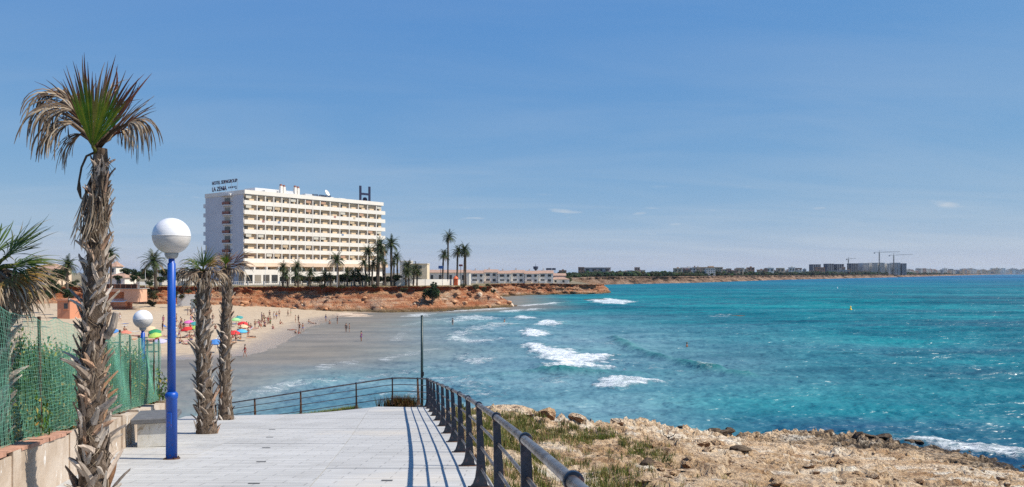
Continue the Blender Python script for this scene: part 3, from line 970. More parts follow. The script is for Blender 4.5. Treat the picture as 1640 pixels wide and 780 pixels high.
prof = [(0.031, -0.020), (0.040, -0.020), (0.043, -0.010), (0.043, 0.010), (0.040, 0.020), (0.031, 0.020)]
mm.lathe(prof, 18, Matrix.Rotation(R(90), 4, 'X')); COLLAR = mm.mesh('collar', False); COLLAR.materials.append(M_post)
TOPX = -0.031
rail_top = []
def rail_dir(i):
    a = Vector(RAIL[max(0, i - 1)]); b = Vector(RAIL[min(len(RAIL) - 1, i + 1)])
    return (b - a).normalized()
for i, (x, y) in enumerate(RAIL):
    d = rail_dir(i)
    rz = math.atan2(d.y, d.x) - R(90)
    far = i > 14
    p = obj('post', PMr if far else PM, None, rail, Vector((x, y, G(x, y))) - off, (random.uniform(-0.012, 0.012), random.uniform(-0.012, 0.012), rz))
    obj('base_plate', PLATE, None, p)
    tilt = math.atan2(G(x + d.x, y + d.y) - G(x, y), 1.0)
    obj('collar', COLLAR, None, p, (TOPX, 0, 0.965), (tilt, 0, 0))
def rail_path(h, inset):
    out = []
    for i in range(len(RAIL)):
        x, y = RAIL[i]
        d = rail_dir(i)
        nx = Vector((d.y, -d.x))       # to the right of travel = seaward
        q = Vector((x, y)) + nx * inset
        out.append(Vector((q.x, q.y, G(x, y) + h)) - off)
    # catmull-rom through the posts
    res = []
    for i in range(len(out) - 1):
        p0 = out[max(0, i - 1)]; p1 = out[i]; p2 = out[i + 1]; p3 = out[min(len(out) - 1, i + 2)]
        for k in range(5):
            t = k / 5
            res.append(0.5 * ((2 * p1) + (p2 - p0) * t + (2 * p0 - 5 * p1 + 4 * p2 - p3) * t * t + (3 * p1 - p0 - 3 * p2 + p3) * t ** 3))
    res.append(out[-1])
    return res
MB().tube(rail_path(0.965, TOPX), 0.0275, 14).build('top_rail', M_tube, rail, True)
for h, ins in ((0.72, -0.010), (0.47, -0.004), (0.22, 0.0)):
    MB().tube(rail_path(h, ins), 0.0145, 8).build('lower_rail', M_tube, rail, True)

# ---- thin green post beyond the corner of the railing
p = Vector((-3.38, 29.9, hill(-3.38, 29.9) - 0.3))
tp = empty('thin_post', p, 0, 'thin dark green metal post standing just outside the railing corner', 'post')
M_dgreen = simple('dark_green_paint', (0.012, 0.035, 0.035), 0.45, 0.3, 12)
topz = EYE - (505 - HOR) / F * 29.9
MB().tube([(0, 0, 0), (0, 0, topz - p.z - 0.02)], [0.052, 0.046], 12).build('shaft', M_dgreen, tp, True)
MB().lathe([(0.05, 0), (0.052, 0.02), (0.03, 0.035), (0.0, 0.04)], 12).build('cap', M_dgreen, tp, True, loc=(0, 0, topz - p.z - 0.03))
MB().bbox(-0.03, -0.06, 0, 0.03, -0.04, 0.16, 0.006).build('clamp', M_dark, tp, loc=(0.05, 0.0, 1.7))

# ---- street lamps with globes
def globe_mat():
    t = NT('pearly_globe_plastic')
    sx = t.n('ShaderNodeSeparateXYZ'); v = t.coord('Object'); t.set(sx.inputs[0], v)
    f = t.noise(t.coord('Object', (3, 3, 12)), 3.0, 4)
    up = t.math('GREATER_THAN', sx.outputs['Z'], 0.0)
    c = t.mix(up, t.ramp(f, [(0.3, (0.50, 0.47, 0.44)), (0.7, (0.60, 0.575, 0.55))]), t.ramp(f, [(0.3, (0.70, 0.70, 0.71)), (0.7, (0.80, 0.80, 0.81))]))  # lower half painted greyer: the shading of the globe put into the colour
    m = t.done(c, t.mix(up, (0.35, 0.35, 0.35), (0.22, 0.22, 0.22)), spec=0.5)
    return m
M_globe = globe_mat()
def blue_mat():
    t = NT('blue_lamp_paint')
    v = t.coord('Object'); f = t.noise(t.coord('Object', (6, 6, 1.2)), 1.6, 6, 0.7); f2 = t.noise(v, 22, 4)
    sx = t.n('ShaderNodeSeparateXYZ'); t.set(sx.inputs[0], v)
    c = t.ramp(f, [(0.3, (0.002, 0.055, 0.33)), (0.6, (0.004, 0.078, 0.42)), (0.78, (0.02, 0.12, 0.47))])
    c = t.mix(t.math('MULTIPLY', t.rng(f2, 0.55, 0.66), t.rng(sx.outputs['Z'], 0.35, 0.02)), c, (0.13, 0.05, 0.025))
    c = t.mix(t.rng(f2, 0.73, 0.77, 0, 0.6), c, (0.30, 0.32, 0.36))
    return t.done(c, t.rng(f, 0.3, 0.7, 0.32, 0.5), t.bump(f2, 0.12, 0.003))
M_blue = blue_mat()
def lamp(base, globe_z, label, s=1.0):
    """globe_z: height of the globe centre above the base"""
    L = empty('street_lamp', base, 0, label, 'lamp', None)
    MB().lathe([(0.125, 0), (0.125, 0.010), (0.088, 0.018)], 20).build('base_plate', M_rust, L, True)
    for q in range(4): MB().lathe([(0.011, 0), (0.011, 0.018), (0.006, 0.024), (0.0, 0.025)], 6).build('bolt', M_rust, L, loc=(0.105 * math.cos(q * 1.5708 + .78), 0.105 * math.sin(q * 1.5708 + .78), 0.010))
    MB().lathe([(0.083, 0.015), (0.083, 0.92), (0.092, 0.93), (0.095, 0.97), (0.092, 1.0), (0.062, 1.03)], 24).build('lower_pole', M_blue, L, True)
    MB().lathe([(0.062, 0.99), (0.059, globe_z - 0.42), (0.045, globe_z - 0.41), (0.045, globe_z - 0.335)], 24).build('upper_pole', M_blue, L, True)
    MB().lathe([(0.06, globe_z - 0.345), (0.085, globe_z - 0.325), (0.10, globe_z - 0.285), (0.10, globe_z - 0.25)], 24).build('fitter', simple('grey_cast_fitter', (0.35, 0.35, 0.34), 0.5), L, True)
    r = 0.277
    g = MB().lathe([(r * math.sin(a), -r * math.cos(a)) for a in [math.pi * k / 24 for k in range(1, 24)]] + [(0.0, r)], 40).build('globe', M_globe, L, True, loc=(0, 0, globe_z))
    MB().lathe([(r * 0.999, -0.006), (r + 0.004, -0.004), (r + 0.004, 0.004), (r * 0.999, 0.006)], 40).build('seam', simple('globe_seam', (0.62, 0.60, 0.58), 0.4), g, True)
    door = MB(); door.bbox(-0.035, -0.092, 0, 0.035, -0.078, 0.22, 0.004); door.build('service_door', M_blue, L, loc=(0, 0, 0.5))
    return L
lb = ray_down(275, 735, G_np)
gz = EYE - (378 - HOR) / F * lb.y - lb.z
lamp(lb, gz, 'tall blue lamp post with a white globe, beside the stone bench')
d2 = 0.554 * F / 29.5
p2 = at(229, 511, d2)
z2 = min(hill(p2.x, p2.y), p2.z - 3.2)
lamp(Vector((p2.x, p2.y, p2.z - 3.45)), 3.45, 'blue lamp post with a white globe rising behind the green mesh fence')

# ---- low wall along the left of the ramp
def plaster_mat():
    t = NT('peeling_plaster')
    v = t.coord('World')
    f = t.noise(v, 1.3, 6, 0.65); f2 = t.noise(v, 9, 5, 0.7); f3 = t.noise(t.coord('World', (2.2, 2.2, 0.8)), 1.7, 5, 0.75)
    c = t.ramp(f, [(0.3, (0.34, 0.26, 0.19)), (0.5, (0.49, 0.395, 0.31)), (0.72, (0.60, 0.52, 0.44))])
    c = t.mix(t.rng(f3, 0.60, 0.64), c, (0.78, 0.77, 0.74))
    c = t.mix(t.rng(f2, 0.68, 0.74), c, (0.26, 0.17, 0.11))
    return t.done(c, 0.92, t.bump(t.math('ADD', f2, t.math('MULTIPLY', f3, 0.6)), 0.55, 0.02), spec=0.15)
M_plaster = plaster_mat()
M_terra = simple('terracotta_coping', (0.46, 0.24, 0.16), 0.85, 0.35, 7, 0.5, 0.012)
W0 = Vector((wall_x(9), 9, G(wall_x(9), 9)))
wall = empty('low_wall', W0, 0, 'low plastered wall with peeling white paint and brick coping under the mesh fence', 'wall')
def wseg(m, ya, yb, x_in, x_out, h0, h1):
    """a wall piece that follows the ramp between two distances"""
    xa, xb = wall_x(ya), wall_x(yb)
    vs = []
    for (x, y) in ((xa, ya), (xb, yb)):
        g = G(x, y)
        for w in (x_in, x_out):
            for h in (h0, h1):
                vs.append(Vector((x + w, y, g + h)) - W0)
    m.add(vs, [(0, 4, 5, 1), (2, 3, 7, 6), (1, 5, 7, 3), (0, 2, 6, 4), (0, 1, 3, 2), (4, 6, 7, 5)])
ya = 1.0
k = 0
edges = [1.0, 3.4, 5.6, 7.9, 10.1, 12.3, 13.6, 15.3, 17.2, 19.1]
for a, b in zip(edges[:-1], edges[1:]):
    m = MB()
    hh = 0.54 + 0.02 * (k % 2)
    wseg(m, a + 0.12, b - 0.12, -0.16, 0.06, -0.5, hh)
    m.build('wall_panel', M_plaster, wall)
    k += 1
for y in edges:
    m = MB(); wseg(m, y - 0.125, y + 0.125, -0.175, 0.078, -0.5, 0.585)
    m.build('pier', M_plaster, wall)
y = 1.0
while y < 9.9:
    l = random.uniform(0.235, 0.255)
    m = MB(); wseg(m, y + 0.004, y + l - 0.004, -0.16 + random.uniform(-0.006, 0.006), 0.075 + random.uniform(-0.008, 0.006), 0.562 if any(abs(y + l / 2 - e) < 0.26 for e in edges) is False else 0.587, 0.605 + random.uniform(-0.006, 0.006))
    m.build('coping_brick', M_terra, wall)
    y += l

# ---- mesh fence on the wall
fence = empty('mesh_fence', W0 + Vector((-0.09, 0, 0.55)), 0, 'green plastic mesh fence on thin rusty posts along the low wall', 'fence')
M_net = simple('green_plastic_net', (0.15, 0.40, 0.29), 0.55, 0.35, 2.0, 0)
FO_ = Vector(fence.location)
def fpt(y, v):
    """point on the fence: distance along, height 0..1.3"""
    x = wall_x(y) - 0.09
    sag = 0.03 * math.sin(y * 2.7) + 0.02 * math.sin(y * 6.1 + v * 3)
    bulge = 0.05 * math.sin(y * 1.9 + v * 2.0) * math.sin(v / 1.3 * math.pi)
    return Vector((x + bulge, y, G(x, y) + 0.61 + v * 1.05 * (1.0 + 0.02 * math.sin(y * 3.1)) + sag * v / 1.3)) - FO_
net = MB()
yy = 1.2
ky = 0
while yy < 19.25:
    pts = [fpt(yy + 0.012 * math.sin(q * 2.1 + ky * 1.7) + random.uniform(-0.004, 0.004), q * 1.30 / 8) for q in range(9)]
    net.tube(pts, 0.0017, 3, False)
    yy += 0.043; ky += 1
for q in range(33):
    v = q * 1.30 / 32
    pts = [fpt(1.2 + j * 18.05 / 240, v + 0.008 * math.sin(j * 0.9 + q * 1.3) + random.uniform(-0.004, 0.004)) for j in range(241)]
    net.tube(pts, 0.0019 if 0 < q < 32 else 0.004, 3, False)
o = net.build('net', M_net, fence)
o['kind'] = 'stuff'
for y in (2.2, 4.4, 6.6, 9.35, 11.4, 13.2, 14.3, 15.3, 16.4, 17.5, 18.4, 19.25):
    b = fpt(y, -0.08); t_ = fpt(y, 1.36)
    lean = Vector((random.uniform(-0.02, 0.02), random.uniform(-0.02, 0.02), 0))
    MB().tube([b + Vector((-0.03, 0, 0)), (b + t_) / 2 + Vector((-0.03, 0, 0)) + lean * 0.5, t_ + Vector((-0.03, 0, 0)) + lean], 0.019, 7).build('fence_post', M_rust, fence)

# ---- stone bench
def marble_mat():
    t = NT('stained_stone')
    v = t.coord('Object')
    f = t.noise(v, 3.0, 6, 0.65, 1.2); f2 = t.noise(v, 14, 4)
    c = t.ramp(f, [(0.34, (0.26, 0.19, 0.11)), (0.42, (0.52, 0.50, 0.45)), (0.6, (0.60, 0.59, 0.56)), (0.72, (0.40, 0.36, 0.30))])
    return t.done(c, 0.7, t.bump(f2, 0.2, 0.006))
M_marble = marble_mat()
M_seat = simple('grey_stone_seat', (0.12, 0.12, 0.125), 0.75, 0.2, 8, 0.3, 0.005)
bp = Vector((-6.38, 14.3, 0)); bp.z = G(bp.x, 13.75)
bench = empty('stone_bench', bp, R(16), 'backless stone bench with a grey seat slab against the low wall', 'bench')
MB().bbox(-0.36, -0.45, 0.40, 0.36, 0.50, 0.49, 0.015).build('seat', M_seat, bench)
MB().bbox(-0.26, -0.38, -0.02, 0.24, -0.12, 0.398, 0.008).build('leg', M_marble, bench)
MB().bbox(-0.26, 0.18, -0.25, 0.24, 0.42, 0.398, 0.008).build('leg', M_marble, bench)

# ---- fan palms
M_frond = vcol('palm_frond', 0.65, 0.25, 0.1, 0.25, 0.3, 14.0)
def trunk_mat():
    t = NT('palm_trunk_fibre')
    v = t.coord('Object', (1, 1, 0.45))
    f = t.noise(v, 16, 6, 0.7, 0.6); f2 = t.noise(t.coord('Object', (1, 1, 0.15)), 50, 4, 0.7)
    c = t.ramp(f, [(0.3, (0.035, 0.026, 0.02)), (0.5, (0.13, 0.095, 0.07)), (0.7, (0.27, 0.21, 0.165))])
    return t.done(c, 0.95, t.bump(t.math('ADD', f, f2), 0.9, 0.03), spec=0.1)
M_trunk = trunk_mat()
def boot_mat():
    t = NT('palm_leaf_base')
    v = t.coord('Object', (1, 1, 0.2))
    f = t.noise(v, 30, 5, 0.7); f2 = t.noise(t.coord('Object'), 7, 4)
    oi = t.n('ShaderNodeObjectInfo')
    base = t.ramp(oi.outputs['Random'], [(0.0, (0.22, 0.165, 0.125)), (0.3, (0.42, 0.35, 0.29)), (0.65, (0.56, 0.49, 0.42)), (0.88, (0.40, 0.21, 0.11)), (1.0, (0.64, 0.57, 0.50))])
    c = t.mix(1.0, base, t.ramp(f, [(0.3, 0.45), (0.62, 1.1)]), 'MULTIPLY')
    c = t.mix(t.rng(f2, 0.56, 0.7, 0, 0.75), c, (0.07, 0.05, 0.04))
    return t.done(c, 0.85, t.bump(f, 0.6, 0.01), spec=0.15)
M_boot = boot_mat()
def boot_mesh(seed):
    """the cut stump of a leaf stalk: wide clasping base, curving out to a ragged end"""
    rnd = random.Random(seed)
    L = rnd.uniform(0.20, 0.34); w0 = rnd.uniform(0.06, 0.12); out = rnd.uniform(0.015, 0.06)
    m = MB(); vs = []; fs = []
    K = 5
    tw = rnd.uniform(-0.6, 0.6); side = rnd.uniform(-0.10, 0.10)
    for i in range(K + 1):
        t = i / K
        w = w0 * (1 - 0.62 * t ** 0.8) * 0.5
        if i == K: w *= rnd.uniform(0.35, 0.9)
        th = 0.020 * (1 - 0.5 * t) + 0.004
        cx = side * t * t; cy = -out * t ** 1.8; cz = L * t
        ca, sa = math.cos(tw * t), math.sin(tw * t)
        for (a, b) in ((-w, 0.0), (0, -th), (w, 0.0), (0, th * 0.25)):
            rz_ = rnd.uniform(-0.02, 0.02) if i == K else 0
            vs.append((cx + a * ca - b * sa, cy + a * sa + b * ca + 0.012 * abs(a) / w0, cz + rz_))
    for i in range(K):
        for c in range(4):
            d = (c + 1) % 4
            fs.append((i * 4 + c, i * 4 + d, i * 4 + 4 + d, i * 4 + 4 + c))
    fs += [(3, 2, 1, 0), tuple(4 * K + c for c in range(4))]
    m.add(vs, fs)
    me = m.mesh('leaf_base'); me.materials.append(M_boot)
    return me
BOOTS = [boot_mesh(100 + i) for i in range(9)]
# a stump split into a fork of two, another common shape
DEAD = [(0.05, 0.035, 0.025), (0.10, 0.066, 0.043), (0.18, 0.125, 0.082), (0.26, 0.185, 0.122), (0.37, 0.28, 0.19), (0.50, 0.40, 0.285)]
BROWN = [(0.14, 0.05, 0.028), (0.20, 0.085, 0.045), (0.11, 0.05, 0.03), (0.30, 0.19, 0.12)]
def frond(m, hub, axis, normal, L, nseg, spread, grav, style, rnd, joined=0.55, curl=0.0, wmul=1.0, stiff=0.25):
    """a fan of folded blades from hub; gravity bends each blade as it grows"""
    axis = axis.normalized(); normal = (normal - axis * normal.dot(axis)).normalized()
    side = axis.cross(normal)
    dth = spread / nseg
    K = 8
    for i in range(nseg):
        a = (i + 0.5) / nseg - 0.5
        th = a * spread
        d = (axis * math.cos(th) + side * math.sin(th) + normal * (rnd.uniform(-0.08, 0.08) * (0.15 if style == 'green' else 2.6 if style == 'brown' else 1.6) + curl * (abs(a) * 2) ** 2)).normalized()
        ln = L * (1 - 0.28 * (abs(a) * 2) ** 2) * (rnd.uniform(0.78, 1.12) if style == 'green' else rnd.uniform(0.5, 1.18) if style == 'brown' else rnd.uniform(0.62, 1.12))
        if style in ('brown', 'dead') and rnd.random() < 0.14: continue
        p = hub.copy(); st = ln / K
        g = grav * rnd.uniform(0.55, 1.5)
        tw = Vector((rnd.uniform(-1, 1), rnd.uniform(-1, 1), rnd.uniform(-0.6, 0.6))) * 0.10 * (1 if style != 'green' else 0.5)
        if style == 'green':
            base = rnd.choice([(0.075, 0.175, 0.010), (0.10, 0.21, 0.014), (0.16, 0.25, 0.016), (0.26, 0.29, 0.02)])
            if abs(a + 0.02) < 0.05: base = (0.26, 0.24, 0.04)
            tip = rnd.choice(BROWN); jt = rnd.uniform(0.56, 0.74)
        elif style == 'brown':
            base = rnd.choice(BROWN); tip = rnd.choice(BROWN + DEAD[1:4]); jt = 0.5
        elif style == 'live':
            base = rnd.choice([(0.045, 0.10, 0.018), (0.07, 0.13, 0.022), (0.10, 0.15, 0.03)]); tip = rnd.choice([(0.10, 0.13, 0.03), (0.28, 0.22, 0.09), (0.06, 0.10, 0.02)]); jt = 0.7
        elif style == 'straw':
            base = rnd.choice([(0.38, 0.22, 0.06), (0.30, 0.19, 0.07), (0.22, 0.17, 0.05)]); tip = rnd.choice(DEAD[2:]); jt = 0.6
        else:
            base = rnd.choice(DEAD); tip = rnd.choice(DEAD[1:]); jt = 0.6
        vs = []; cs = []; fs = []
        for k in range(K + 1):
            t = k / K
            r = t * ln
            if k:
                bend = g * max(0.0, t - stiff) ** 1.0
                d = (d + Vector((0, 0, -1)) * bend * 0.55 + tw * (t if style != 'green' else 3.0 * max(0.0, t - 0.6))).normalized()
                p = p + d * st
            wj = r * dth * 0.54
            wt = joined * ln * dth * 0.54
            w = wj if t <= joined else wt * (1 - (t - joined) / (1 - joined)) ** 0.8
            w = max(w, 0.0035 if k < K else 0.001) * wmul
            s_ = d.cross(normal)
            s_ = s_.normalized() if s_.length > 1e-3 else side
            nn_ = s_.cross(d).normalized()
            fold = w * (0.7 if style != 'green' else 0.45)
            vs += [p - s_ * w, p + nn_ * fold, p + s_ * w]
            f = 0 if t < jt - 0.08 else 1 if t > jt + 0.08 else (t - jt + 0.08) / 0.16
            c = tuple(base[q] * (1 - f) + tip[q] * f for q in range(3))
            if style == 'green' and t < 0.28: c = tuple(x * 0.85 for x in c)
            cs += [c] * 3
        for k in range(K):
            fs += [(k * 3, k * 3 + 1, k * 3 + 4, k * 3 + 3), (k * 3 + 1, k * 3 + 2, k * 3 + 5, k * 3 + 4)]
        m.add(vs, fs, cs)
def frond_part(name, parent, root, hub, axis, normal, L, nseg, spread, grav, style, seed, **kw):
    """one leaf: stalk from the trunk (root) to the hub, then the fan"""
    rnd = random.Random(seed)
    m = MB()
    root = Vector(root); hub = Vector(hub); axis = Vector(axis)
    col = {'green': (0.13, 0.14, 0.03), 'live': (0.12, 0.14, 0.03)}.get(style, rnd.choice(DEAD[1:4]))
    mid = (root + hub) / 2 + Vector((0, 0, (hub - root).length * 0.12))
    m.tube([root, mid, hub, hub + axis.normalized() * 0.06], [0.026, 0.019, 0.014, 0.006], 6, True, col)
    frond(m, hub, axis, Vector(normal), L, nseg, spread, grav, style, rnd, **kw)
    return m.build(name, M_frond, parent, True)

def palm_trunk(parent, H, r0, r1, bend, seed, nb, zlo=0.0, zhi=1.0, swell=0.0):
    rnd = random.Random(seed)
    def cen(t):
        return Vector((bend[0] * t + 0.03 * math.sin(t * 5 + seed), bend[1] * t, H * t))
    def rad(t):
        return r0 + (r1 - r0) * t + swell * math.exp(-(t / 0.08) ** 2)
    NZ, NA = 70, 22
    P = np.zeros((NZ, NA + 1, 3))
    for i in range(NZ):
        t = i / (NZ - 1)
        c = cen(t)
        for k in range(NA + 1):
            a = 2 * math.pi * k / NA
            r = rad(t) * (1 + 0.10 * noise.noise(Vector((math.cos(a) * 2, math.sin(a) * 2, t * H * 4 + seed))) + 0.04 * math.sin(t * H * 42 + a * 2))
            P[i, k] = (c.x + r * math.cos(a), c.y + r * math.sin(a), c.z - (0.05 if i == 0 else 0))
    tr = obj('trunk', grid_mesh('trunk', P, True), M_trunk, parent)
    for i in range(nb):
        t = zlo + (zhi - zlo) * (i + rnd.uniform(0, 0.8)) / nb
        a = i * 2.39996 + rnd.uniform(-0.3, 0.3)
        c = cen(t); r = rad(t) * 0.86
        M = Matrix.Translation((c.x + r * math.cos(a), c.y + r * math.sin(a), c.z - 0.08)) @ Matrix.Rotation(a + math.pi / 2, 4, 'Z') @ Matrix.Rotation(rnd.choice((-1, 1)) * rnd.uniform(0.1, 0.85), 4, 'Y') @ Matrix.Rotation(rnd.uniform(-0.02, 0.20) + (0.4 if rnd.random() < 0.07 else 0), 4, 'X')
        o = obj('leaf_base', rnd.choice(BOOTS), None, tr)
        k_ = min(0.92, 0.28 + 4.4 * rad(t))
        o.matrix_local = M @ Matrix.Diagonal((rnd.uniform(0.8, 1.3) * k_, k_, rnd.uniform(0.75, 1.25) * k_, 1))
    m = MB()
    for i in range(int(nb * 1.6)):
        t = zlo + (zhi - zlo) * rnd.random()
        a = rnd.uniform(0, 6.283); c = cen(t); r = rad(t) * rnd.uniform(1.0, 1.12)
        p0 = Vector((c.x + r * math.cos(a), c.y + r * math.sin(a), c.z))
        l = rnd.uniform(0.06, 0.22); da = rnd.uniform(-1.2, 1.2); o_ = rnd.uniform(0.0, 0.07)
        p1 = Vector((c.x + (r + o_ * .5) * math.cos(a + da * .5), c.y + (r + o_ * .5) * math.sin(a + da * .5), c.z - l * .5)); p2 = Vector((c.x + (r + o_) * math.cos(a + da), c.y + (r + o_) * math.sin(a + da), c.z - l))
        m.tube([p0, p1, p2], [0.004, 0.003, 0.001], 3, False, rnd.choice(DEAD[2:]))
    f_ = m.build('trunk_fibre', M_frond, parent); f_['kind'] = 'stuff'
    return cen, rad

# the large wind-burnt palm
b1 = ray_down(150, 803, G_np)
D1 = b1.y
sc1 = F / D1
def loc1(px, py, dy=0.0):
    """palm-local point in the plane of the large palm"""
    q = at(px, py, D1 + dy)
    return q - b1
palm1 = empty('fan_palm', b1, 0, 'tall wind-burnt fan palm with one green leaf among dead brown fronds', 'palm')
topc = loc1(157, 238)
cen1, rad1 = palm_trunk(palm1, topc.z, 0.148, 0.066, (topc.x, 0.0), 3, 260, 0.0, 0.97)
T1 = topc
# a larger stump sticking out to the right, and the fallen flower stalk on the left
m = MB(); a = loc1(170, 540) ; b = loc1(186, 500, -0.05)
m.tube([a, (a + b) / 2 + Vector((0.02, 0, -0.02)), b], [0.045, 0.04, 0.03], 8); m.build('broken_stalk', M_boot, palm1)
m = MB(); m.tube([loc1(152, 244), loc1(139, 250), loc1(131, 268), loc1(127, 290), loc1(127, 303), loc1(130, 318)], [0.012, 0.012, 0.011, 0.011, 0.022, 0.008], 7, True, (0.12, 0.085, 0.06)); m.build('dry_flower_stalk', M_frond, palm1, True)
fp = lambda nm, root, hub, ax, no, L_, *a, **k: frond_part(nm, palm1, root, T1 + (Vector(hub) - T1) * 0.88, ax, no, L_ * 0.86, *a, **k)
N_cam = (0.05, -1, 0.15)
fp('green_frond', T1 + Vector((0, -0.03, -0.06)), T1 + Vector((0.01, -0.14, 0.0)), (0.20, -0.22, 1.0), N_cam, 1.04, 30, R(72), 0.05, 'green', 1, joined=0.66, curl=-0.12)
fp('brown_frond', T1, T1 + Vector((0.0, 0.08, 0.12)), (0.22, 0.25, 1.0), N_cam, 1.0, 26, R(115), 0.16, 'brown', 2, joined=0.5)
fp('dead_frond', T1, T1 + Vector((-0.10, 0.05, 0.22)), (-0.25, 0.2, 1.0), (0.2, -1, 0.1), 0.88, 30, R(100), 0.40, 'dead', 3, joined=0.42, wmul=1.4)
fp('dead_frond', T1, loc1(112, 168, -0.08), (-0.85, -0.15, 0.45), (0.3, -0.6, 0.8), 0.82, 40, R(125), 2.3, 'dead', 4, joined=0.40, stiff=0.12, wmul=1.7)
fp('dead_frond', T1, loc1(108, 152, 0.12), (-0.65, 0.2, 0.65), (0.3, -0.3, 0.9), 0.78, 34, R(120), 1.9, 'dead', 5, joined=0.40, stiff=0.15, wmul=1.7)
fp('dead_frond', T1 + Vector((0, 0, -0.02)), loc1(112, 192, -0.1), (-0.85, -0.2, 0.15), (0.1, -0.6, 0.8), 0.70, 36, R(115), 1.7, 'dead', 6, joined=0.36, stiff=0.05, wmul=1.7)
fp('dead_frond', T1 + Vector((0, 0, -0.03)), loc1(126, 212, 0.05), (-0.7, 0.1, -0.25), (-0.2, -0.7, 0.5), 0.60, 28, R(85), 0.9, 'dead', 7, joined=0.34, stiff=0.0, wmul=1.6)
fp('dead_frond', T1, loc1(212, 192, -0.05), (0.85, -0.2, 0.30), (-0.2, -0.6, 0.8), 0.66, 40, R(130), 2.9, 'dead', 8, joined=0.36, stiff=0.08, wmul=1.7)
fp('dead_frond', T1, loc1(192, 198, 0.15), (0.5, 0.5, 0.1), (-0.2, -0.3, 0.9), 0.48, 26, R(140), 2.4, 'dead', 9, joined=0.35, stiff=0.0, wmul=1.5)
fp('brown_frond', T1, T1 + Vector((0.12, 0.05, 0.12)), (0.45, 0.15, 0.9), (-0.1, -1, 0.2), 0.78, 22, R(60), 0.20, 'brown', 10, joined=0.45)
fp('brown_frond', T1, T1 + Vector((-0.10, 0.06, 0.10)), (-0.55, 0.15, 0.9), (0.1, -1, 0.2), 0.85, 20, R(50), 0.35, 'brown', 11, joined=0.45)
# skirt of old leaves pressed against the trunk
fp = lambda *a, **k: frond_part(a[0], palm1, *a[1:], **k)
for i, (px, py, dy, L_) in enumerate(((148, 300, -0.12, 0.55), (138, 305, -0.08, 0.62), (160, 296, -0.11, 0.58), (152, 322, -0.13, 0.5), (134, 318, 0.0, 0.6), (164, 300, -0.07, 0.60), (142, 335, -0.13, 0.45))):
    hub = loc1(px, py, dy)
    fp('hanging_frond', cen1(min(0.97, (hub.z + 0.25) / topc.z)), hub, (random.uniform(-0.1, 0.1), -0.12, -1), (0, -1, -0.2), L_, 16, R(38), 0.2, 'dead', 30 + i, joined=0.35, wmul=1.25)

def small_palm(base_px, hub_px, label, seed, r0, r1, styles, bend_px):
    b = ray_down(*base_px, G_np)
    P = empty('fan_palm', b, 0, label, 'palm')
    D = b.y
    hub = at(hub_px[0], hub_px[1], D) - b
    H = hub.z
    cen, rad = palm_trunk(P, H, r0, r1, (hub.x, 0), seed, 125, 0.0, 0.95, 0.05)
    rnd = random.Random(seed)
    for i, (az, el, st, L_, gr, nz) in enumerate(styles):
        d = Vector((math.cos(R(az)) * math.cos(R(el)), math.sin(R(az)) * math.cos(R(el)), math.sin(R(el))))
        hb = hub + d * (0.15 if el > 40 else 0.26)
        up = Vector((0, 0, 1)) if abs(el) < 65 else Vector((0, -1, 0.2))
        nrm = up - d * up.dot(d)
        frond_part({'live': 'green_frond', 'green': 'green_frond'}.get(st, 'dead_frond'), P, hub, hb, d, nrm + Vector((0, -0.4, 0)), L_ * (0.62 if st in ('live', 'green') else 0.68), nz, R(110), gr, st, seed * 50 + i, joined=0.45, stiff=0.12, wmul=1.0 if st in ('live', 'green') else 1.5)
    return P, cen
S2 = [(90, 78, 'live', 0.75, 0.3, 26), (-60, 55, 'live', 0.72, 0.6, 26), (-120, 50, 'live', 0.72, 0.7, 26), (180, 45, 'live', 0.7, 0.8, 24), (20, 50, 'straw', 0.7, 0.8, 22),
      (200, 15, 'dead', 0.72, 1.7, 26), (170, 0, 'dead', 0.74, 1.8, 26), (-150, 5, 'dead', 0.7, 1.9, 24), (-100, 0, 'dead', 0.66, 2.0, 24), (-40, 10, 'dead', 0.7, 1.8, 26), (10, 0, 'dead', 0.7, 2.0, 24), (120, 10, 'dead', 0.7, 1.8, 22), (-75, -25, 'dead', 0.55, 1.4, 18), (185, -30, 'dead', 0.6, 1.2, 18), (-20, -30, 'dead', 0.55, 1.2, 18)]
small_palm((330, 694), (325, 437), 'shaggy fan palm with green heart leaves over drooping straw, nearer the blue lamp post', 21, 0.165, 0.125, S2, None)
S3 = [(-90, 75, 'green', 0.62, 0.1, 30), (100, 70, 'brown', 0.75, 0.3, 24), (180, 55, 'brown', 0.62, 0.5, 20), (-150, 30, 'dead', 0.62, 1.5, 22),
      (8, 40, 'brown', 0.95, 0.35, 22), (0, 22, 'dead', 0.95, 0.6, 24), (-30, 5, 'dead', 0.75, 1.8, 24), (15, -5, 'dead', 0.7, 2.0, 22), (190, 5, 'dead', 0.7, 1.8, 24), (-100, -5, 'dead', 0.6, 1.8, 20), (150, -20, 'dead', 0.6, 1.4, 18), (-60, -30, 'dead', 0.55, 1.2, 18)]
small_palm((362, 672), (362, 432), 'ragged fan palm with a single upright green leaf, nearer the far railing', 22, 0.155, 0.115, S3, None)

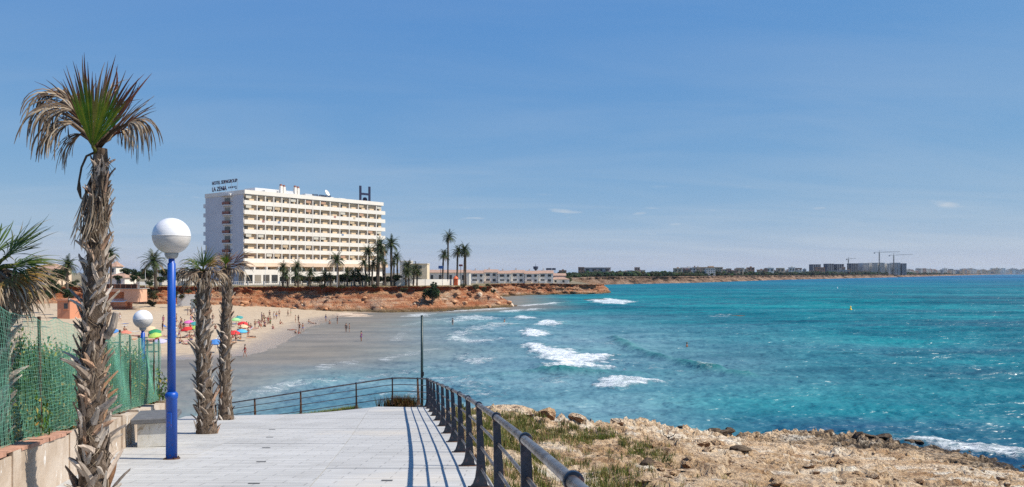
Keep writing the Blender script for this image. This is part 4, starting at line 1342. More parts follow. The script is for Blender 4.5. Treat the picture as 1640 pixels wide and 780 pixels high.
# the palm at the left edge, behind the fence
D4 = 8.6
c4 = at(-12, 436, D4)
b4 = Vector((c4.x, D4, hill(c4.x, D4) - 0.1))
P4 = empty('fan_palm', b4, 0, 'green and straw fan palm growing behind the mesh fence', 'palm')
h4 = c4 - b4
palm_trunk(P4, h4.z, 0.17, 0.13, (0, 0), 23, 90, 0.0, 0.97, 0.04)
S4 = [(40, 50, 'live', 0.72, 0.15, 32), (-20, 40, 'live', 0.70, 0.2, 32), (60, 20, 'live', 0.66, 0.35, 30), (-5, 12, 'live', 0.62, 0.4, 30), (120, 50, 'live', 0.7, 0.3, 30), (-90, 45, 'live', 0.66, 0.4, 30), (-140, 40, 'live', 0.7, 0.4, 28),
      (15, -2, 'straw', 0.70, 0.45, 26), (-25, -14, 'straw', 0.64, 0.7, 26), (50, -15, 'straw', 0.66, 0.9, 24), (5, -26, 'straw', 0.62, 0.8, 24), (-60, -25, 'straw', 0.6, 0.9, 22), (90, -10, 'straw', 0.6, 1.0, 22),
      (10, -38, 'dead', 0.62, 0.9, 22), (-30, -45, 'dead', 0.6, 0.8, 22), (40, -45, 'dead', 0.6, 0.8, 22), (-70, -50, 'dead', 0.5, 0.7, 20), (200, -20, 'straw', 0.6, 0.9, 20), (160, -40, 'dead', 0.6, 0.8, 20)]
for i, (az, el, st, L_, gr, nz) in enumerate(S4):
    d = Vector((math.cos(R(az)) * math.cos(R(el)), math.sin(R(az)) * math.cos(R(el)), math.sin(R(el))))
    hb = h4 + d * 0.25
    nrm = Vector((0, -0.55, 1)) if el < 60 else Vector((0, -1, 0.2))
    frond_part({'live': 'green_frond', 'straw': 'straw_frond'}.get(st, 'dead_frond'), P4, h4, hb, d, nrm, L_ * 0.80, nz, R(118), gr, st, 900 + i, joined=0.5, stiff=0.15)

# ---- boulders
def boulder_mesh(seed, flat=0.7, sub=4):
    """an angular block: a lump cut by many random planes, then roughened"""
    rnd = random.Random(seed * 13 + 1)
    planes = []
    for a in range(11):
        nrm = Vector((rnd.gauss(0, 1), rnd.gauss(0, 1), rnd.gauss(0.2, 0.9))).normalized()
        planes.append((nrm, rnd.uniform(0.52, 0.85)))
    bm = bmesh.new()
    bmesh.ops.create_icosphere(bm, subdivisions=sub, radius=1)
    for v in bm.verts:
        p = v.co * 1.1 + Vector((seed * 7.1, seed * 3.3, 0))
        q = v.co * (1 + 0.35 * noise.noise(p * 0.9))
        for nrm, lim in planes:
            h = q.dot(nrm) - lim
            if h > 0: q -= nrm * h * 0.93
        rg = 1 - 2 * abs(noise.noise(p * 2.6))
        q *= 1 + 0.10 * rg + 0.07 * noise.noise(p * 4.5) + 0.05 * noise.noise(p * 10.0)
        v.co = Vector((q.x, q.y, q.z * flat))
    me = bpy.data.meshes.new('boulder'); bm.to_mesh(me); bm.free()
    me.polygons.foreach_set('use_smooth', [False] * len(me.polygons))
    return me
def boulder_mat(name, cols):
    t = NT(name)
    v = t.coord('World')
    f = t.noise(v, 1.2, 6, 0.68); f2 = t.noise(v, 6, 6, 0.72)
    c = t.ramp(t.math('ADD', t.math('MULTIPLY', f, 0.6), t.math('MULTIPLY', f2, 0.4)), [(0.36, cols[0]), (0.5, cols[1]), (0.64, cols[2])])
    return t.done(c, 0.92, t.bump(f2, 0.9, 0.08), spec=0.15)
M_bould = boulder_mat('brown_boulder', [(0.16, 0.09, 0.055), (0.34, 0.21, 0.13), (0.52, 0.37, 0.25)])
M_bdark = boulder_mat('dark_weathered_boulder', [(0.045, 0.033, 0.025), (0.09, 0.065, 0.045), (0.20, 0.15, 0.10)])
BM = [boulder_mesh(s, f) for s, f in ((1, 0.75), (2, 0.6), (3, 0.8), (4, 0.65), (5, 0.7))]
for b_ in BM: b_.materials.append(M_rock)
BMd = []
for b_ in BM:
    c_ = b_.copy(); c_.materials.clear(); c_.materials.append(M_bdark); BMd.append(c_)
def put_boulder(px, py, size, label, v=0, rot=0.0, dark=False, group=None, sq=(1, 1, 1)):
    p = ray_down(px, py, bank_z, 3.0, 60)
    o = obj('boulder', (BMd if dark else BM)[v], None, None, (p.x, p.y, p.z + size * 0.12), (0, 0, rot), (size * sq[0], size * sq[1], size * sq[2]))
    tag(o, label, 'rock', group)
    return o
put_boulder(947, 668, 0.62, 'large tan boulder with a dark hollow at the crest of the bank', 2, 0.6)
put_boulder(925, 670, 0.36, 'squat tan boulder leaning against the large hollow boulder', 1, 2.0)
put_boulder(990, 682, 0.40, 'broken tan boulder on the crest of the bank beside the grass strip', 0, 1.1)
put_boulder(1086, 684, 0.42, 'dark pointed boulder standing alone at the water edge', 4, 0.3, True)
put_boulder(818, 664, 0.7, 'broad flat pale ledge rock just beyond the railing at the bank crest', 3, 0.0, False, None, (1.6, 1, 0.5))
put_boulder(875, 668, 0.45, 'rounded tan rock between the pale ledge and the squat boulder', 0, 2.6)
put_boulder(1122, 714, 0.36, 'pair-forming upright tan boulder in the middle of the bare bank', 2, 1.9)
put_boulder(1152, 717, 0.42, 'wide tan boulder with shaded left face in the middle of the bare bank', 0, 0.7)
put_boulder(1188, 721, 0.36, 'long dark reddish boulder, seaward-most of the three on the bare bank', 3, 0.2, True, None, (1.5, 0.9, 0.7))
put_boulder(1078, 706, 0.18, 'small dark stone beside the bare twig on the bank', 1, 0.2, True)
put_boulder(1036, 743, 0.2, 'small dark stone at the edge of the lower grass', 4, 1.2, True)
rnd = random.Random(5)
i = 0
while i < 46:
    px = rnd.uniform(1000, 1640); t_ = (px - 1000) / 640
    py = rnd.uniform(695 + t_ * 48, 778)
    p = ray_down(px, py, bank_z, 3.0, 60)
    if p.y > 55: continue
    s = rnd.uniform(0.07, 0.20)
    o = obj('stone', BM[rnd.randrange(5)], None, None, (p.x, p.y, p.z + s * 0.1), (rnd.uniform(-.3, .3), rnd.uniform(-.3, .3), rnd.uniform(0, 6)), (s * rnd.uniform(.8, 1.5), s, s * rnd.uniform(.6, 1)))
    tag(o, 'small tan stone lying loose on the bare rocky bank', 'stone', 'loose stones on the bank')
    i += 1
for i in range(34):
    # black weathered rocks fringing the water
    t_ = i / 33
    px = 1045 + t_ * 600 + rnd.uniform(-8, 8)
    bx = 8.5 + t_ * 25
    k = 0
    q = None
    poly = BANK
    # walk along the bank edge
    L = [(10.5, 47.5), (17, 51.8), (24, 51.2), (29.5, 47.2), (36, 42)]
    s_ = t_ * (len(L) - 1); a_ = min(int(s_), len(L) - 2); f_ = s_ - a_
    x = L[a_][0] * (1 - f_) + L[a_ + 1][0] * f_ + rnd.uniform(-0.8, 0.8); y = L[a_][1] * (1 - f_) + L[a_ + 1][1] * f_ + rnd.uniform(-1.2, 0.4)
    s = rnd.uniform(0.25, 0.5)
    o = obj('boulder', BMd[rnd.randrange(5)], None, None, (x, y, max(0.0, bank(x, y)) + s * 0.05), (rnd.uniform(-.3, .3), rnd.uniform(-.3, .3), rnd.uniform(0, 6)), (s * rnd.uniform(.9, 1.6), s, s * rnd.uniform(.5, 1)))
    tag(o, 'black weathered rock on the fringe of the bank where the sea breaks', 'rock', 'black rocks along the water edge')
# bare twig
p = ray_down(1072, 708, bank_z, 3, 60)
m = MB()
m.tube([(0, 0, -0.05), (-0.1, 0, 0.3), (-0.42, 0, 0.55), (-0.5, 0, 1.0)], [0.05, 0.04, 0.03, 0.015], 6); m.tube([(-0.1, 0, 0.3), (0.3, 0.05, 0.45), (0.55, 0.1, 0.75)], [0.04, 0.03, 0.012], 6)
o = m.build('driftwood', M_dark, None, True, loc=p, scale=0.5)
tag(o, 'dark bare twig of driftwood sticking up on the bank', 'driftwood')

# ---- grass on the bank and at the edge of the ramp
M_grass = vcol('coast_grass', 0.8, 0.3, 0, 0.15, 0.2, 6.0)
def grass_field(name, pts, label, seed, h=(0.06, 0.20), cols=None):
    rnd = random.Random(seed)
    cols = cols or [(0.10, 0.13, 0.025), (0.14, 0.165, 0.035), (0.20, 0.195, 0.055), (0.30, 0.255, 0.10), (0.40, 0.33, 0.16), (0.26, 0.24, 0.08), (0.09, 0.10, 0.03)]
    m = MB()
    for (x, y, z, k) in pts:
        c0 = rnd.choice(cols)
        for b in range(rnd.randint(9, 14)):
            a = rnd.uniform(0, 6.28); l = rnd.uniform(*h) * k
            w = rnd.uniform(0.0025, 0.006) * (1 + y * 0.03)
            ox = x + rnd.uniform(-0.09, 0.09); oy = y + rnd.uniform(-0.09, 0.09)
            dx, dy = math.cos(a), math.sin(a)
            ln = rnd.uniform(0.15, 0.7) * l
            c = tuple(q * rnd.uniform(0.75, 1.25) for q in c0)
            px_, py_ = -dy * w, dx * w
            m.add([(ox - px_, oy - py_, z - 0.02), (ox + px_, oy + py_, z - 0.02), (ox + dx * ln * 0.45 + px_ * 0.7, oy + dy * ln * 0.45 + py_ * 0.7, z + l * 0.65), (ox + dx * ln * 0.45 - px_ * 0.7, oy + dy * ln * 0.45 - py_ * 0.7, z + l * 0.65), (ox + dx * ln, oy + dy * ln, z + l)],
                  [(0, 1, 2, 3), (3, 2, 4)], c)
    o = m.build(name, M_grass)
    tag(o, label, 'grass', None, 'stuff')
rnd = random.Random(9)
cand = []
for _ in range(42000):
    x = rnd.uniform(-2.5, 12); y = rnd.uniform(3, 31)
    cand.append((x, y))
cx_ = np.array(cand)
bz, bsd = bank_np(cx_[:, 0], cx_[:, 1])
nf = fbm(cx_[:, 0] * 0.55, cx_[:, 1] * 0.5, 3)
ex = 0.69 - 0.128 * cx_[:, 1] + 0.28
u = cx_[:, 0] - ex
# strips of grass: along the ramp, and a band on the crest
dens = (1 - ss((u - 2.6) / 1.6)) * ss((u - 0.05) / 0.2) * ss((nf + 0.22) / 0.3)
crest = np.exp(-((cx_[:, 1] - (24.6 + 0.15 * cx_[:, 0])) / 1.5) ** 2) * ss((u - 0.2) / 0.5) * (1 - ss((u - 5.6) / 2.0)) * ss((nf + 0.4) / 0.3)
gap = 1 - np.exp(-((cx_[:, 1] - (20.6 + 0.1 * cx_[:, 0])) / 1.1) ** 2) * ss((u - 0.8) / 1.0)
sparse = 0.10 * ss((nf - 0.12) / 0.2) * (cx_[:, 1] < 22)
prob = np.clip(np.maximum(dens * gap, crest) + sparse, 0, 1) * (bsd < -0.5)
pk = [(x, y, z, 1.0) for (x, y), z, pr_, q in zip(cand, bz, prob, _rs.rand(len(cand))) if q < pr_]
print('tufts', len(pk))
grass_field('bank_grass', pk[:11000], 'dry yellow-green grass growing on the bank beside the railing', 4)
rnd = random.Random(10)
pk = []
for _ in range(1100):
    x = rnd.uniform(-8.9, -5.9); y = 30.2 + max(0, -(x + 5.9)) * 0.40 + rnd.uniform(-0.10, 0.45)
    pk.append((x, y, G(x, y) - 0.16, 1.0 if rnd.random() < 0.6 else 1.3))
grass_field('edge_grass', [q for q in pk if q[0] < -5.6], 'low green weeds growing outside the far stretch of railing', 6, (0.08, 0.26), [(0.12, 0.16, 0.03), (0.17, 0.20, 0.04), (0.28, 0.26, 0.08)])
pk = [(-4.2 + random.gauss(0, 0.28), 30.0 + random.gauss(0, 0.10), G(-4.2, 30) - 0.15, random.uniform(0.8, 1.4)) for _ in range(200)]
grass_field('weed_clump', pk, 'reddish weed clump growing at the foot of the railing bend', 8, (0.15, 0.42), [(0.10, 0.05, 0.02), (0.16, 0.09, 0.03), (0.09, 0.10, 0.02), (0.20, 0.13, 0.05)])

# ---- shrubs behind the fence
M_leaf = vcol('shrub_leaf', 0.5, 0.3, 0, 0.35, 0.2, 4.0)
def leaf_mass(m, blobs, n, size, cols, rnd, lean=0.3):
    """n leaf-sized faces spread through a set of ellipsoids"""
    tot = sum(b[3] * b[4] * b[5] for b in blobs)
    for b in blobs:
        k = int(n * b[3] * b[4] * b[5] / tot)
        tone = rnd.uniform(0.75, 1.15)
        for _ in range(k):
            while True:
                q = Vector((rnd.uniform(-1, 1), rnd.uniform(-1, 1), rnd.uniform(-1, 1)))
                if 0.25 < q.length < 1: break
            q = q * (0.8 + 0.3 * rnd.random())
            p = Vector((b[0] + q.x * b[3], b[1] + q.y * b[4], b[2] + q.z * b[5]))
            d = (q.normalized() + Vector((rnd.gauss(0, 0.7), rnd.gauss(0, 0.7), rnd.gauss(0.25, 0.6)))).normalized()
            s = d.orthogonal().normalized(); s = Matrix.Rotation(rnd.uniform(0, 6.28), 3, d) @ s
            t = d.cross(s)
            l = size * rnd.uniform(0.6, 1.4); w = l * rnd.uniform(0.35, 0.6)
            c = tuple(x * tone * rnd.uniform(0.7, 1.3) for x in rnd.choice(cols))
            m.add([p - s * l, p + t * w + d * l * 0.2, p + s * l, p - t * w + d * l * 0.2], [(0, 1, 2, 3)], c)
GREEN = [(0.045, 0.10, 0.018), (0.06, 0.13, 0.02), (0.035, 0.075, 0.016), (0.09, 0.16, 0.03)]
def shrub_mesh(seed, n=2300, size=0.035, cols=GREEN, r=(0.8, 0.75, 0.6), nb=9, flowers=True):
    rnd = random.Random(seed)
    blobs = [(rnd.gauss(0, 0.42) * r[0], rnd.gauss(0, 0.42) * r[1], r[2] * rnd.uniform(0.35, 1.05), r[0] * rnd.uniform(0.3, 0.55), r[1] * rnd.uniform(0.3, 0.55), r[2] * rnd.uniform(0.3, 0.5)) for _ in range(nb)]
    m = MB()
    leaf_mass(m, blobs, n, size, cols + ([(0.42, 0.34, 0.05)] if flowers and rnd.random() < 0.6 else []), rnd)
    me = m.mesh('foliage'); me.materials.append(M_leaf)
    s = MB()
    for b in blobs[:6]:
        s.tube([(0, 0, -0.2), (b[0] * 0.5, b[1] * 0.5, b[2] * 0.5), (b[0], b[1], b[2])], [0.02, 0.014, 0.006], 5)
    st = s.mesh('stems'); st.materials.append(M_trunk)
    return me, st
SHR = [shrub_mesh(40 + i, 5200, 0.027) for i in range(4)]
rnd = random.Random(12)
i = 0
spots = []
y = 3.6
while y < 21:
    for row in range(2):
        spots.append((wall_x(y) - 1.05 - row * 1.0 + rnd.uniform(-0.15, 0.15), y + rnd.uniform(-0.2, 0.2), rnd.uniform(0.85, 1.15)))
    y += 0.95
for (x, y, s) in spots:
    e = empty('shrub', (x, y, hill(x, y) + 0.02), rnd.uniform(0, 6.28), 'leafy green shrub pressed against the back of the mesh fence', 'shrub', 'shrubs behind the mesh fence')
    e.scale = (s * 1.15, s * 1.15, s * rnd.uniform(1.15, 1.5) * (1.15 if y < 9 else 1.25))
    f, st = SHR[i % 4]
    obj('foliage', f, None, e); obj('stems', st, None, e)
    i += 1
# ================================================================== THE HOTEL
def wall_paint(name, col, scale=0.25, vary=0.06, rough=0.85):
    if name in MATS: return MATS[name]
    t = NT(name)
    v = t.coord('World'); vs = t.coord('World', (1, 1, 0.12))
    f = t.noise(v, scale, 5, 0.6); f2 = t.noise(vs, 1.2, 5, 0.65)
    c = t.ramp(f, [(0.3, tuple(x * (1 - vary) for x in col)), (0.7, tuple(min(1, x * (1 + vary)) for x in col))])
    c = t.mix(t.rng(f2, 0.58, 0.75, 0, 0.25), c, tuple(x * 0.7 for x in col))
    MATS[name] = t.done(c, rough, None, spec=0.2)
    return MATS[name]
M_white = wall_paint('white_render', (0.76, 0.71, 0.64))
M_white2 = wall_paint('grey_white_render', (0.66, 0.66, 0.66))
M_peach = wall_paint('peach_render', (0.74, 0.56, 0.42))
M_beige = wall_paint('beige_balcony_wall', (0.74, 0.56, 0.37))
M_glass = None
def glass_mat():
    t = NT('dark_window_glass')
    oi = t.n('ShaderNodeObjectInfo')
    c = t.ramp(oi.outputs['Random'], [(0, (0.012, 0.016, 0.02)), (0.5, (0.03, 0.035, 0.04)), (0.8, (0.12, 0.10, 0.08)), (1.0, (0.35, 0.30, 0.24))])
    return t.done(c, 0.12, None, spec=0.6)
M_glass = glass_mat()
M_shutg = simple('galvanised_frame', (0.22, 0.24, 0.28), 0.6)
M_navy = simple('navy_sign', (0.012, 0.013, 0.05), 0.5, 0.1)
M_brick = simple('red_railing', (0.30, 0.12, 0.09), 0.7, 0.2)
def text_mesh(body, size, ext):
    cu = bpy.data.curves.new('sign_text', 'FONT')
    cu.body = body; cu.size = size; cu.extrude = ext; cu.resolution_u = 3
    try: cu.offset = size * 0.012
    except Exception: pass
    o = bpy.data.objects.new('tmp_text', cu); COL.objects.link(o)
    dg = bpy.context.evaluated_depsgraph_get()
    me = bpy.data.meshes.new_from_object(o.evaluated_get(dg))
    bpy.data.objects.remove(o); bpy.data.curves.remove(cu)
    return me

HZ = 7.4
th = math.atan2(0.78, 0.62)
hotel = empty('hotel', (-83.0, 246.0, HZ), th, 'large white seaside hotel block with rows of balconies on the cliff top', 'hotel')
L_, W_ = 58.0, 21.5
hb = lambda name, mat, *bx, parent=None: (lambda m: [m.box(*b) for b in bx] and m.build(name, mat, parent or hotel))(MB())
FL = 3.0; Z7 = 7.0; NF = 7
TOP = Z7 + NF * FL
hb('main_block', wall_paint('shade_toned_render', (0.55, 0.56, 0.60)), (0.0, 0.0, 0, L_ - 1.2, W_, TOP))  # greyer than the white fronts: shade of the end wall put into the colour
hb('roof_parapet', M_white, (-0.15, -1.0, TOP, L_ - 1.0, -0.85, TOP + 1.25), (-0.15, -0.85, TOP, 0.1, W_ + 0.2, TOP + 1.25), (0.1, W_ - 0.05, TOP, L_ - 1.0, W_ + 0.2, TOP + 1.25), (L_ - 1.2, -0.85, TOP, L_ - 1.0, W_ - 0.05, TOP + 1.25))
hb('roof_slab', M_white2, (0.1, -0.85, TOP - 0.02, L_ - 1.2, W_ - 0.05, TOP + 0.15))
bays = [4.4] + [3.05] * 8 + [4.18] * 7
bx = [0.0]
for b in bays: bx.append(bx[-1] + b)
scale_b = (L_ - 0.1) / bx[-1]
bx = [b * scale_b for b in bx]
mm = MB(); mm.box(-0.14, -0.83, 0, 0.14, -0.003, FL - 0.26); PART = mm.mesh('partition'); PART.materials.append(M_white)
mm = MB(); mm.box(0, -0.06, 0, 1.1, 0.0, 2.1); DOOR = mm.mesh('balcony_door'); DOOR.materials.append(M_glass)
mm = MB(); mm.box(0, -0.075, 0, 1.1, -0.062, 0.07); mm.box(0.52, -0.075, 0.07, 0.59, -0.062, 2.1); mm.box(0, -0.075, 2.03, 0.52, -0.062, 2.1); FRM = mm.mesh('door_frame'); FRM.materials.append(wall_paint('brown_frame', (0.20, 0.13, 0.08)))
for f in range(NF):
    z = Z7 + f * FL
    hb('balcony_floor', M_white, (-0.1, -0.72, z - 0.24, L_ - (0.0 if f < 6 else 0.0), -0.002, z))
    hb('balcony_parapet', M_white, (-0.12, -0.80, z - 0.26, L_ + 0.0, -0.68, z + 1.08))
    hb('balcony_back_wall', M_beige, (0.15, -0.035, z + 0.002, L_ - 1.3, -0.004, z + FL - 0.245))
    # end cap of each balcony row
    hb('balcony_end', M_white, (L_ - 0.12, -0.67, z + 0.002, L_ - 0.002, 1.2, z + 1.06))
    for i in range(len(bays)):
        if i: obj('partition', PART, None, hotel, (bx[i], 0, z + 0.003))
        w = bx[i + 1] - bx[i]
        s = 1.0 if w < 4 else 1.15
        d = obj('balcony_door', DOOR, None, hotel, (bx[i] + 0.28, -0.038, z + 0.004), None, (s, 1, 1))
        obj('door_frame', FRM, None, d)
TW = [tinted('bather_cloth', 0.8)]
mm = MB(); mm.box(0, -0.835, 0.45, 0.9, -0.806, 1.10); TOW = mm.mesh('hung_towel'); TOW.materials.append(TW[0])
mm = MB(); mm.box(0, -0.66, 1.75, 1.9, -0.56, 2.72); AWN = mm.mesh('blind'); AWN.materials.append(TW[0])
hr = random.Random(8)
for f in range(NF):
    for i in range(len(bays)):
        q = hr.random()
        if q < 0.035:
            o = obj('hung_towel', TOW, None, hotel, (bx[i] + hr.uniform(0.4, 1.8), 0, Z7 + f * FL)); o.color = hr.choice([(0.42, 0.2, 0.17, 1), (0.2, 0.28, 0.42, 1), (0.55, 0.48, 0.35, 1)])
        elif q < 0.20:
            o = obj('blind', AWN, None, hotel, (bx[i] + 0.5, 0, Z7 + f * FL)); o.color = hr.choice([(0.55, 0.42, 0.28, 1), (0.5, 0.3, 0.2, 1), (0.6, 0.56, 0.48, 1)])
# podium storeys below the balconies
hb('podium_band', M_peach, (-0.2, -1.95, 6.0 - 0.45, L_ + 0.3, -0.002, 6.70))
hb('podium_wall', M_white, (0.1, -0.35, 0, L_ - 0.4, -0.004, 5.54))
x = 3.0
while x < L_ - 4:
    hb('loggia_back_wall', M_beige, (x, -0.40, 3.45, x + 4.0, -0.36, 5.5))
    hb('loggia_pier', M_white, (x - 0.35, -1.9, 0, x, -0.41, 5.53))
    hb('loggia_window', M_glass, (x + 0.3, -0.45, 3.5, x + 2.1, -0.41, 5.2))
    hb('loggia_parapet', M_white, (x + 0.001, -1.88, 2.4, x + 4.05, -1.70, 4.0))
    hb('ground_window', M_glass, (x + 0.3, -0.45, 0.3, x + 3.6, -0.41, 2.3))
    x += 4.4
# the corner pavilion with large dark windows
pav = (-3.0, -5.2, 0, 9.5, -1.96, 4.6)
hb('corner_pavilion', M_white, pav)
for k in range(4):
    x0 = -2.4 + k * 3.0
    hb('pavilion_window', M_glass, (x0, -5.28, 0.5, x0 + 2.2, -5.21, 3.0))
for k in range(2):
    hb('pavilion_window', M_glass, (-3.08, -4.8 + k * 1.5, 0.5, -3.01, -3.7 + k * 1.5, 3.0))
# shaded end wall: a stack of small balconies in the middle
bal = MB(); n_ = 8
poly = [(0, 0)] + [(-1.35 * math.sin(math.pi * k / n_) ** 0.7, 5.4 * k / n_) for k in range(1, n_)] + [(0, 5.4)]
for f in range(NF + 1):
    z = Z7 + (f - 1) * FL if f else Z7 - FL
    if f == 0: z = Z7 - FL
    m = MB(); m.box(-0.06, 7.2, z + 0.05, -0.003, 10.2, z + 2.2); m.build('end_door', M_glass, hotel)
    m = MB(); m.box(-0.03, 6.0, z + 0.02, -0.002, 7.1, z + 2.4); m.build('end_reveal', M_white2, hotel)
    m = MB(); m.prism([(x_ - 0.002, y_ + 5.8) for x_, y_ in poly][::-1], z - 0.28, z); o_ = m.build('end_balcony', M_white2, hotel)
    m = MB()
    pr_ = [(x_ - 0.02, y_ + 5.8) for x_, y_ in poly[1:-1]]
    m.tube([(x_, y_, z + 1.0) for x_, y_ in [(-0.03, 5.83)] + pr_ + [(-0.03, 11.17)]], 0.05, 5)
    for x_, y_ in pr_: m.tube([(x_ + 0.05, y_, z - 0.01), (x_ + 0.05, y_, z + 1.0)], 0.03, 4)
    m.box(-0.9, 6.6, z + 0.12, -0.86, 10.4, z + 0.85)
    m.build('balcony_railing', M_brick, o_)
hb('end_canopy', M_white2, (-1.5, 5.6, TOP - 0.2, -0.16, 11.3, TOP + 0.5))
# recessed stubs at both ends of the end wall
for f in range(NF):
    z = Z7 + f * FL
    hb('rear_balcony', M_white2, (0.2, W_ + 0.01, z - 0.25, 40.0, W_ + 1.6, z + 1.0))
hb('end_base_band', M_brick, (-0.08, 0.5, 6.0, -0.004, W_ - 0.2, 6.35))
# roof plant
hb('plant_room', M_white2, (7.5, 5.0, TOP + 0.152, 24, 11, TOP + 2.9))
hb('plant_room', M_white, (10, 3.2, TOP + 0.153, 15, 4.9, TOP + 2.2))
for x0 in (15.0, 20.5):
    for k in range(2):
        hb('chimney', M_white, (x0 + k * 1.15, 2.0, TOP + 0.151, x0 + 0.85 + k * 1.15, 2.9, TOP + 3.9 - 0.2 * k))
        hb('chimney_cap', M_brick, (x0 + 0.12 + k * 1.15, 2.15, TOP + 3.905 - 0.2 * k, x0 + 0.73 + k * 1.15, 2.75, TOP + 4.5 - 0.2 * k))
hb('roof_pipe_deck', M_white2, (16.4, 2.3, TOP + 1.6, 20.4, 2.7, TOP + 2.1))
hb('roof_unit', M_white2, (30, 1.0, TOP + 0.152, 33, 2.6, TOP + 1.9), (34.5, 1.2, TOP + 0.152, 36, 2.6, TOP + 1.7), (24, 1.0, TOP + 0.152, 27.4, 3.0, TOP + 2.0), (38, 1.0, TOP + 0.152, 41, 2.4, TOP + 1.6))
me = bpy.data.meshes.new('satellite_dish')
mm = MB(); mm.lathe([(0.0, 0.0), (0.5, 0.06), (0.9, 0.25), (1.15, 0.5), (1.1, 0.52), (0.6, 0.14), (0.0, 0.06)], 16)
mm.build('satellite_dish', M_white, hotel, True, loc=(32.0, 0.2, TOP + 2.6), rot=(R(62), 0, R(20)))
# signs
rs = MB(); 
def sign(body, size, loc, rotz, name='roof_sign'):
    o_ = obj(name, text_mesh(body, size, 0.08), M_navy, hotel, loc, (R(90), 0, rotz))
    return o_
# on the end wall letters run from the rear corner towards the front corner
sign('HOTEL SERVIGROUP', 1.55, (-0.12, 17.4, TOP + 3.9), R(-90))
sign('LA ZENIA', 1.95, (-0.12, 17.4, TOP + 1.75), R(-90))
sign('* * * * S', 1.4, (-0.12, 8.0, TOP + 1.75), R(-90))
m = MB()
for y_ in (17.0, 13.5, 10.0, 6.5, 3.2): m.box(0.05, y_ - 0.04, TOP + 1.255, 0.12, y_ + 0.04, TOP + 4.7)
m.build('sign_frame', M_shutg, hotel)
sign('HOTEL SERVIGROUP', 0.85, (25.5, -0.6, TOP + 1.35), 0.0)
m = MB()
m.box(0, 0, 0, 0.75, 0.4, 6.3); m.box(4.2, 0, 0, 4.95, 0.4, 6.3); m.box(0.75, 0.001, 3.1, 4.2, 0.399, 3.85)
m.build('letter_sign', M_navy, hotel, loc=(46.0, -0.8, TOP + 0.16))
m = MB()
m.lathe([(0.85, -0.1), (1.05, -0.1), (1.05, 0.1), (0.85, 0.1), (0.85, -0.1)], 20, Matrix.Rotation(R(90), 4, 'X')); m.box(-0.10, -0.1, -0.8, 0.10, 0.1, 0.8); m.box(-0.5, -0.09, -0.1, 0.5, 0.09, 0.1)
m.build('sign_emblem', M_navy, hotel, loc=(46.0 + 2.5, -0.6, TOP + 1.5))

# ================================================================== PLATEAU THINGS
def plat_z(x, y):
    d = (PP[:, 0] - x) ** 2 + (PP[:, 1] - y) ** 2
    return float(PP[int(np.argmin(d)), 2]) - 0.05
# ---- feather palms round the hotel
M_pal = vcol('feather_palm_leaf', 0.6, 0.2, 0, 0.3, 0.2, 1.0)
def feather_crown(seed, n=42, L=3.1, dry=0.15):
    rnd = random.Random(seed)
    m = MB()
    for i in range(n):
        az = i * 2.39996 + rnd.uniform(-0.2, 0.2)
        el = R(80 - 105 * (i / n) ** 0.9 + rnd.uniform(-8, 8))
        d = Vector((math.cos(az) * math.cos(el), math.sin(az) * math.cos(el), math.sin(el)))
        p = Vector((0, 0, 0)); ln = L * rnd.uniform(0.85, 1.1); K = 9
        dead = i > n * 0.8 and rnd.random() < dry * 3
        base = rnd.choice([(0.035, 0.055, 0.018), (0.05, 0.075, 0.025), (0.028, 0.045, 0.016), (0.075, 0.09, 0.03)]) if not dead else (0.22, 0.15, 0.07)
        prev = None
        for k in range(K):
            t = k / K
            d = (d + Vector((0, 0, -0.10 - 0.16 * t))).normalized()
            q = p + d * ln / K
            s = d.cross(Vector((0, 0, 1))); s = s.normalized() if s.length > 1e-3 else Vector((1, 0, 0))
            w = ln * 0.25 * (math.sin(math.pi * min(1, t * 0.8 + 0.16)) ** 0.7) * (1 - 0.45 * t)
            c = tuple(x * rnd.uniform(0.75, 1.25) for x in base)
            for sg in (-1, 1):
                for h in range(2):
                    a = p.lerp(q, h * 0.5)
                    tip = a + s * sg * w * rnd.uniform(0.8, 1.1) + d * w * 0.6 + Vector((0, 0, -0.30 * w))
                    b = a + d * ln / K * 0.42
                    m.add([a, b, tip], [(0, 1, 2)], c)
            p = q
    me = m.mesh('crown'); me.materials.append(M_pal)
    return me
CROWN = [feather_crown(60 + i) for i in range(4)]
def ptrunk_mesh(seed):
    rnd = random.Random(seed)
    pts = [(0.02 * math.sin(t * 0.9 + seed) * 3 * t, 0.015 * t, t) for t in [k / 10 for k in range(11)]]
    m = MB()
    rr_ = [1.25] + [1.0 + 0.12 * rnd.uniform(-1, 1) for _ in range(9)] + [1.25]
    m.tube(pts, [0.001 * 0 + 0.05 * r for r in rr_], 8)
    me = m.mesh('trunk', True); me.materials.append(M_ptr)
    return me
M_ptr = simple('feather_palm_trunk', (0.10, 0.075, 0.055), 0.95, 0.3, 3.0, 0.5, 0.05)
PTR = [ptrunk_mesh(i) for i in range(3)]
def date_palm(px, py_crown, d, label, group, crown_s=1.0, thick=0.28, zb=None, i=[0]):
    c = at(px, py_crown, d)
    zb = plat_z(c.x, c.y) - 0.2 if zb is None else zb
    H = max(1.2, c.z - zb)
    e = empty('date_palm', (c.x, c.y, zb), random.uniform(0, 6.28), label, 'palm', group)
    t = obj('trunk', PTR[i[0] % 3], None, e, None, None, (thick / 0.05, thick / 0.05, H))
    me = PTR[i[0] % 3]
    tip = me.vertices[len(me.vertices) - 1].co
    obj('crown', CROWN[i[0] % 4], None, e, (tip.x * thick / 0.05, tip.y * thick / 0.05, H), None, crown_s)
    i[0] += 1
    return e
G1 = 'palms in front of the hotel'
LB1 = 'tall date palm in the dense cluster at the seaward end of the hotel'
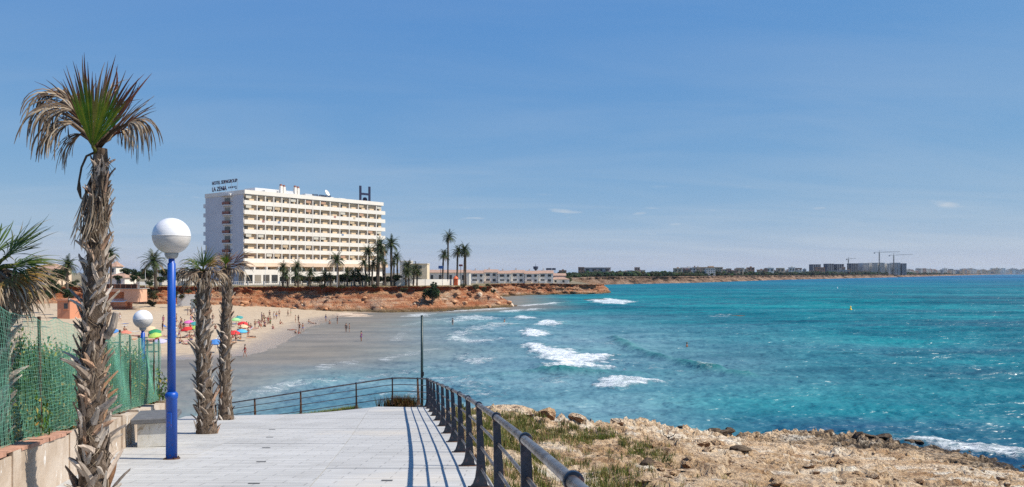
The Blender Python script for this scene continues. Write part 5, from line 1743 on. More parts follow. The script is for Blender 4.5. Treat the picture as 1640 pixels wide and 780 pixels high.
for (px, py, d, s, th_) in ((604, 394, 232, 1.15, .34), (627, 391, 235, 1.12, .34), (592, 403, 236, .9, .28), (614, 402, 240, .9, .28), (606, 414, 229, .75, .24), (637, 411, 238, .8, .26), (596, 423, 231, .8, .26), (617, 420, 233, .6, .22), (631, 421, 236, .6, .22), (586, 421, 230, .75, .26)):
    date_palm(px, py, d, LB1, G1, s, th_)
date_palm(542, 418, 228, 'broad date palm standing alone before the middle of the hotel', None, 1.1, .32)
LB2 = 'short bushy date palm by the white fence before the hotel'
for (px, py, d, s) in ((453, 428, 231, .8), (473, 427, 231, .9), (461, 440, 228, .75), (478, 441, 228, .8), (495, 437, 232, .75), (520, 441, 231, .8), (556, 438, 230, .7), (568, 440, 231, .8), (577, 437, 232, .75), (530, 443, 230, .6), (650, 426, 236, .9), (662, 430, 238, .8), (655, 437, 233, .8), (668, 437, 236, .6), (585, 444, 229, .6)):
    date_palm(px, py, d, LB2, G1, s, .26)
date_palm(717, 380, 248, 'tallest slender date palm of the four by the white wall on the headland', None, 0.95, .26)
date_palm(709, 408, 247, 'shortest date palm of the four by the white wall on the headland', None, 0.85, .26)
date_palm(732, 403, 248, 'date palm with a full round crown, one of four on the headland', 'twin palms on the headland', 0.95, .28)
date_palm(746, 400, 249, 'date palm with a full round crown, one of four on the headland', 'twin palms on the headland', 1.0, .28)
date_palm(743, 405, 252, 'thin date palm half hidden behind the twin palms on the headland', None, 0.7, .22)
date_palm(178, 407, 176, 'slender date palm leaning over the beach bar terrace', None, 0.85, .20)
date_palm(250, 419, 185, 'dark date palm among the pines behind the beach', None, 1.25, .34)
date_palm(108, 425, 150, 'young yellow-green palm beside the orange beach hut', None, 0.8, .24)

# ---- white boundary wall and fence along the cliff top
def wall_run(pts, h, label, posts=True, mat=M_white, th_=0.22, name='boundary_wall', open_=False):
    a0 = Vector(pts[0])
    e = empty(name, a0, 0, label, 'wall' if not open_ else 'fence')
    for a, b in zip(pts[:-1], pts[1:]):
        a = Vector(a); b = Vector(b)
        k = max(1, int((b - a).length / 3.2))
        for i in range(k):
            p = a.lerp(b, i / k) - a0; q = a.lerp(b, (i + 1) / k) - a0
            d = (q - p).normalized(); s = Vector((-d.y, d.x, 0)) * th_ / 2
            if open_:
                m = MB()
                for j in range(9):
                    c = p.lerp(q, (j + 0.5) / 9)
                    m.box(c.x - 0.05, c.y - 0.05, c.z + 0.12, c.x + 0.05, c.y + 0.05, c.z + h)
                m.tube([p + Vector((0, 0, h)), q + Vector((0, 0, h))], 0.05, 4); m.tube([p + Vector((0, 0, 0.15)), q + Vector((0, 0, 0.15))], 0.05, 4)
                m.build('fence_panel', mat, e)
            else:
                p2 = p + d * 0.13; q2 = q - d * 0.13
                m = MB(); m.add([p2 - s, q2 - s, q2 + s, p2 + s] + [v + Vector((0, 0, h)) for v in (p2 - s, q2 - s, q2 + s, p2 + s)], [(0, 3, 2, 1), (4, 5, 6, 7), (0, 1, 5, 4), (1, 2, 6, 5), (2, 3, 7, 6), (3, 0, 4, 7)])
                m.build('wall_panel', mat, e)
            m = MB(); m.box(p.x - 0.14, p.y - 0.14, p.z - 0.3, p.x + 0.14, p.y + 0.14, p.z + h + 0.12); m.build('pillar', mat, e)
    return e
def edge_pt(px, inland):
    """point on the cliff top in the direction of a pixel, some metres back from the edge"""
    k = np.argmin(np.abs(PP[:nn_near, 0] / PP[:nn_near, 1] - (px - 820) / F))
    return (PP[k, 0] - OUT[k, 0] * inland, PP[k, 1] - OUT[k, 1] * inland, PP[k, 2] - 0.05)
nn_near = int(np.argmax(PP[:, 1] > 262))
wall_run([edge_pt(p, 4.0) for p in (372, 420, 470)], 1.2, 'white railing-like fence along the cliff top below the hotel pavilion', open_=True, name='cliff_fence')
wall_run([edge_pt(p, 4.0) for p in (486, 520, 560, 600, 636)], 1.25, 'long white slatted fence along the cliff top in front of the palms', open_=True, name='cliff_fence')
wall_run([edge_pt(p, 3.6) for p in (640, 665, 690, 720, 752)], 1.9, 'solid white wall along the cliff top at the tip of the headland')
wall_run([edge_pt(p, 5.0) for p in (262, 290, 320, 362)], 1.3, 'weathered white wall along the slope above the sand')
wall_run([edge_pt(p, 2.5) for p in (214, 235, 252)], 1.0, 'short grey wall between the beach bar and the pines', mat=M_white2)

# ---- trees and bushes
def tree_mesh(seed, n, size, r, cols, nb=10):
    rnd = random.Random(seed)
    blobs = []
    for _ in range(nb):
        a = rnd.uniform(0, 6.28); q = rnd.uniform(0.1, 0.7)
        blobs.append((math.cos(a) * q * r[0], math.sin(a) * q * r[1], r[2] * rnd.uniform(-0.5, 0.6), r[0] * rnd.uniform(0.28, 0.5), r[1] * rnd.uniform(0.28, 0.5), r[2] * rnd.uniform(0.3, 0.5)))
    m = MB()
    leaf_mass(m, blobs, n, size, cols, rnd)
    me = m.mesh('crown'); me.materials.append(M_leaf)
    tm = MB()
    tm.tube([(0, 0, -r[2] * 1.7), (0.05, 0.02, -r[2] * 0.8), (0, 0, 0)], [0.16 * r[0] / 2, 0.12 * r[0] / 2, 0.05 * r[0] / 2], 7)
    for b in blobs[:6]:
        tm.tube([(0.03, 0.01, -r[2] * 0.7), (b[0] * 0.6, b[1] * 0.6, b[2] * 0.5 - 0.2 * r[2]), (b[0], b[1], b[2])], [0.05 * r[0] / 2, 0.035 * r[0] / 2, 0.012], 5)
    tr = tm.mesh('trunk'); tr.materials.append(M_ptr)
    return me, tr
DKG = [(0.022, 0.045, 0.014), (0.03, 0.06, 0.018), (0.045, 0.08, 0.022), (0.018, 0.034, 0.012)]
TREES = [tree_mesh(70 + i, 1500, 0.22, (2.4, 2.4, 1.7), DKG) for i in range(3)]
BUSH = [tree_mesh(80 + i, 900, 0.14, (1.3, 1.3, 1.0), [(0.06, 0.075, 0.025), (0.085, 0.09, 0.035), (0.045, 0.06, 0.02), (0.13, 0.11, 0.05)]) for i in range(3)]
def tree(name, px, py, d, s, label, group, kind=0, cat='tree', zs=1.0, bank_=TREES):
    """centre of the crown at pixel (px, py), d metres away"""
    c = at(px, py, d)
    r = 1.7 if bank_ is TREES else 1.0
    e = empty(name, (c.x, c.y, c.z - r * 1.7 * s * zs), random.uniform(0, 6), label, cat, group)
    e.scale = (s, s, s * zs)
    me, tr = bank_[kind % 3]
    obj('crown', me, None, e, (0, 0, r * 1.7)); obj('trunk', tr, None, e, (0, 0, r * 1.7))
rnd = random.Random(31)
for k, (px, py, d, s) in enumerate(((205, 437, 205, .8), (222, 436, 215, 1.0), (238, 440, 207, .9), (262, 438, 212, .8), (278, 437, 220, .8), (215, 446, 190, .55), (256, 449, 196, .6), (240, 452, 193, .5), (275, 448, 200, .6), (190, 446, 190, .5), (296, 440, 222, .7), (310, 436, 226, .8), (322, 440, 224, .6))):
    tree('pine_tree', px, py, d, s, 'dark green pine in the grove between the beach bar and the hotel', 'pines behind the beach', k)
for k, (px, py, d, s) in enumerate(((60, 440, 160, .9), (80, 446, 155, .8), (100, 440, 165, .8), (45, 452, 150, .8), (115, 452, 160, .6), (88, 462, 140, .6), (20, 446, 150, .9), (70, 470, 130, .6), (110, 470, 130, .5), (48, 480, 110, .6))):
    tree('garden_tree', px, py, d, s, 'dark green garden tree behind the straw-coloured fan palm', 'garden trees beyond the fence', k)
for k in range(16):
    px = rnd.uniform(225, 330); py = rnd.uniform(462, 484) if px > 280 else rnd.uniform(464, 490)
    tree('bush', px, py, 196 + rnd.uniform(-4, 12), rnd.uniform(0.6, 1.1), 'olive-brown bush on the slope above the sand', 'bushes on the beach slope', k, 'bush', 1, BUSH)
tree('tamarisk', 692, 463, 229, 1.35, 'round green tree growing out of the cliff face', None, 1, 'tree', 1.35, TREES)
for k, (px, py, d, s) in enumerate(((648, 464, 231, .9), (742, 457, 240, .8), (762, 459, 246, 1.1), (775, 463, 248, 1.0), (790, 466, 251, .9), (600, 458, 229, .8), (516, 459, 228, .9), (548, 459, 228, .8), (782, 457, 255, .9))):
    tree('bush', px, py, d, s, 'low green bush on the brink of the red cliff', 'bushes on the cliff brink', k, 'bush', 0.8, BUSH)
for k, (px, py, d, s) in enumerate(((832, 459, 402, 1.9), (845, 458, 403, 2.1), (820, 459, 402, 1.6), (876, 458, 405, 1.5))):
    tree('bush', px, py, d, s, 'dark green bush below the terraced houses', 'bushes below the terraced houses', k, 'bush', 0.8, BUSH)
for k in range(34):
    px = 486 + k * 4.4 + rnd.uniform(-2, 2)
    tree('hedge_bush', px, 447 + rnd.uniform(-1.5, 1.5), 236 + rnd.uniform(-2, 3), rnd.uniform(0.65, 0.95), 'clipped dark green hedge bush at the foot of the hotel front', 'hedge in front of the hotel', k, 'bush', 0.9, TREES if k % 3 == 0 else BUSH)

# ---- houses
M_tile = simple('clay_roof_tile', (0.38, 0.24, 0.175), 0.9, 0.25, 1.2, 0.3, 0.05, kind='World')
M_pink = wall_paint('pink_render', (0.66, 0.44, 0.36))
M_orange = wall_paint('orange_render', (0.56, 0.25, 0.15))
M_dbrown = simple('brown_reed_screen', (0.06, 0.026, 0.016), 0.9, 0.3, 3)
M_shut = simple('grey_shutter', (0.05, 0.055, 0.06), 0.6, 0.3, 1)
def house(name, px0, px1, d, zb, h, label, depth=8, group=None, wall=M_white, roof='gable', wins=((0.25, 0.3), (0.7, 0.3)), storeys=2, cat='house', rise=1.3, chim=False):
    a = at(px0, HOR, d); b = at(px1, HOR, d)
    w = b.x - a.x
    e = empty(name, (a.x, d, zb), 0, label, cat, group)
    MB().box(0, 0, -1.5, w, depth, h).build('wall', wall, e)
    if roof == 'gable':
        m = MB()
        o_ = 0.35
        m.add([(-o_, -o_, h), (w + o_, -o_, h), (w + o_, depth + o_, h), (-o_, depth + o_, h), (-o_, depth / 2, h + rise), (w + o_, depth / 2, h + rise)], [(0, 1, 5, 4), (2, 3, 4, 5), (1, 2, 5), (3, 0, 4), (3, 2, 1, 0)])
        rf = m.build('roof', M_tile, e)
    elif roof == 'hip':
        m = MB(); o_ = 0.4; q = min(w, depth) / 2 * 0.9
        m.add([(-o_, -o_, h), (w + o_, -o_, h), (w + o_, depth + o_, h), (-o_, depth + o_, h), (q, depth / 2, h + rise), (w - q, depth / 2, h + rise)], [(0, 1, 5, 4), (2, 3, 4, 5), (1, 2, 5), (3, 0, 4), (3, 2, 1, 0)])
        rf = m.build('roof', M_tile, e)
    else:
        m = MB(); m.box(-0.15, -0.15, h, w + 0.15, depth + 0.15, h + 0.35); rf = m.build('roof', wall, e)
    if chim:
        MB().box(w * 0.3, depth * 0.45, h + rise * 0.7, w * 0.3 + 0.8, depth * 0.45 + 0.8, h + rise + 1.0).build('chimney', wall, rf)
    fh = h / storeys
    for s in range(storeys):
        for (fx, fw) in wins:
            m = MB(); m.box(0, -0.07, 0, w * fw, -0.004, fh * 0.48)
            win = m.build('window', M_shut, e, loc=(w * (fx - fw / 2), 0, s * fh + fh * 0.30))
            MB().box(-0.1, -0.16, -0.12, w * fw + 0.1, -0.004, -0.003).build('sill', wall, win)
    return e
TH = [(753, 775, .0), (775.5, 797, .5), (797.5, 818, -.1), (818.5, 840, .2), (840.5, 862, -.2), (862.5, 886, .0)]
LBS = ['white terraced house with a tiled roof at the hotel end of the row', 'white terraced house second from the hotel end of the row', 'white terraced house third from the hotel end of the row', 'white terraced house third from the sea end of the row', 'white terraced house second from the sea end of the row', 'white terraced house at the sea end of the row']
for k, ((a_, b_, dz), lb_) in enumerate(zip(TH, LBS)):
    house('terraced_house', a_, b_, 412 + (k % 2) * 1.2, 5.7, 5.1 + dz, lb_, 9, 'terraced houses on the second headland', M_white, 'gable', ((0.28, 0.28), (0.74, 0.22)) if k % 2 else ((0.32, 0.34), (0.8, 0.18)), 2, 'house', 1.5, True)
    h_ = [o_ for o_ in bpy.data.objects if o_.get('label') == lb_][0]
    w_ = (b_ - a_) / F * 412
    MB().box(0.3, -2.6, 0.0, w_ * 0.45, -0.08, 1.1).build('garden_wall', M_peach if k % 3 == 1 else M_white, h_)
house('seaside_house', 884, 906, 432, 5.6, 3.9, 'low white house with a pink roof edge beyond the terraced row', 8, None, M_pink, 'gable', ((0.4, 0.25),), 1)
house('seaside_bungalow', 880, 912, 421, 5.3, 2.3, 'long low bungalow with an orange tiled roof at the end of the second headland', 7, None, M_white, 'hip', ((0.3, 0.1), (0.7, 0.1)), 1, 'bungalow', 1.2)
house('apartment_house', 655, 684, 300, 7.0, 7.2, 'cream three-storey apartment house peeking out behind the hotel palms', 9, None, wall_paint('cream_render', (0.70, 0.58, 0.42)), 'flat', ((0.25, 0.2), (0.6, 0.2)), 3)
house('apartment_house', 640, 657, 310, 7.0, 8.4, 'pale flat-roofed apartment house just behind the hotel end', 9, None, M_white, 'flat', ((0.5, 0.3),), 3)
house('long_low_house', 685, 752, 330, 6.6, 4.5, 'long low white house with a tiled roof behind the four headland palms', 8, None, M_white, 'gable', ((0.1, .06), (0.3, .06), (0.55, .06), (0.85, .06)), 1, 'house', 1.2)
# beach bar with the orange base, at the head of the sand
d = 186
zb = EYE - (500 - HOR) / F * d
e0 = at(140, 500, d)
bar = empty('beach_bar', (e0.x, d, zb), 0, 'orange-walled beach bar with a dark reed-screened terrace above the sand', 'beach bar')
k_ = d / F
def bbx(name, mat, x0, y0p, x1, y1p, ya, yb, parent=bar):
    m = MB(); m.box((x0 - 140) * k_, ya, (500 - y1p) * k_, (x1 - 140) * k_, yb, (500 - y0p) * k_); return m.build(name, mat, parent)
bbx('back_wall', M_orange, 140, 465, 196, 500, 4.0, 5.0)
bbx('counter', M_orange, 182, 480, 200, 491, 0, 1.2)
bbx('side_wall', wall_paint('pale_orange_render', (0.66, 0.38, 0.26)), 198, 463, 220, 484, 0.3, 5)
bbx('lintel', wall_paint('pale_orange_render', (0.66, 0.38, 0.26)), 140, 463, 198, 467.4, 0.2, 4.0)
bbx('terrace_floor', M_base, 138, 462, 221, 463, 0.0, 6)
for q in range(9):
    bbx('reed_panel', M_dbrown, 140 + q * 8.8, 455, 148.3 + q * 8.8, 462, 0.1, 0.25)
    bbx('screen_post', M_orange, 148.4 + q * 8.8, 454.6, 148.9 + q * 8.8, 462, 0.08, 0.3)
m = MB(); m.add([(8.0, -0.8, 3.1), (11.5, -0.8, 3.1), (11.8, 1.5, 3.7), (7.7, 1.5, 3.7), (8.0, -0.8, 3.0), (11.5, -0.8, 3.0), (11.8, 1.5, 3.6), (7.7, 1.5, 3.6)], [(0, 1, 2, 3), (7, 6, 5, 4), (0, 4, 5, 1), (1, 5, 6, 2), (2, 6, 7, 3), (3, 7, 4, 0)])
m.build('awning', M_white2, bar, loc=(-2.5, 0, -0.6))
hut = house('beach_hut', 92, 112, 150, EYE - (500 - HOR) / F * 150, 2.1, 'small flat-roofed orange beach hut beside the young palm', 4, None, M_orange, 'flat', ((0.7, 0.3),), 1, 'hut')
house('villa', 168, 200, 200, 7.6, 2.2, 'white villa with a low grey-tiled roof behind the beach bar', 8, None, M_white, 'hip', ((0.7, .2),), 1, 'villa', 1.3)
house('villa', 176, 186, 225, 7.8, 5.0, 'small tower villa with a red pyramid roof among the pines', 4, None, M_white, 'hip', ((0.5, .3),), 2, 'villa', 1.5)
house('villa', 255, 288, 240, 7.8, 3.6, 'low white villa showing between the pines and the lamp post', 8, None, M_white2, 'flat', ((0.3, .2), (.7, .2)), 1, 'villa')
house('villa', 60, 88, 210, 8.0, 4.0, 'pale villa with an orange roof behind the garden trees', 8, None, M_peach, 'hip', ((0.5, .2),), 1, 'villa', 1.5)
# whitewashed ramp wall above the sand
c = at(284, 487, 203)
ww = empty('whitewashed_wall', (c.x, 203, c.z - 0.5), R(8), 'whitewashed concrete retaining wall on the slope above the sand', 'wall')
MB().box(0, 0, 0, 5.4, 0.5, 3.0).build('wall_face', M_white2, ww)
# ---- small signs, orange stall and lamp posts on the headland
def board(px, py, d, w, h, col, label, zb=None):
    c = at(px, py, d); zb = plat_z(c.x, c.y) - 0.2 if zb is None else zb
    e = empty('sign_board', (c.x, c.y, zb), 0, label, 'sign')
    MB().tube([(0, 0, 0), (0, 0, c.z - zb)], 0.09, 6).build('pole', M_dark, e)
    MB().bbox(-w / 2, -0.1, 0, w / 2, 0.1, h, 0.03).build('panel', simple('board_' + label[:6].replace(' ', '_'), col, 0.5), e, loc=(0, 0, c.z - zb - h / 2))
board(706, 428, 246, 1.5, 0.9, (0.03, 0.10, 0.30), 'blue sign board on a pole below the shortest headland palm')
board(738, 425, 250, 1.2, 0.6, (0.28, 0.06, 0.07), 'dark red sign board on a pole beside the twin headland palms')
c = at(730, 446, 247)
st = empty('orange_stall', (c.x, c.y, 7.0), 0, 'bright orange kiosk behind the white headland wall', 'kiosk')
MB().bbox(-0.6, -0.5, 0, 0.6, 0.5, 2.2, 0.05).build('booth', simple('orange_plastic', (0.75, 0.13, 0.03), 0.5), st)
MB().lathe([(0.9, 2.21), (0.85, 2.26), (0.3, 2.9), (0.0, 3.1)], 8).build('roof', simple('orange_plastic', (0.75, 0.13, 0.03), 0.5), st)
for px, d, h in ((425, 229, 6.5), (540, 226.5, 6.5), (233, 200, 6)):
    c = at(px, HOR, d)
    e = empty('light_pole', (c.x, d, plat_z(c.x, d) - 0.2), 0, 'thin grey light pole behind the cliff-top fence', 'lamp', 'light poles on the cliff top')
    MB().tube([(0, 0, 0), (0, 0, h)], [0.06, 0.04], 6).build('pole', M_white2, e); MB().box(-0.35, -0.08, h, 0.1, 0.08, h + 0.1).build('lamp_head', M_white2, e)
# ---- boulders on the fallen slope below the cliff
M_corange = boulder_mat('orange_boulder', [(0.30, 0.11, 0.05), (0.52, 0.27, 0.14), (0.62, 0.42, 0.27)])
M_cpale = boulder_mat('pale_boulder', [(0.36, 0.26, 0.18), (0.56, 0.43, 0.32), (0.68, 0.57, 0.45)])
LOWB = [boulder_mesh(11 + s, 0.75, 2) for s in range(4)]
LOWO = []
LOWP = []
for b_ in LOWB:
    c_ = b_.copy(); c_.materials.append(M_corange); LOWO.append(c_)
    c_ = b_.copy(); c_.materials.append(M_cpale); LOWP.append(c_)
    b_.materials.append(M_bdark)
rnd = random.Random(77)
for k in range(64):
    i_ = rnd.randrange(int(np.argmax(PP[:, 0] > -92)), nn_near)
    j_ = rnd.randrange(int(NV * 0.52), int(NV * 0.93))
    p = C[j_, i_]
    if p[2] < 0.2: continue
    s = rnd.uniform(0.3, 0.85) * (1.3 if i_ > nn_near - 60 else 1)
    kind = LOWP if rnd.random() < 0.25 else LOWO
    o = obj('boulder', kind[rnd.randrange(4)], None, None, (p[0], p[1], max(p[2], beach(p[0], p[1])) + s * 0.15), (rnd.uniform(-.4, .4), rnd.uniform(-.4, .4), rnd.uniform(0, 6)), (s * rnd.uniform(.9, 1.5), s, s * rnd.uniform(.7, 1.1)))
    tag(o, 'fallen pale limestone block on the slope under the red cliff' if kind is LOWP else 'fallen orange block on the slope under the red cliff', 'rock', 'fallen pale blocks' if kind is LOWP else 'fallen orange blocks')
for k in range(30):
    # dark wave-washed rocks along the foot and at the tip of the headland
    t_ = rnd.random()
    px = 700 + 130 * t_; py = 499 - 8.5 * t_ + rnd.uniform(-1.5, 0.8)
    x_, y_ = on_sea(px, py)
    s = rnd.uniform(0.5, 1.4)
    o = obj('boulder', LOWB[k % 4], None, None, (x_, y_, 0.1), (0, 0, rnd.uniform(0, 6)), (s * 1.6, s, s * 0.55))
    tag(o, 'dark wave-washed rock at the foot of the red headland', 'rock', 'wave-washed rocks under the headland')
for (px, py, s, lb_) in ((955, 481, 2.6, 'low black reef rock breaking the waves off the headland'), (1180, 507, 1.2, 'small black reef rock awash far out in the bay')):
    x_, y_ = on_sea(px, py)
    o = obj('reef_rock', LOWB[1], None, None, (x_, y_, 0.05), (0, 0, 0.4), (s * 2.4, s, s * 0.35)); tag(o, lb_, 'rock')
# ---- flat grey rock shelves at the far end of the sand
for k, (px, py, s) in enumerate(((560, 504.5, 2.4), (575, 507.5, 2.2), (548, 503, 1.8))):
    p = ray_down(px, py, beach_np, 60, 300)
    o = obj('rock_shelf', LOWP[k], None, None, (p.x, p.y, p.z + 0.05), (0, 0, k), (s * 2.0, s * 1.6, s * 0.16)); tag(o, 'flat grey rock shelf lying in the wet sand under the cliff', 'rock', 'flat rock shelves on the wet sand')

# ================================================================== BEACH LIFE
def skin_figure(name, verts, edges, radii, root=0, sub=1):
    me = bpy.data.meshes.new(name); me.from_pydata(verts, edges, [])
    o = bpy.data.objects.new('tmp_figure', me); COL.objects.link(o)
    o.modifiers.new('skin', 'SKIN'); sm = o.modifiers.new('sub', 'SUBSURF'); sm.levels = sub; sm.render_levels = sub
    for i, r in enumerate(radii):
        d_ = me.skin_vertices[0].data[i]
        d_.radius = (r, r) if isinstance(r, (int, float)) else r
        d_.use_root = (i == root)
    dg = bpy.context.evaluated_depsgraph_get()
    out = bpy.data.meshes.new_from_object(o.evaluated_get(dg))
    bpy.data.objects.remove(o); bpy.data.meshes.remove(me)
    out.name = name
    out.polygons.foreach_set('use_smooth', [True] * len(out.polygons))
    return out
def figure(pose):
    """joints of a 1.7 m adult; returns the body, hair and garment meshes"""
    J = {}
    if pose in ('stand', 'walk', 'hips'):
        st = {'stand': 0.06, 'walk': 0.24, 'hips': 0.10}[pose]
        J.update(pel=(0, 0, .92), waist=(0, 0, 1.06), chest=(0, 0, 1.26), neck=(0, 0, 1.43), jaw=(0, -.02, 1.52), head=(0, -.01, 1.62))
        for s, k in ((-1, 'l'), (1, 'r')):
            fw = st * s if pose == 'walk' else 0
            J['hip' + k] = (s * .09, 0, .88); J['knee' + k] = (s * .10, -fw * .6 - .02, .48); J['ank' + k] = (s * .10, -fw + .03, .08); J['toe' + k] = (s * .11, -fw - .12, .03)
            J['sh' + k] = (s * .18, 0, 1.38)
            if pose == 'hips': J['elb' + k] = (s * .34, .06, 1.16); J['wri' + k] = (s * .17, -.06, 1.0); J['han' + k] = (s * .13, -.10, .97)
            else: J['elb' + k] = (s * .24, .04 + fw * .4, 1.10); J['wri' + k] = (s * .24, -.04 + fw * .8, .86); J['han' + k] = (s * .235, -.07 + fw * .85, .76)
    elif pose == 'sit':
        J.update(pel=(0, .1, .12), waist=(0, .14, .27), chest=(0, .12, .47), neck=(0, .06, .64), jaw=(0, .02, .72), head=(0, .02, .82))
        for s, k in ((-1, 'l'), (1, 'r')):
            J['hip' + k] = (s * .09, .06, .11); J['knee' + k] = (s * .13, -.32, .40); J['ank' + k] = (s * .11, -.52, .07); J['toe' + k] = (s * .11, -.68, .04)
            J['sh' + k] = (s * .18, .10, .58); J['elb' + k] = (s * .25, -.10, .44); J['wri' + k] = (s * .16, -.30, .42); J['han' + k] = (s * .08, -.36, .40)
    else:  # lie
        J.update(pel=(0, 0, .13), waist=(0, .15, .13), chest=(0, .34, .14), neck=(0, .52, .14), jaw=(0, .60, .17), head=(0, .70, .15))
        for s, k in ((-1, 'l'), (1, 'r')):
            J['hip' + k] = (s * .09, -.04, .12); J['knee' + k] = (s * .11, -.42, .20 if s > 0 else .12); J['ank' + k] = (s * .11, -.80, .08); J['toe' + k] = (s * .12, -.90, .15)
            J['sh' + k] = (s * .18, .46, .12); J['elb' + k] = (s * .30, .24, .08); J['wri' + k] = (s * .28, .0, .07); J['han' + k] = (s * .27, -.09, .06)
    names = list(J)
    idx = {n_: i for i, n_ in enumerate(names)}
    E = [('pel', 'waist'), ('waist', 'chest'), ('chest', 'neck'), ('neck', 'jaw'), ('jaw', 'head')]
    for k in 'lr': E += [('pel', 'hip' + k), ('hip' + k, 'knee' + k), ('knee' + k, 'ank' + k), ('ank' + k, 'toe' + k), ('chest', 'sh' + k), ('sh' + k, 'elb' + k), ('elb' + k, 'wri' + k), ('wri' + k, 'han' + k)]
    rad = dict(pel=(.13, .10), waist=(.12, .09), chest=(.145, .10), neck=.055, jaw=(.062, .07), head=(.082, .092))
    for k in 'lr': rad.update({'hip' + k: .09, 'knee' + k: .058, 'ank' + k: .038, 'toe' + k: .03, 'sh' + k: .058, 'elb' + k: .042, 'wri' + k: .03, 'han' + k: .035})
    body = skin_figure('body', [J[n_] for n_ in names], [(idx[a], idx[b]) for a, b in E], [rad[n_] for n_ in names])
    V = lambda n_: Vector(J[n_])
    tr = [V('pel') + (V('waist') - V('pel')) * .55, V('pel')]
    vs = [tr[0], tr[1]] + [V('hip' + k) for k in 'lr'] + [V('hip' + k).lerp(V('knee' + k), .5) for k in 'lr']
    trunks = skin_figure('trunks', vs, [(0, 1), (1, 2), (1, 3), (2, 4), (3, 5)], [(.145, .12), (.15, .12), .105, .105, .092, .092])
    vs = [V('pel') + Vector((0, 0, 0)), V('waist'), V('chest'), V('chest').lerp(V('neck'), .55)]
    top = skin_figure('swimsuit', vs, [(0, 1), (1, 2), (2, 3)], [(.150, .118), (.132, .102), (.158, .118), (.12, .08)])
    hd = V('head'); up = (V('head') - V('jaw')).normalized()
    bm = bmesh.new(); bmesh.ops.create_icosphere(bm, subdivisions=2, radius=.104)
    for v in bm.verts: v.co = hd + up * .022 + Vector((0, .018, 0)) + v.co
    hair = bpy.data.meshes.new('hair'); bm.to_mesh(hair); bm.free()
    hair.polygons.foreach_set('use_smooth', [True] * len(hair.polygons))
    return body, trunks, top, hair
M_skin = tinted('bather_skin', 0.55); M_cloth = tinted('bather_cloth', 0.8); M_hair = tinted('bather_hair', 0.6)
FIG = {}
for ps in ('stand', 'walk', 'hips', 'sit', 'lie'):
    b_, t_, s_, h_ = figure(ps)
    b_.materials.append(M_skin); t_.materials.append(M_cloth); s_.materials.append(M_cloth); h_.materials.append(M_hair)
    FIG[ps] = (b_, t_, s_, h_)
CLOTH = {'red': (0.55, 0.03, 0.025), 'dark': (0.02, 0.02, 0.03), 'blue': (0.03, 0.12, 0.45), 'white': (0.75, 0.75, 0.75), 'pink': (0.65, 0.12, 0.30), 'green': (0.05, 0.30, 0.12), 'orange': (0.7, 0.22, 0.04), 'purple': (0.18, 0.05, 0.28)}
SKINS = [(0.42, 0.22, 0.14), (0.30, 0.14, 0.085), (0.36, 0.18, 0.11), (0.48, 0.28, 0.19)]
POSEW = {'stand': 'standing', 'walk': 'walking', 'hips': 'standing with hands on hips', 'sit': 'sitting', 'lie': 'lying down'}
prand = random.Random(3)
def person(px, py, pose, cloth, suit, where, grp='bathers on the beach', h=1.0, loc=None, rz=None):
    p = loc if loc is not None else ray_down(px, py, shore_z, 60, 300)
    e = empty('person', p, prand.uniform(-2.4, 2.4) if rz is None else rz, 'person %s in %s %s %s' % (POSEW[pose], cloth, 'swimsuit' if suit else 'trunks', where), 'person', grp)
    s = h * prand.uniform(0.95, 1.05); e.scale = (s, s, s)
    b_, t_, s_, h_ = FIG[pose]
    o = obj('body', b_, None, e); o.color = (*prand.choice(SKINS), 1)
    o = obj('trunks', t_, None, e); o.color = (*CLOTH[cloth], 1)
    if suit: o = obj('swimsuit', s_, None, e); o.color = (*CLOTH[cloth], 1)
    o = obj('hair', h_, None, e); o.color = (*prand.choice([(0.02, 0.012, 0.008), (0.05, 0.03, 0.015), (0.12, 0.07, 0.03)]), 1)
    return e
W_fore = 'on the open dry sand'; W_wet = 'in the shallows on the sand bar'; W_umb = 'among the parasols'
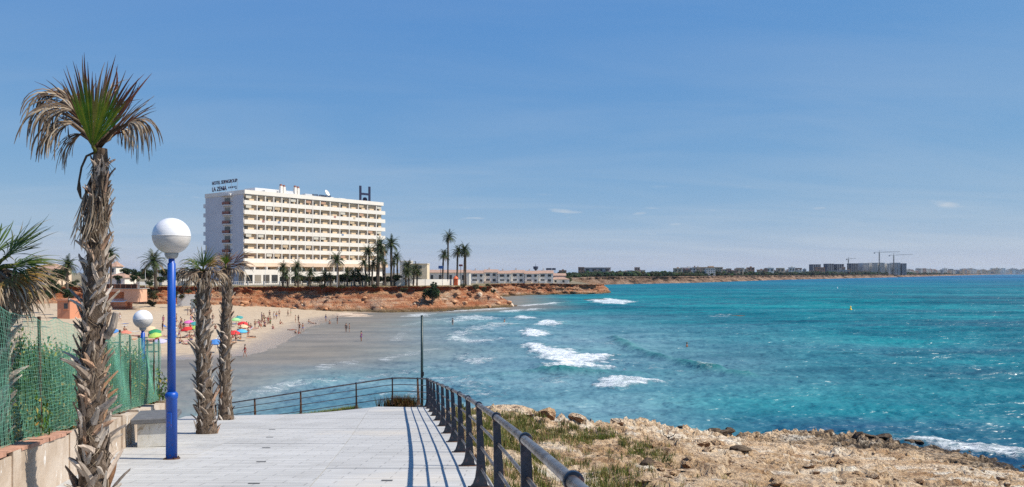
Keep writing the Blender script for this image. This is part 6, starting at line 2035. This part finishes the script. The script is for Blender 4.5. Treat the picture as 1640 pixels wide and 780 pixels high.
PEOPLE = [(420, 518, 'walk', 'dark', 0, W_fore), (429.6, 519, 'stand', 'red', 1, W_fore), (413.8, 518, 'sit', 'pink', 1, W_fore), (424, 511, 'sit', 'dark', 1, W_fore), (432, 509, 'stand', 'dark', 1, 'near the foot of the cliff'), (439, 511, 'stand', 'white', 1, 'near the foot of the cliff'), (443, 511.5, 'stand', 'blue', 0, 'near the foot of the cliff'), (447.4, 508, 'hips', 'dark', 0, 'near the foot of the cliff'), (449.4, 519, 'sit', 'red', 0, W_fore), (461.4, 507, 'walk', 'dark', 0, 'near the foot of the cliff'), (466, 506, 'stand', 'green', 0, 'near the foot of the cliff'),
 (473.4, 517, 'stand', 'dark', 0, 'on the damp shoreline'), (478, 517, 'hips', 'dark', 1, 'on the damp shoreline'), (479.7, 531, 'hips', 'dark', 1, 'by two children on the wet sand'), (485, 531.5, 'walk', 'blue', 0, 'by two children on the wet sand'), (467.7, 529, 'lie', 'red', 0, 'on the damp shoreline'), (495, 518, 'sit', 'white', 0, 'on the wet sand by the rock shelves'), (502, 518.5, 'lie', 'orange', 0, 'on the wet sand by the rock shelves'),
 (522, 515, 'walk', 'blue', 1, 'on the wet sand by the rock shelves'), (540.4, 519, 'stand', 'dark', 1, 'on the wet sand by the rock shelves'), (528, 519, 'sit', 'red', 0, 'on the wet sand by the rock shelves'), (554.4, 532, 'stand', 'dark', 1, W_wet), (559.6, 532, 'hips', 'dark', 0, W_wet), (578.6, 547, 'stand', 'purple', 1, W_wet), (392.5, 572, 'walk', 'red', 1, 'wading by the near edge of the sand'), (397.7, 541, 'walk', 'red', 0, W_fore),
 (378, 550, 'walk', 'dark', 0, W_umb), (374, 541, 'sit', 'red', 1, W_umb), (370, 534, 'sit', 'red', 0, W_umb), (368, 546, 'stand', 'dark', 1, W_umb), (393, 527, 'sit', 'purple', 0, W_umb), (398, 524, 'sit', 'dark', 0, W_umb), (402, 525, 'sit', 'blue', 0, W_umb), (392, 534, 'lie', 'dark', 0, W_umb), (380, 537, 'sit', 'dark', 0, W_umb), (371, 524, 'stand', 'dark', 0, W_umb),
 (260.7, 530, 'stand', 'dark', 1, W_umb), (283, 516.5, 'stand', 'dark', 0, W_umb), (290, 532.5, 'stand', 'red', 1, W_umb), (288, 525, 'sit', 'pink', 1, W_umb), (341, 521, 'stand', 'dark', 1, W_umb), (345, 527, 'sit', 'dark', 0, W_umb), (289, 550, 'sit', 'blue', 0, W_umb), (298, 552, 'lie', 'red', 0, W_umb), (303, 540, 'sit', 'red', 0, W_umb), (311, 539, 'lie', 'pink', 0, W_umb), (297, 541, 'lie', 'purple', 1, W_umb), (316, 536, 'sit', 'dark', 1, W_umb), (317, 527, 'sit', 'pink', 0, W_umb), (320, 545, 'lie', 'dark', 0, W_umb), (350, 548, 'sit', 'blue', 0, W_umb), (240, 540, 'sit', 'dark', 1, W_umb), (270, 521, 'sit', 'orange', 0, W_umb), (200, 531, 'sit', 'red', 0, W_umb), (266, 539, 'lie', 'white', 0, W_umb), (204, 494, 'lie', 'dark', 0, 'on the empty sand below the beach bar')]
for a in PEOPLE: person(*a)
for i in range(48):
    px = prand.choice((prand.gauss(292, 18), prand.gauss(384, 14), prand.gauss(305, 14), prand.gauss(240, 22), prand.gauss(425, 12)))
    py = prand.uniform(512, 546) if px < 405 else prand.uniform(508, 530)
    ps = prand.choice(('sit', 'sit', 'lie', 'stand', 'hips', 'walk'))
    person(px, py, ps, prand.choice(list(CLOTH)), prand.random() < 0.45, W_umb if px < 405 else W_fore)
person(474, 534, 'sit', 'dark', 0, 'playing in the wet sand', h=0.75); person(478.5, 534.5, 'sit', 'red', 0, 'playing in the wet sand', h=0.75)
for px, c_ in ((301, 'white'), (305.5, 'dark'), (310, 'white')): person(px, 505, 'stand', c_, 1, 'beside the tall beach flag')
def in_sea(px, py, sink):
    x_, y_ = on_sea(px, py); return Vector((x_, y_, -sink))
person(0, 0, 'walk', 'dark', 1, 'wading among the breakers nearer the beach', 'bathers in the sea', 1.05, in_sea(725, 521, 0.35))
person(0, 0, 'stand', 'dark', 0, 'waist-deep among the breakers', 'bathers in the sea', 1.05, in_sea(808, 518, 0.75))
person(0, 0, 'stand', 'red', 0, 'up to the neck beyond the rolling crest', 'bathers in the sea', 1.1, in_sea(1100, 556, 1.25))
# parasols
M_para = tinted('parasol_cloth', 0.75)
m = MB()
prof = [(1.12, 0.0), (0.85, 0.17), (0.5, 0.33), (0.2, 0.42), (0.0, 0.45)]
n_ = 16
vs = []; fs = []
for r_, z_ in prof[:-1]:
    for k in range(n_):
        a = 2 * math.pi * k / n_
        q = 1.0 if k % 2 == 0 else 0.955
        vs.append((r_ * q * math.cos(a), r_ * q * math.sin(a), z_ - (0.0 if k % 2 == 0 else -0.03)))
vs.append((0, 0, 0.46))
for i in range(len(prof) - 2):
    for k in range(n_):
        k2 = (k + 1) % n_; fs.append((i * n_ + k, i * n_ + k2, (i + 1) * n_ + k2, (i + 1) * n_ + k))
for k in range(n_): fs.append(((len(prof) - 2) * n_ + k, (len(prof) - 2) * n_ + (k + 1) % n_, len(vs) - 1))
for k in range(n_):      # valance
    a0_, a1_ = vs[k], vs[(k + 1) % n_]
    b_ = len(vs); vs.append((a0_[0], a0_[1], a0_[2] - .14)); 
for k in range(n_):
    k2 = (k + 1) % n_; base_ = len(vs) - n_
    fs.append((k2, k, base_ + k, base_ + k2))
m.add(vs, fs); CANOPY = m.mesh('canopy'); CANOPY.materials.append(M_para)
POLE = MB().tube([(0, 0, -0.1), (0, 0, 2.15)], 0.025, 6).mesh('pole'); POLE.materials.append(M_white2)
PC = {'green': (0.02, 0.26, 0.10), 'lime': (0.45, 0.62, 0.12), 'lavender': (0.50, 0.46, 0.60), 'pink': (0.72, 0.16, 0.42), 'red': (0.65, 0.03, 0.03), 'pale green': (0.38, 0.68, 0.28), 'teal': (0.05, 0.30, 0.30), 'cream': (0.70, 0.52, 0.32), 'sky blue': (0.10, 0.45, 0.68), 'blue': (0.06, 0.22, 0.55), 'coral': (0.70, 0.22, 0.14)}
for px, py, c_, lb_ in ((248.8, 526, 'green', 'green parasol above the lavender one'), (250.6, 531.5, 'lime', 'lime parasol just under the green one'), (257, 541, 'lavender', 'pale lavender parasol beyond the end of the mesh fence'), (303, 512, 'pink', 'pink parasol next to the tall beach flag'), (301, 522, 'red', 'red parasol between the pink parasol and the sunbathers'), (314.6, 520, 'lime', 'lime parasol beside the red and pink ones'), (312, 514, 'teal', 'teal parasol behind the lime one'), (377.7, 508, 'pale green', 'pale green parasol overlapping the teal one'), (383.5, 505, 'teal', 'teal parasol farthest up the sand beside the pale green one'), (388.7, 514, 'red', 'red parasol over the cream one'), (389, 518.5, 'cream', 'cream parasol between the red and sky blue ones'), (387, 526, 'sky blue', 'sky blue parasol beside a crowd of sitters'), (374, 528, 'red', 'red parasol nearest the palm trunks'), (344.8, 542, 'blue', 'blue parasol standing apart on the seaward side of the crowd'), (181, 525, 'blue', 'blue parasol alone behind the mesh fence'), (201, 528, 'coral', 'coral parasol alone behind the mesh fence'), (240, 521, 'cream', 'cream parasol behind the green and lime ones')):
    # pixel of the canopy's middle; stand it on the sand underneath
    def hf(x, y): return shore_z(x, y) + 1.9
    q = ray_down(px, py, hf, 60, 300)
    e = empty('parasol', (q.x, q.y, q.z - 1.9), random.uniform(0, 6), lb_ + ' on the beach', 'parasol', 'parasols on the beach')
    tl = random.uniform(0.1, 0.35)
    e.scale = (0.82,) * 3
    e.rotation_euler = (tl * 0.6, random.uniform(-0.12, 0.12), random.uniform(-0.5, 0.5))
    o = obj('canopy', CANOPY, None, e, (0, 0, 1.75), (tl * 0.4, 0, 0)); o.color = (*PC[c_], 1)
    obj('pole', POLE, None, e)
# sun beds, bags and towels under the parasols
m = MB(); m.bbox(-0.3, -0.95, 0.26, 0.3, 0.35, 0.32, 0.01); BED = m.mesh('bed_deck')
m = MB(); m.bbox(-0.3, 0, 0, 0.3, 0.7, 0.06, 0.01); BACK = m.mesh('bed_back')
m = MB(); m.tube([(0, 0, 0), (0, 0, 0.28)], 0.025, 5); BLEG = m.mesh('leg')
for me_ in (BED, BACK): me_.materials.append(M_cloth)
BLEG.materials.append(M_white2)
BEDC = [('blue', (0.04, 0.16, 0.5)), ('white', (0.75, 0.75, 0.75)), ('navy', (0.03, 0.04, 0.12)), ('red', (0.5, 0.04, 0.03))]
for i, (px, py) in enumerate(((268, 526), (281, 536), (306, 531), (312, 529), (322, 533), (398, 530), (383, 533), (405, 528), (372, 520), (350, 545), (292, 523), (246, 547), (274, 546))):
    q = ray_down(px, py, shore_z, 60, 300)
    nm, cc = BEDC[i % 4]
    e = empty('sun_bed', q, prand.uniform(0, 6.28), '%s sun bed with a raised back among the parasols' % nm, 'sun bed', '%s sun beds on the sand' % nm)
    o = obj('deck', BED, None, e); o.color = (*cc, 1); o = obj('backrest', BACK, None, e, (0, 0.35, 0.29), (R(38), 0, 0)); o.color = (*cc, 1)
    for a_, b_ in ((-.26, -.85), (.26, -.85), (-.26, .3), (.26, .3)): obj('leg', BLEG, None, e, (a_, b_, 0))
for i in range(22):
    px = prand.choice((prand.uniform(262, 322), prand.uniform(366, 404), prand.uniform(180, 250))); py = prand.uniform(517, 548)
    q = ray_down(px, py, shore_z, 60, 300)
    nm, cc = prand.choice([('pink', (0.6, 0.2, 0.3)), ('blue', (0.08, 0.2, 0.5)), ('white', (0.7, 0.7, 0.7)), ('orange', (0.65, 0.25, 0.06)), ('dark', (0.04, 0.04, 0.06))])
    m = MB()
    m.add([(-.38 + .38 * 2 * u_ / 4, -.8 + 1.6 * v_ / 6, .03 + .015 * math.sin(u_ * 2.1 + v_ * 1.3 + i)) for v_ in range(7) for u_ in range(5)] , [(v_ * 5 + u_, v_ * 5 + u_ + 1, v_ * 5 + u_ + 6, v_ * 5 + u_ + 5) for v_ in range(6) for u_ in range(4)])
    o = m.build('towel', M_cloth, None, True, loc=q, rot=(0, 0, prand.uniform(0, 6))); o.color = (*cc, 1)
    tag(o, '%s beach towel spread on the sand near the parasols' % nm, 'towel', '%s towels on the sand' % nm)
# tall pale beach flag / banner
q = ray_down(306.5, 504, shore_z, 60, 300)
e = empty('beach_banner', q, R(-10), 'tall pale green feather banner standing on the sand below the slope', 'banner')
MB().tube([(0, 0, 0), (0, 0, 3.0)], 0.04, 6).build('pole', M_white2, e)
m = MB(); m.prism([(0.05, 0), (1.0, 0.0), (1.05, 0.8), (0.9, 2.0), (0.5, 2.9), (0.05, 3.3)], -0.015, 0.015); m.build('banner_cloth', simple('pale_green_cloth', (0.50, 0.56, 0.50), 0.8), e, rot=(R(90), 0, 0), loc=(0, 0, 0.3))
# swimming-area buoys
for px, py, s, cc, lb_ in ((1362, 497, 0.9, (0.85, 0.55, 0.02), 'yellow marker buoy floating out in the bay'), (1341, 462, 0.8, (0.8, 0.8, 0.8), 'white buoy floating far out near the coast')):
    x_, y_ = on_sea(px, py)
    e = empty('buoy', (x_, y_, 0.0), 0, lb_, 'buoy')
    mt = simple('buoy_' + lb_[:5].strip(), cc, 0.4)
    MB().lathe([(0.02, -0.4), (0.35, -0.35), (0.55, 0.0), (0.5, 0.35), (0.22, 0.6), (0.14, 1.1), (0.0, 1.15)], 14).build('float', mt, e, True, scale=s)
    MB().lathe([(0.3, 1.15), (0.3, 1.2), (0.0, 1.45)], 8).build('top_mark', mt, e, scale=s)

# ================================================================== THE FAR COAST
M_fleaf = vcol('far_tree_leaf', 0.8, 0, 0, 0.1, 0.1, 0.05)
def far_z(px):
    k = np.argmin(np.abs(PP[nn_far0:, 0] / PP[nn_far0:, 1] - (px - 820) / F)) + nn_far0
    return k
nn_far0 = int(np.argmax((PP[:, 1] > 690)))
rnd = random.Random(91)
ICO = bmesh.new(); bmesh.ops.create_icosphere(ICO, subdivisions=1, radius=1); ICO.verts.index_update()
iv = [v.co.copy() for v in ICO.verts]; if_ = [[v.index for v in f.verts] for f in ICO.faces]; ICO.free()
m = MB()
def far_tree(m, x, y, z, r, h, cols):
    c0 = rnd.choice(cols)
    for b in range(4):
        ox, oy, oz = rnd.gauss(0, .5) * r, rnd.gauss(0, .5) * r, h * rnd.uniform(.25, .95)
        rr_ = r * rnd.uniform(.4, .75)
        c = tuple(q * rnd.uniform(.7, 1.4) for q in c0)
        m.add([(x + ox + v.x * rr_ * rnd.uniform(.7, 1.3), y + oy + v.y * rr_, z + oz + v.z * rr_ * rnd.uniform(.5, .9)) for v in iv], if_, c)
FG = [(0.022, 0.036, 0.016), (0.03, 0.045, 0.02), (0.045, 0.055, 0.026), (0.018, 0.028, 0.014)]
for px in np.arange(896, 1460, 0.62):
    k = far_z(px); dm = PP[k, 1]
    for row in range(3):
        back = dm * (1.012 + rnd.uniform(0, 0.11)); 
        x = (px - 820 + rnd.uniform(-1, 1)) / F * back; y = back
        hh = rnd.uniform(2.0, 4.6) * (dm / 900) ** 0.45 * (0.7 + 0.25 * row)
        far_tree(m, x, y, PP[k, 2] - 0.3, hh * 0.75, hh, FG)
o = m.build('woodland', M_fleaf); tag(o, 'dark band of trees and scrub along the far coast', 'woodland', None, 'stuff')
m = MB()
for px in np.arange(752, 912, 0.9):
    back = rnd.uniform(424, 470)
    x = (px - 820) / F * back; hh = rnd.uniform(1.2, 2.6)
    far_tree(m, x, back, 5.4, hh, hh * 1.4, FG)
o = m.build('garden_greenery', M_fleaf); tag(o, 'garden greenery crowding behind the terraced houses', 'woodland', None, 'stuff')
def far_building(px, w_px, py_top, back, mat, label, group, storeys=3, cat='building', depth=None, style=0, zb=None):
    k = far_z(px); d = back
    a = at(px - w_px / 2, py_top, d)
    zb = PP[k, 2] - 0.5 if zb is None else zb
    w = w_px / F * d; h = max(3.0, a.z - zb); dp = depth or w * 0.7
    e = empty('town_building', (a.x, d, zb), 0, label, cat, group)
    MB().box(0, 0, 0, w, dp, h).build('wall', mat, e)
    MB().box(-w * .02, -w * .02, h, w * 1.02, dp + w * .02, h + h * 0.05).build('roof', mat if style != 1 else M_tile, e)
    fh = h / storeys
    m = MB()
    nb = max(2, int(w / (fh * 1.2)))
    for s in range(storeys):
        for b in range(nb):
            x0 = w * (b + 0.22) / nb
            m.box(x0, -0.02 * fh - 0.05, s * fh + fh * .3, x0 + w / nb * .5, 0.02, s * fh + fh * .75)
    o = m.build('window_rows', M_shut, e); o['kind'] = 'stuff'
    if style == 2: MB().box(w * .4, dp * .3, h * 1.05, w * .65, dp * .6, h * 1.18).build('lift_tower', mat, e)
    return e
M_f1 = wall_paint('far_white', (0.62, 0.60, 0.56)); M_f2 = wall_paint('far_ochre', (0.52, 0.38, 0.26)); M_f3 = wall_paint('far_brick', (0.32, 0.19, 0.14)); M_f4 = wall_paint('far_grey', (0.36, 0.36, 0.37)); M_f5 = wall_paint('far_pink', (0.50, 0.32, 0.25)); M_f6 = wall_paint('far_dark_frame', (0.075, 0.085, 0.13))  # the dark frame tone is paled, distance haze put into its colour
FM = [(M_f1, 'white'), (M_f2, 'ochre'), (M_f3, 'brick-red'), (M_f5, 'pinkish'), (M_f4, 'grey')]
# villas and blocks above the far cliff
def dcoast(px): return PP[far_z(px), 1]
far_building(931, 9, 428.5, dcoast(931) * 1.10, M_f3, 'brick-red block farthest inland at the near end of the far coast', None, 3)
far_building(957, 42, 429, dcoast(957) * 1.13, M_f4, 'long grey-blue building above the trees at the near end of the far coast', None, 2, depth=20)
far_building(1138, 15, 430.5, dcoast(1138) * 1.02, M_f1, 'bright white four-storey block on the brink of the far cliff', None, 4)
far_building(1140, 34, 428.5, dcoast(1140) * 1.08, M_f2, 'ochre apartment block behind the bright white block on the far cliff', None, 4, style=2)
far_building(1104, 22, 429, dcoast(1104) * 1.08, M_f1, 'pale apartment block with a lift tower among the far trees', None, 3, style=2)
for i in range(64):
    px = rnd.uniform(1020, 1245) if i < 26 else rnd.uniform(1200, 1400) if i < 52 else rnd.uniform(890, 1030)
    mt, nm = FM[rnd.randrange(5)]
    w = rnd.uniform(4, 13)
    far_building(px, w, rnd.uniform(428, 434) if i < 52 else rnd.uniform(432, 438), dcoast(px) * rnd.uniform(1.03, 1.16), mt, '%s house among the trees of the far coast' % nm, '%s houses on the far coast' % nm, rnd.choice((2, 3)), 'house', style=rnd.choice((0, 1, 2)))
# tower blocks under construction
for px, w, top, mt, lb_ in ((1308, 14, 422.5, M_f6, 'dark unfinished tower block standing apart from the others on the far coast'), (1330, 11, 421.5, M_f6, 'dark unfinished tower block at the near end of the tower row'), (1346, 12, 422, M_f6, 'dark unfinished tower block second in the tower row'), (1369, 13, 421, M_f6, 'wide dark unfinished tower block next to the grey towers'),
                        (1387, 11, 420.5, M_f1, 'grey tower block between the dark one and the crane'), (1401, 10, 420, M_f1, 'grey tower block under the tallest crane'), (1412.5, 9, 420, M_f1, 'pale narrow tower block beside the tallest crane'), (1424, 7, 421, M_f1, 'pale slim tower block between the two cranes'), (1437, 10, 420, M_f4, 'unfinished grey tower block with open floors'), (1448, 8, 421, M_f6, 'dark tower block at the sea end of the tower row')):
    d = 2050
    top += 1.6
    e = far_building(px, w * 0.92, top, d, mt, lb_, None, 9, 'tower block', depth=26)
    wv = w / F * d; h = EYE - (top - HOR) / F * d - 5.5
    for q in range(4):
        MB().box(wv * (q + .08) / 4, -1.6, 0, wv * (q + .08) / 4 + wv * .06, -0.9, h * 1.02).build('pier', M_f4, e)
# cranes
M_crane = simple('crane_steel', (0.16, 0.15, 0.13), 0.6, 0.1, 0.1)
for px, top, l0, l1, lb_ in ((1408, 404.5, -8, 33, 'tallest tower crane above the grey tower blocks'), (1431, 409, -7, 31, 'lower tower crane at the sea end of the tower row'), (1358.5, 415, -3, 12, 'small tower crane over the dark unfinished towers')):
    d = 2030
    b = at(px, top, d); k_ = d / F
    zb = 5.5; H = b.z - zb
    e = empty('tower_crane', (b.x, d, zb), 0, lb_, 'crane')
    m = MB(); r_ = 0.9
    for sx_ in (-1, 1):
        for sy_ in (-1, 1): m.tube([(sx_ * r_, sy_ * r_, 0), (sx_ * r_, sy_ * r_, H)], 0.28, 4)
    z = 0
    while z < H - 3:
        m.tube([(-r_, -r_, z), (r_, -r_, z + 3)], 0.2, 3); m.tube([(r_, -r_, z), (-r_, -r_, z + 3)], 0.2, 3); m.tube([(-r_, r_, z), (r_, r_, z + 3)], 0.2, 3); z += 3
    m.build('mast', M_crane, e)
    m = MB()
    xa, xb = l0 * k_, l1 * k_
    for zz_, yy_ in ((0, -.6), (0, .6), (1.2, 0)): m.tube([(0, yy_, H + zz_), (xb, yy_, H + zz_ + 1.6)], 0.25, 4)
    x = 0
    while x < xb - 2:
        m.tube([(x, -.6, H + 1.6 * x / xb), (x + 1.2, 0, H + 1.2 + 1.6 * x / xb)], 0.15, 3); x += 2.4
    m.build('jib', M_crane, e)
    m = MB(); m.tube([(0, 0, H + 0.3), (xa, 0, H + 0.3)], 0.4, 4); m.build('counter_jib', M_crane, e)
    MB().box(xa - 1, -1, H - 2.6, xa + 1.6, 1, H + 0.2).build('counterweight', M_f4, e)
    m = MB(); m.tube([(0, 0, H), (0, 0, H + 5)], 0.4, 4); m.tube([(0, 0, H + 5), (xa, 0, H + .5)], .12, 3); m.tube([(0, 0, H + 5), (xb * .6, 0, H + 2.2)], .12, 3); m.build('apex_and_stays', M_crane, e)
# the far town along the low spit
for i in range(150):
    px = rnd.uniform(1452, 1645); t_ = (px - 1452) / 190
    d = 3000 + 3600 * t_ * rnd.uniform(.8, 1.1)
    mt, nm = rnd.choice([(M_f1, 'white'), (M_f1, 'white'), (M_f2, 'ochre'), (M_f5, 'pinkish'), (M_f4, 'grey')])
    w = rnd.uniform(3, 8)
    far_building(px, w, rnd.triangular(429, 436, 433), d, mt, '%s block in the hazy far town on the spit' % nm, '%s blocks of the far town' % nm, 4, 'building', zb=3.0, style=rnd.choice((0, 2)))
m = MB()
for px in np.arange(1440, 1600, 0.8):
    k = far_z(px); dm = PP[k, 1] * rnd.uniform(1.0, 1.03)
    hh = rnd.uniform(3, 9) * (0.6 if px > 1520 else 1)
    far_tree(m, (px - 820) / F * dm, dm, PP[k, 2] - 1, hh * .8, hh * .7, FG)
o = m.build('scrub', M_fleaf); tag(o, 'low dark scrub along the far spit in front of the town', 'woodland', None, 'stuff')
# water tower and billboards beyond the terraced houses
c = at(858, 430, 700)
e = empty('water_tower', (c.x, 700, 6.5), 0, 'dark water tower on a stem rising behind the terraced houses', 'water tower')
H = c.z - 6.5
MB().tube([(0, 0, 0), (0, 0, H - 1)], [0.9, 0.7], 10).build('stem', M_f4, e); MB().lathe([(0.7, H - 1.5), (2.0, H - 0.3), (2.3, H + 1.6), (1.8, H + 1.9), (0.2, H + 2.0), (0.1, H + 4.5), (0.0, H + 4.6)], 14).build('tank', M_f6, e)
for px, w in ((879, 9), (887, 6)):
    c = at(px, 431, 690)
    e = empty('billboard', (c.x, 690, 6.5), 0, 'dark billboard on stilts behind the low white house', 'billboard', 'billboards behind the second headland')
    wv = w / F * 690
    MB().box(-wv / 2, -.15, c.z - 6.5 - .8, wv / 2, .15, c.z - 6.5 + .9).build('panel', M_f6, e)
    for q in (-.3, .3): MB().tube([(q * wv, 0.2, 0), (q * wv, 0.2, c.z - 6.5 + .6)], .12, 5).build('leg', M_f6, e)
# ================================================================== SEA AIR
# thin even haze over the whole bay
hz = MB(); hz.box(-62000, -900, -4.0, 62000, 62000, 118.0)
t = NT('sea_haze')
t.t.nodes.remove(t.p)
pv = t.n('ShaderNodeVolumePrincipled')
pv.inputs['Color'].default_value = (0.74, 0.87, 1.0, 1)
pv.inputs['Density'].default_value = 0.000035
pv.inputs['Anisotropy'].default_value = 0.25
t.t.links.new(pv.outputs[0], t.out.inputs['Volume'])
o = hz.build('haze', t.m)
tag(o, 'thin pale blue sea haze hanging over the whole bay', 'haze', None, 'stuff')
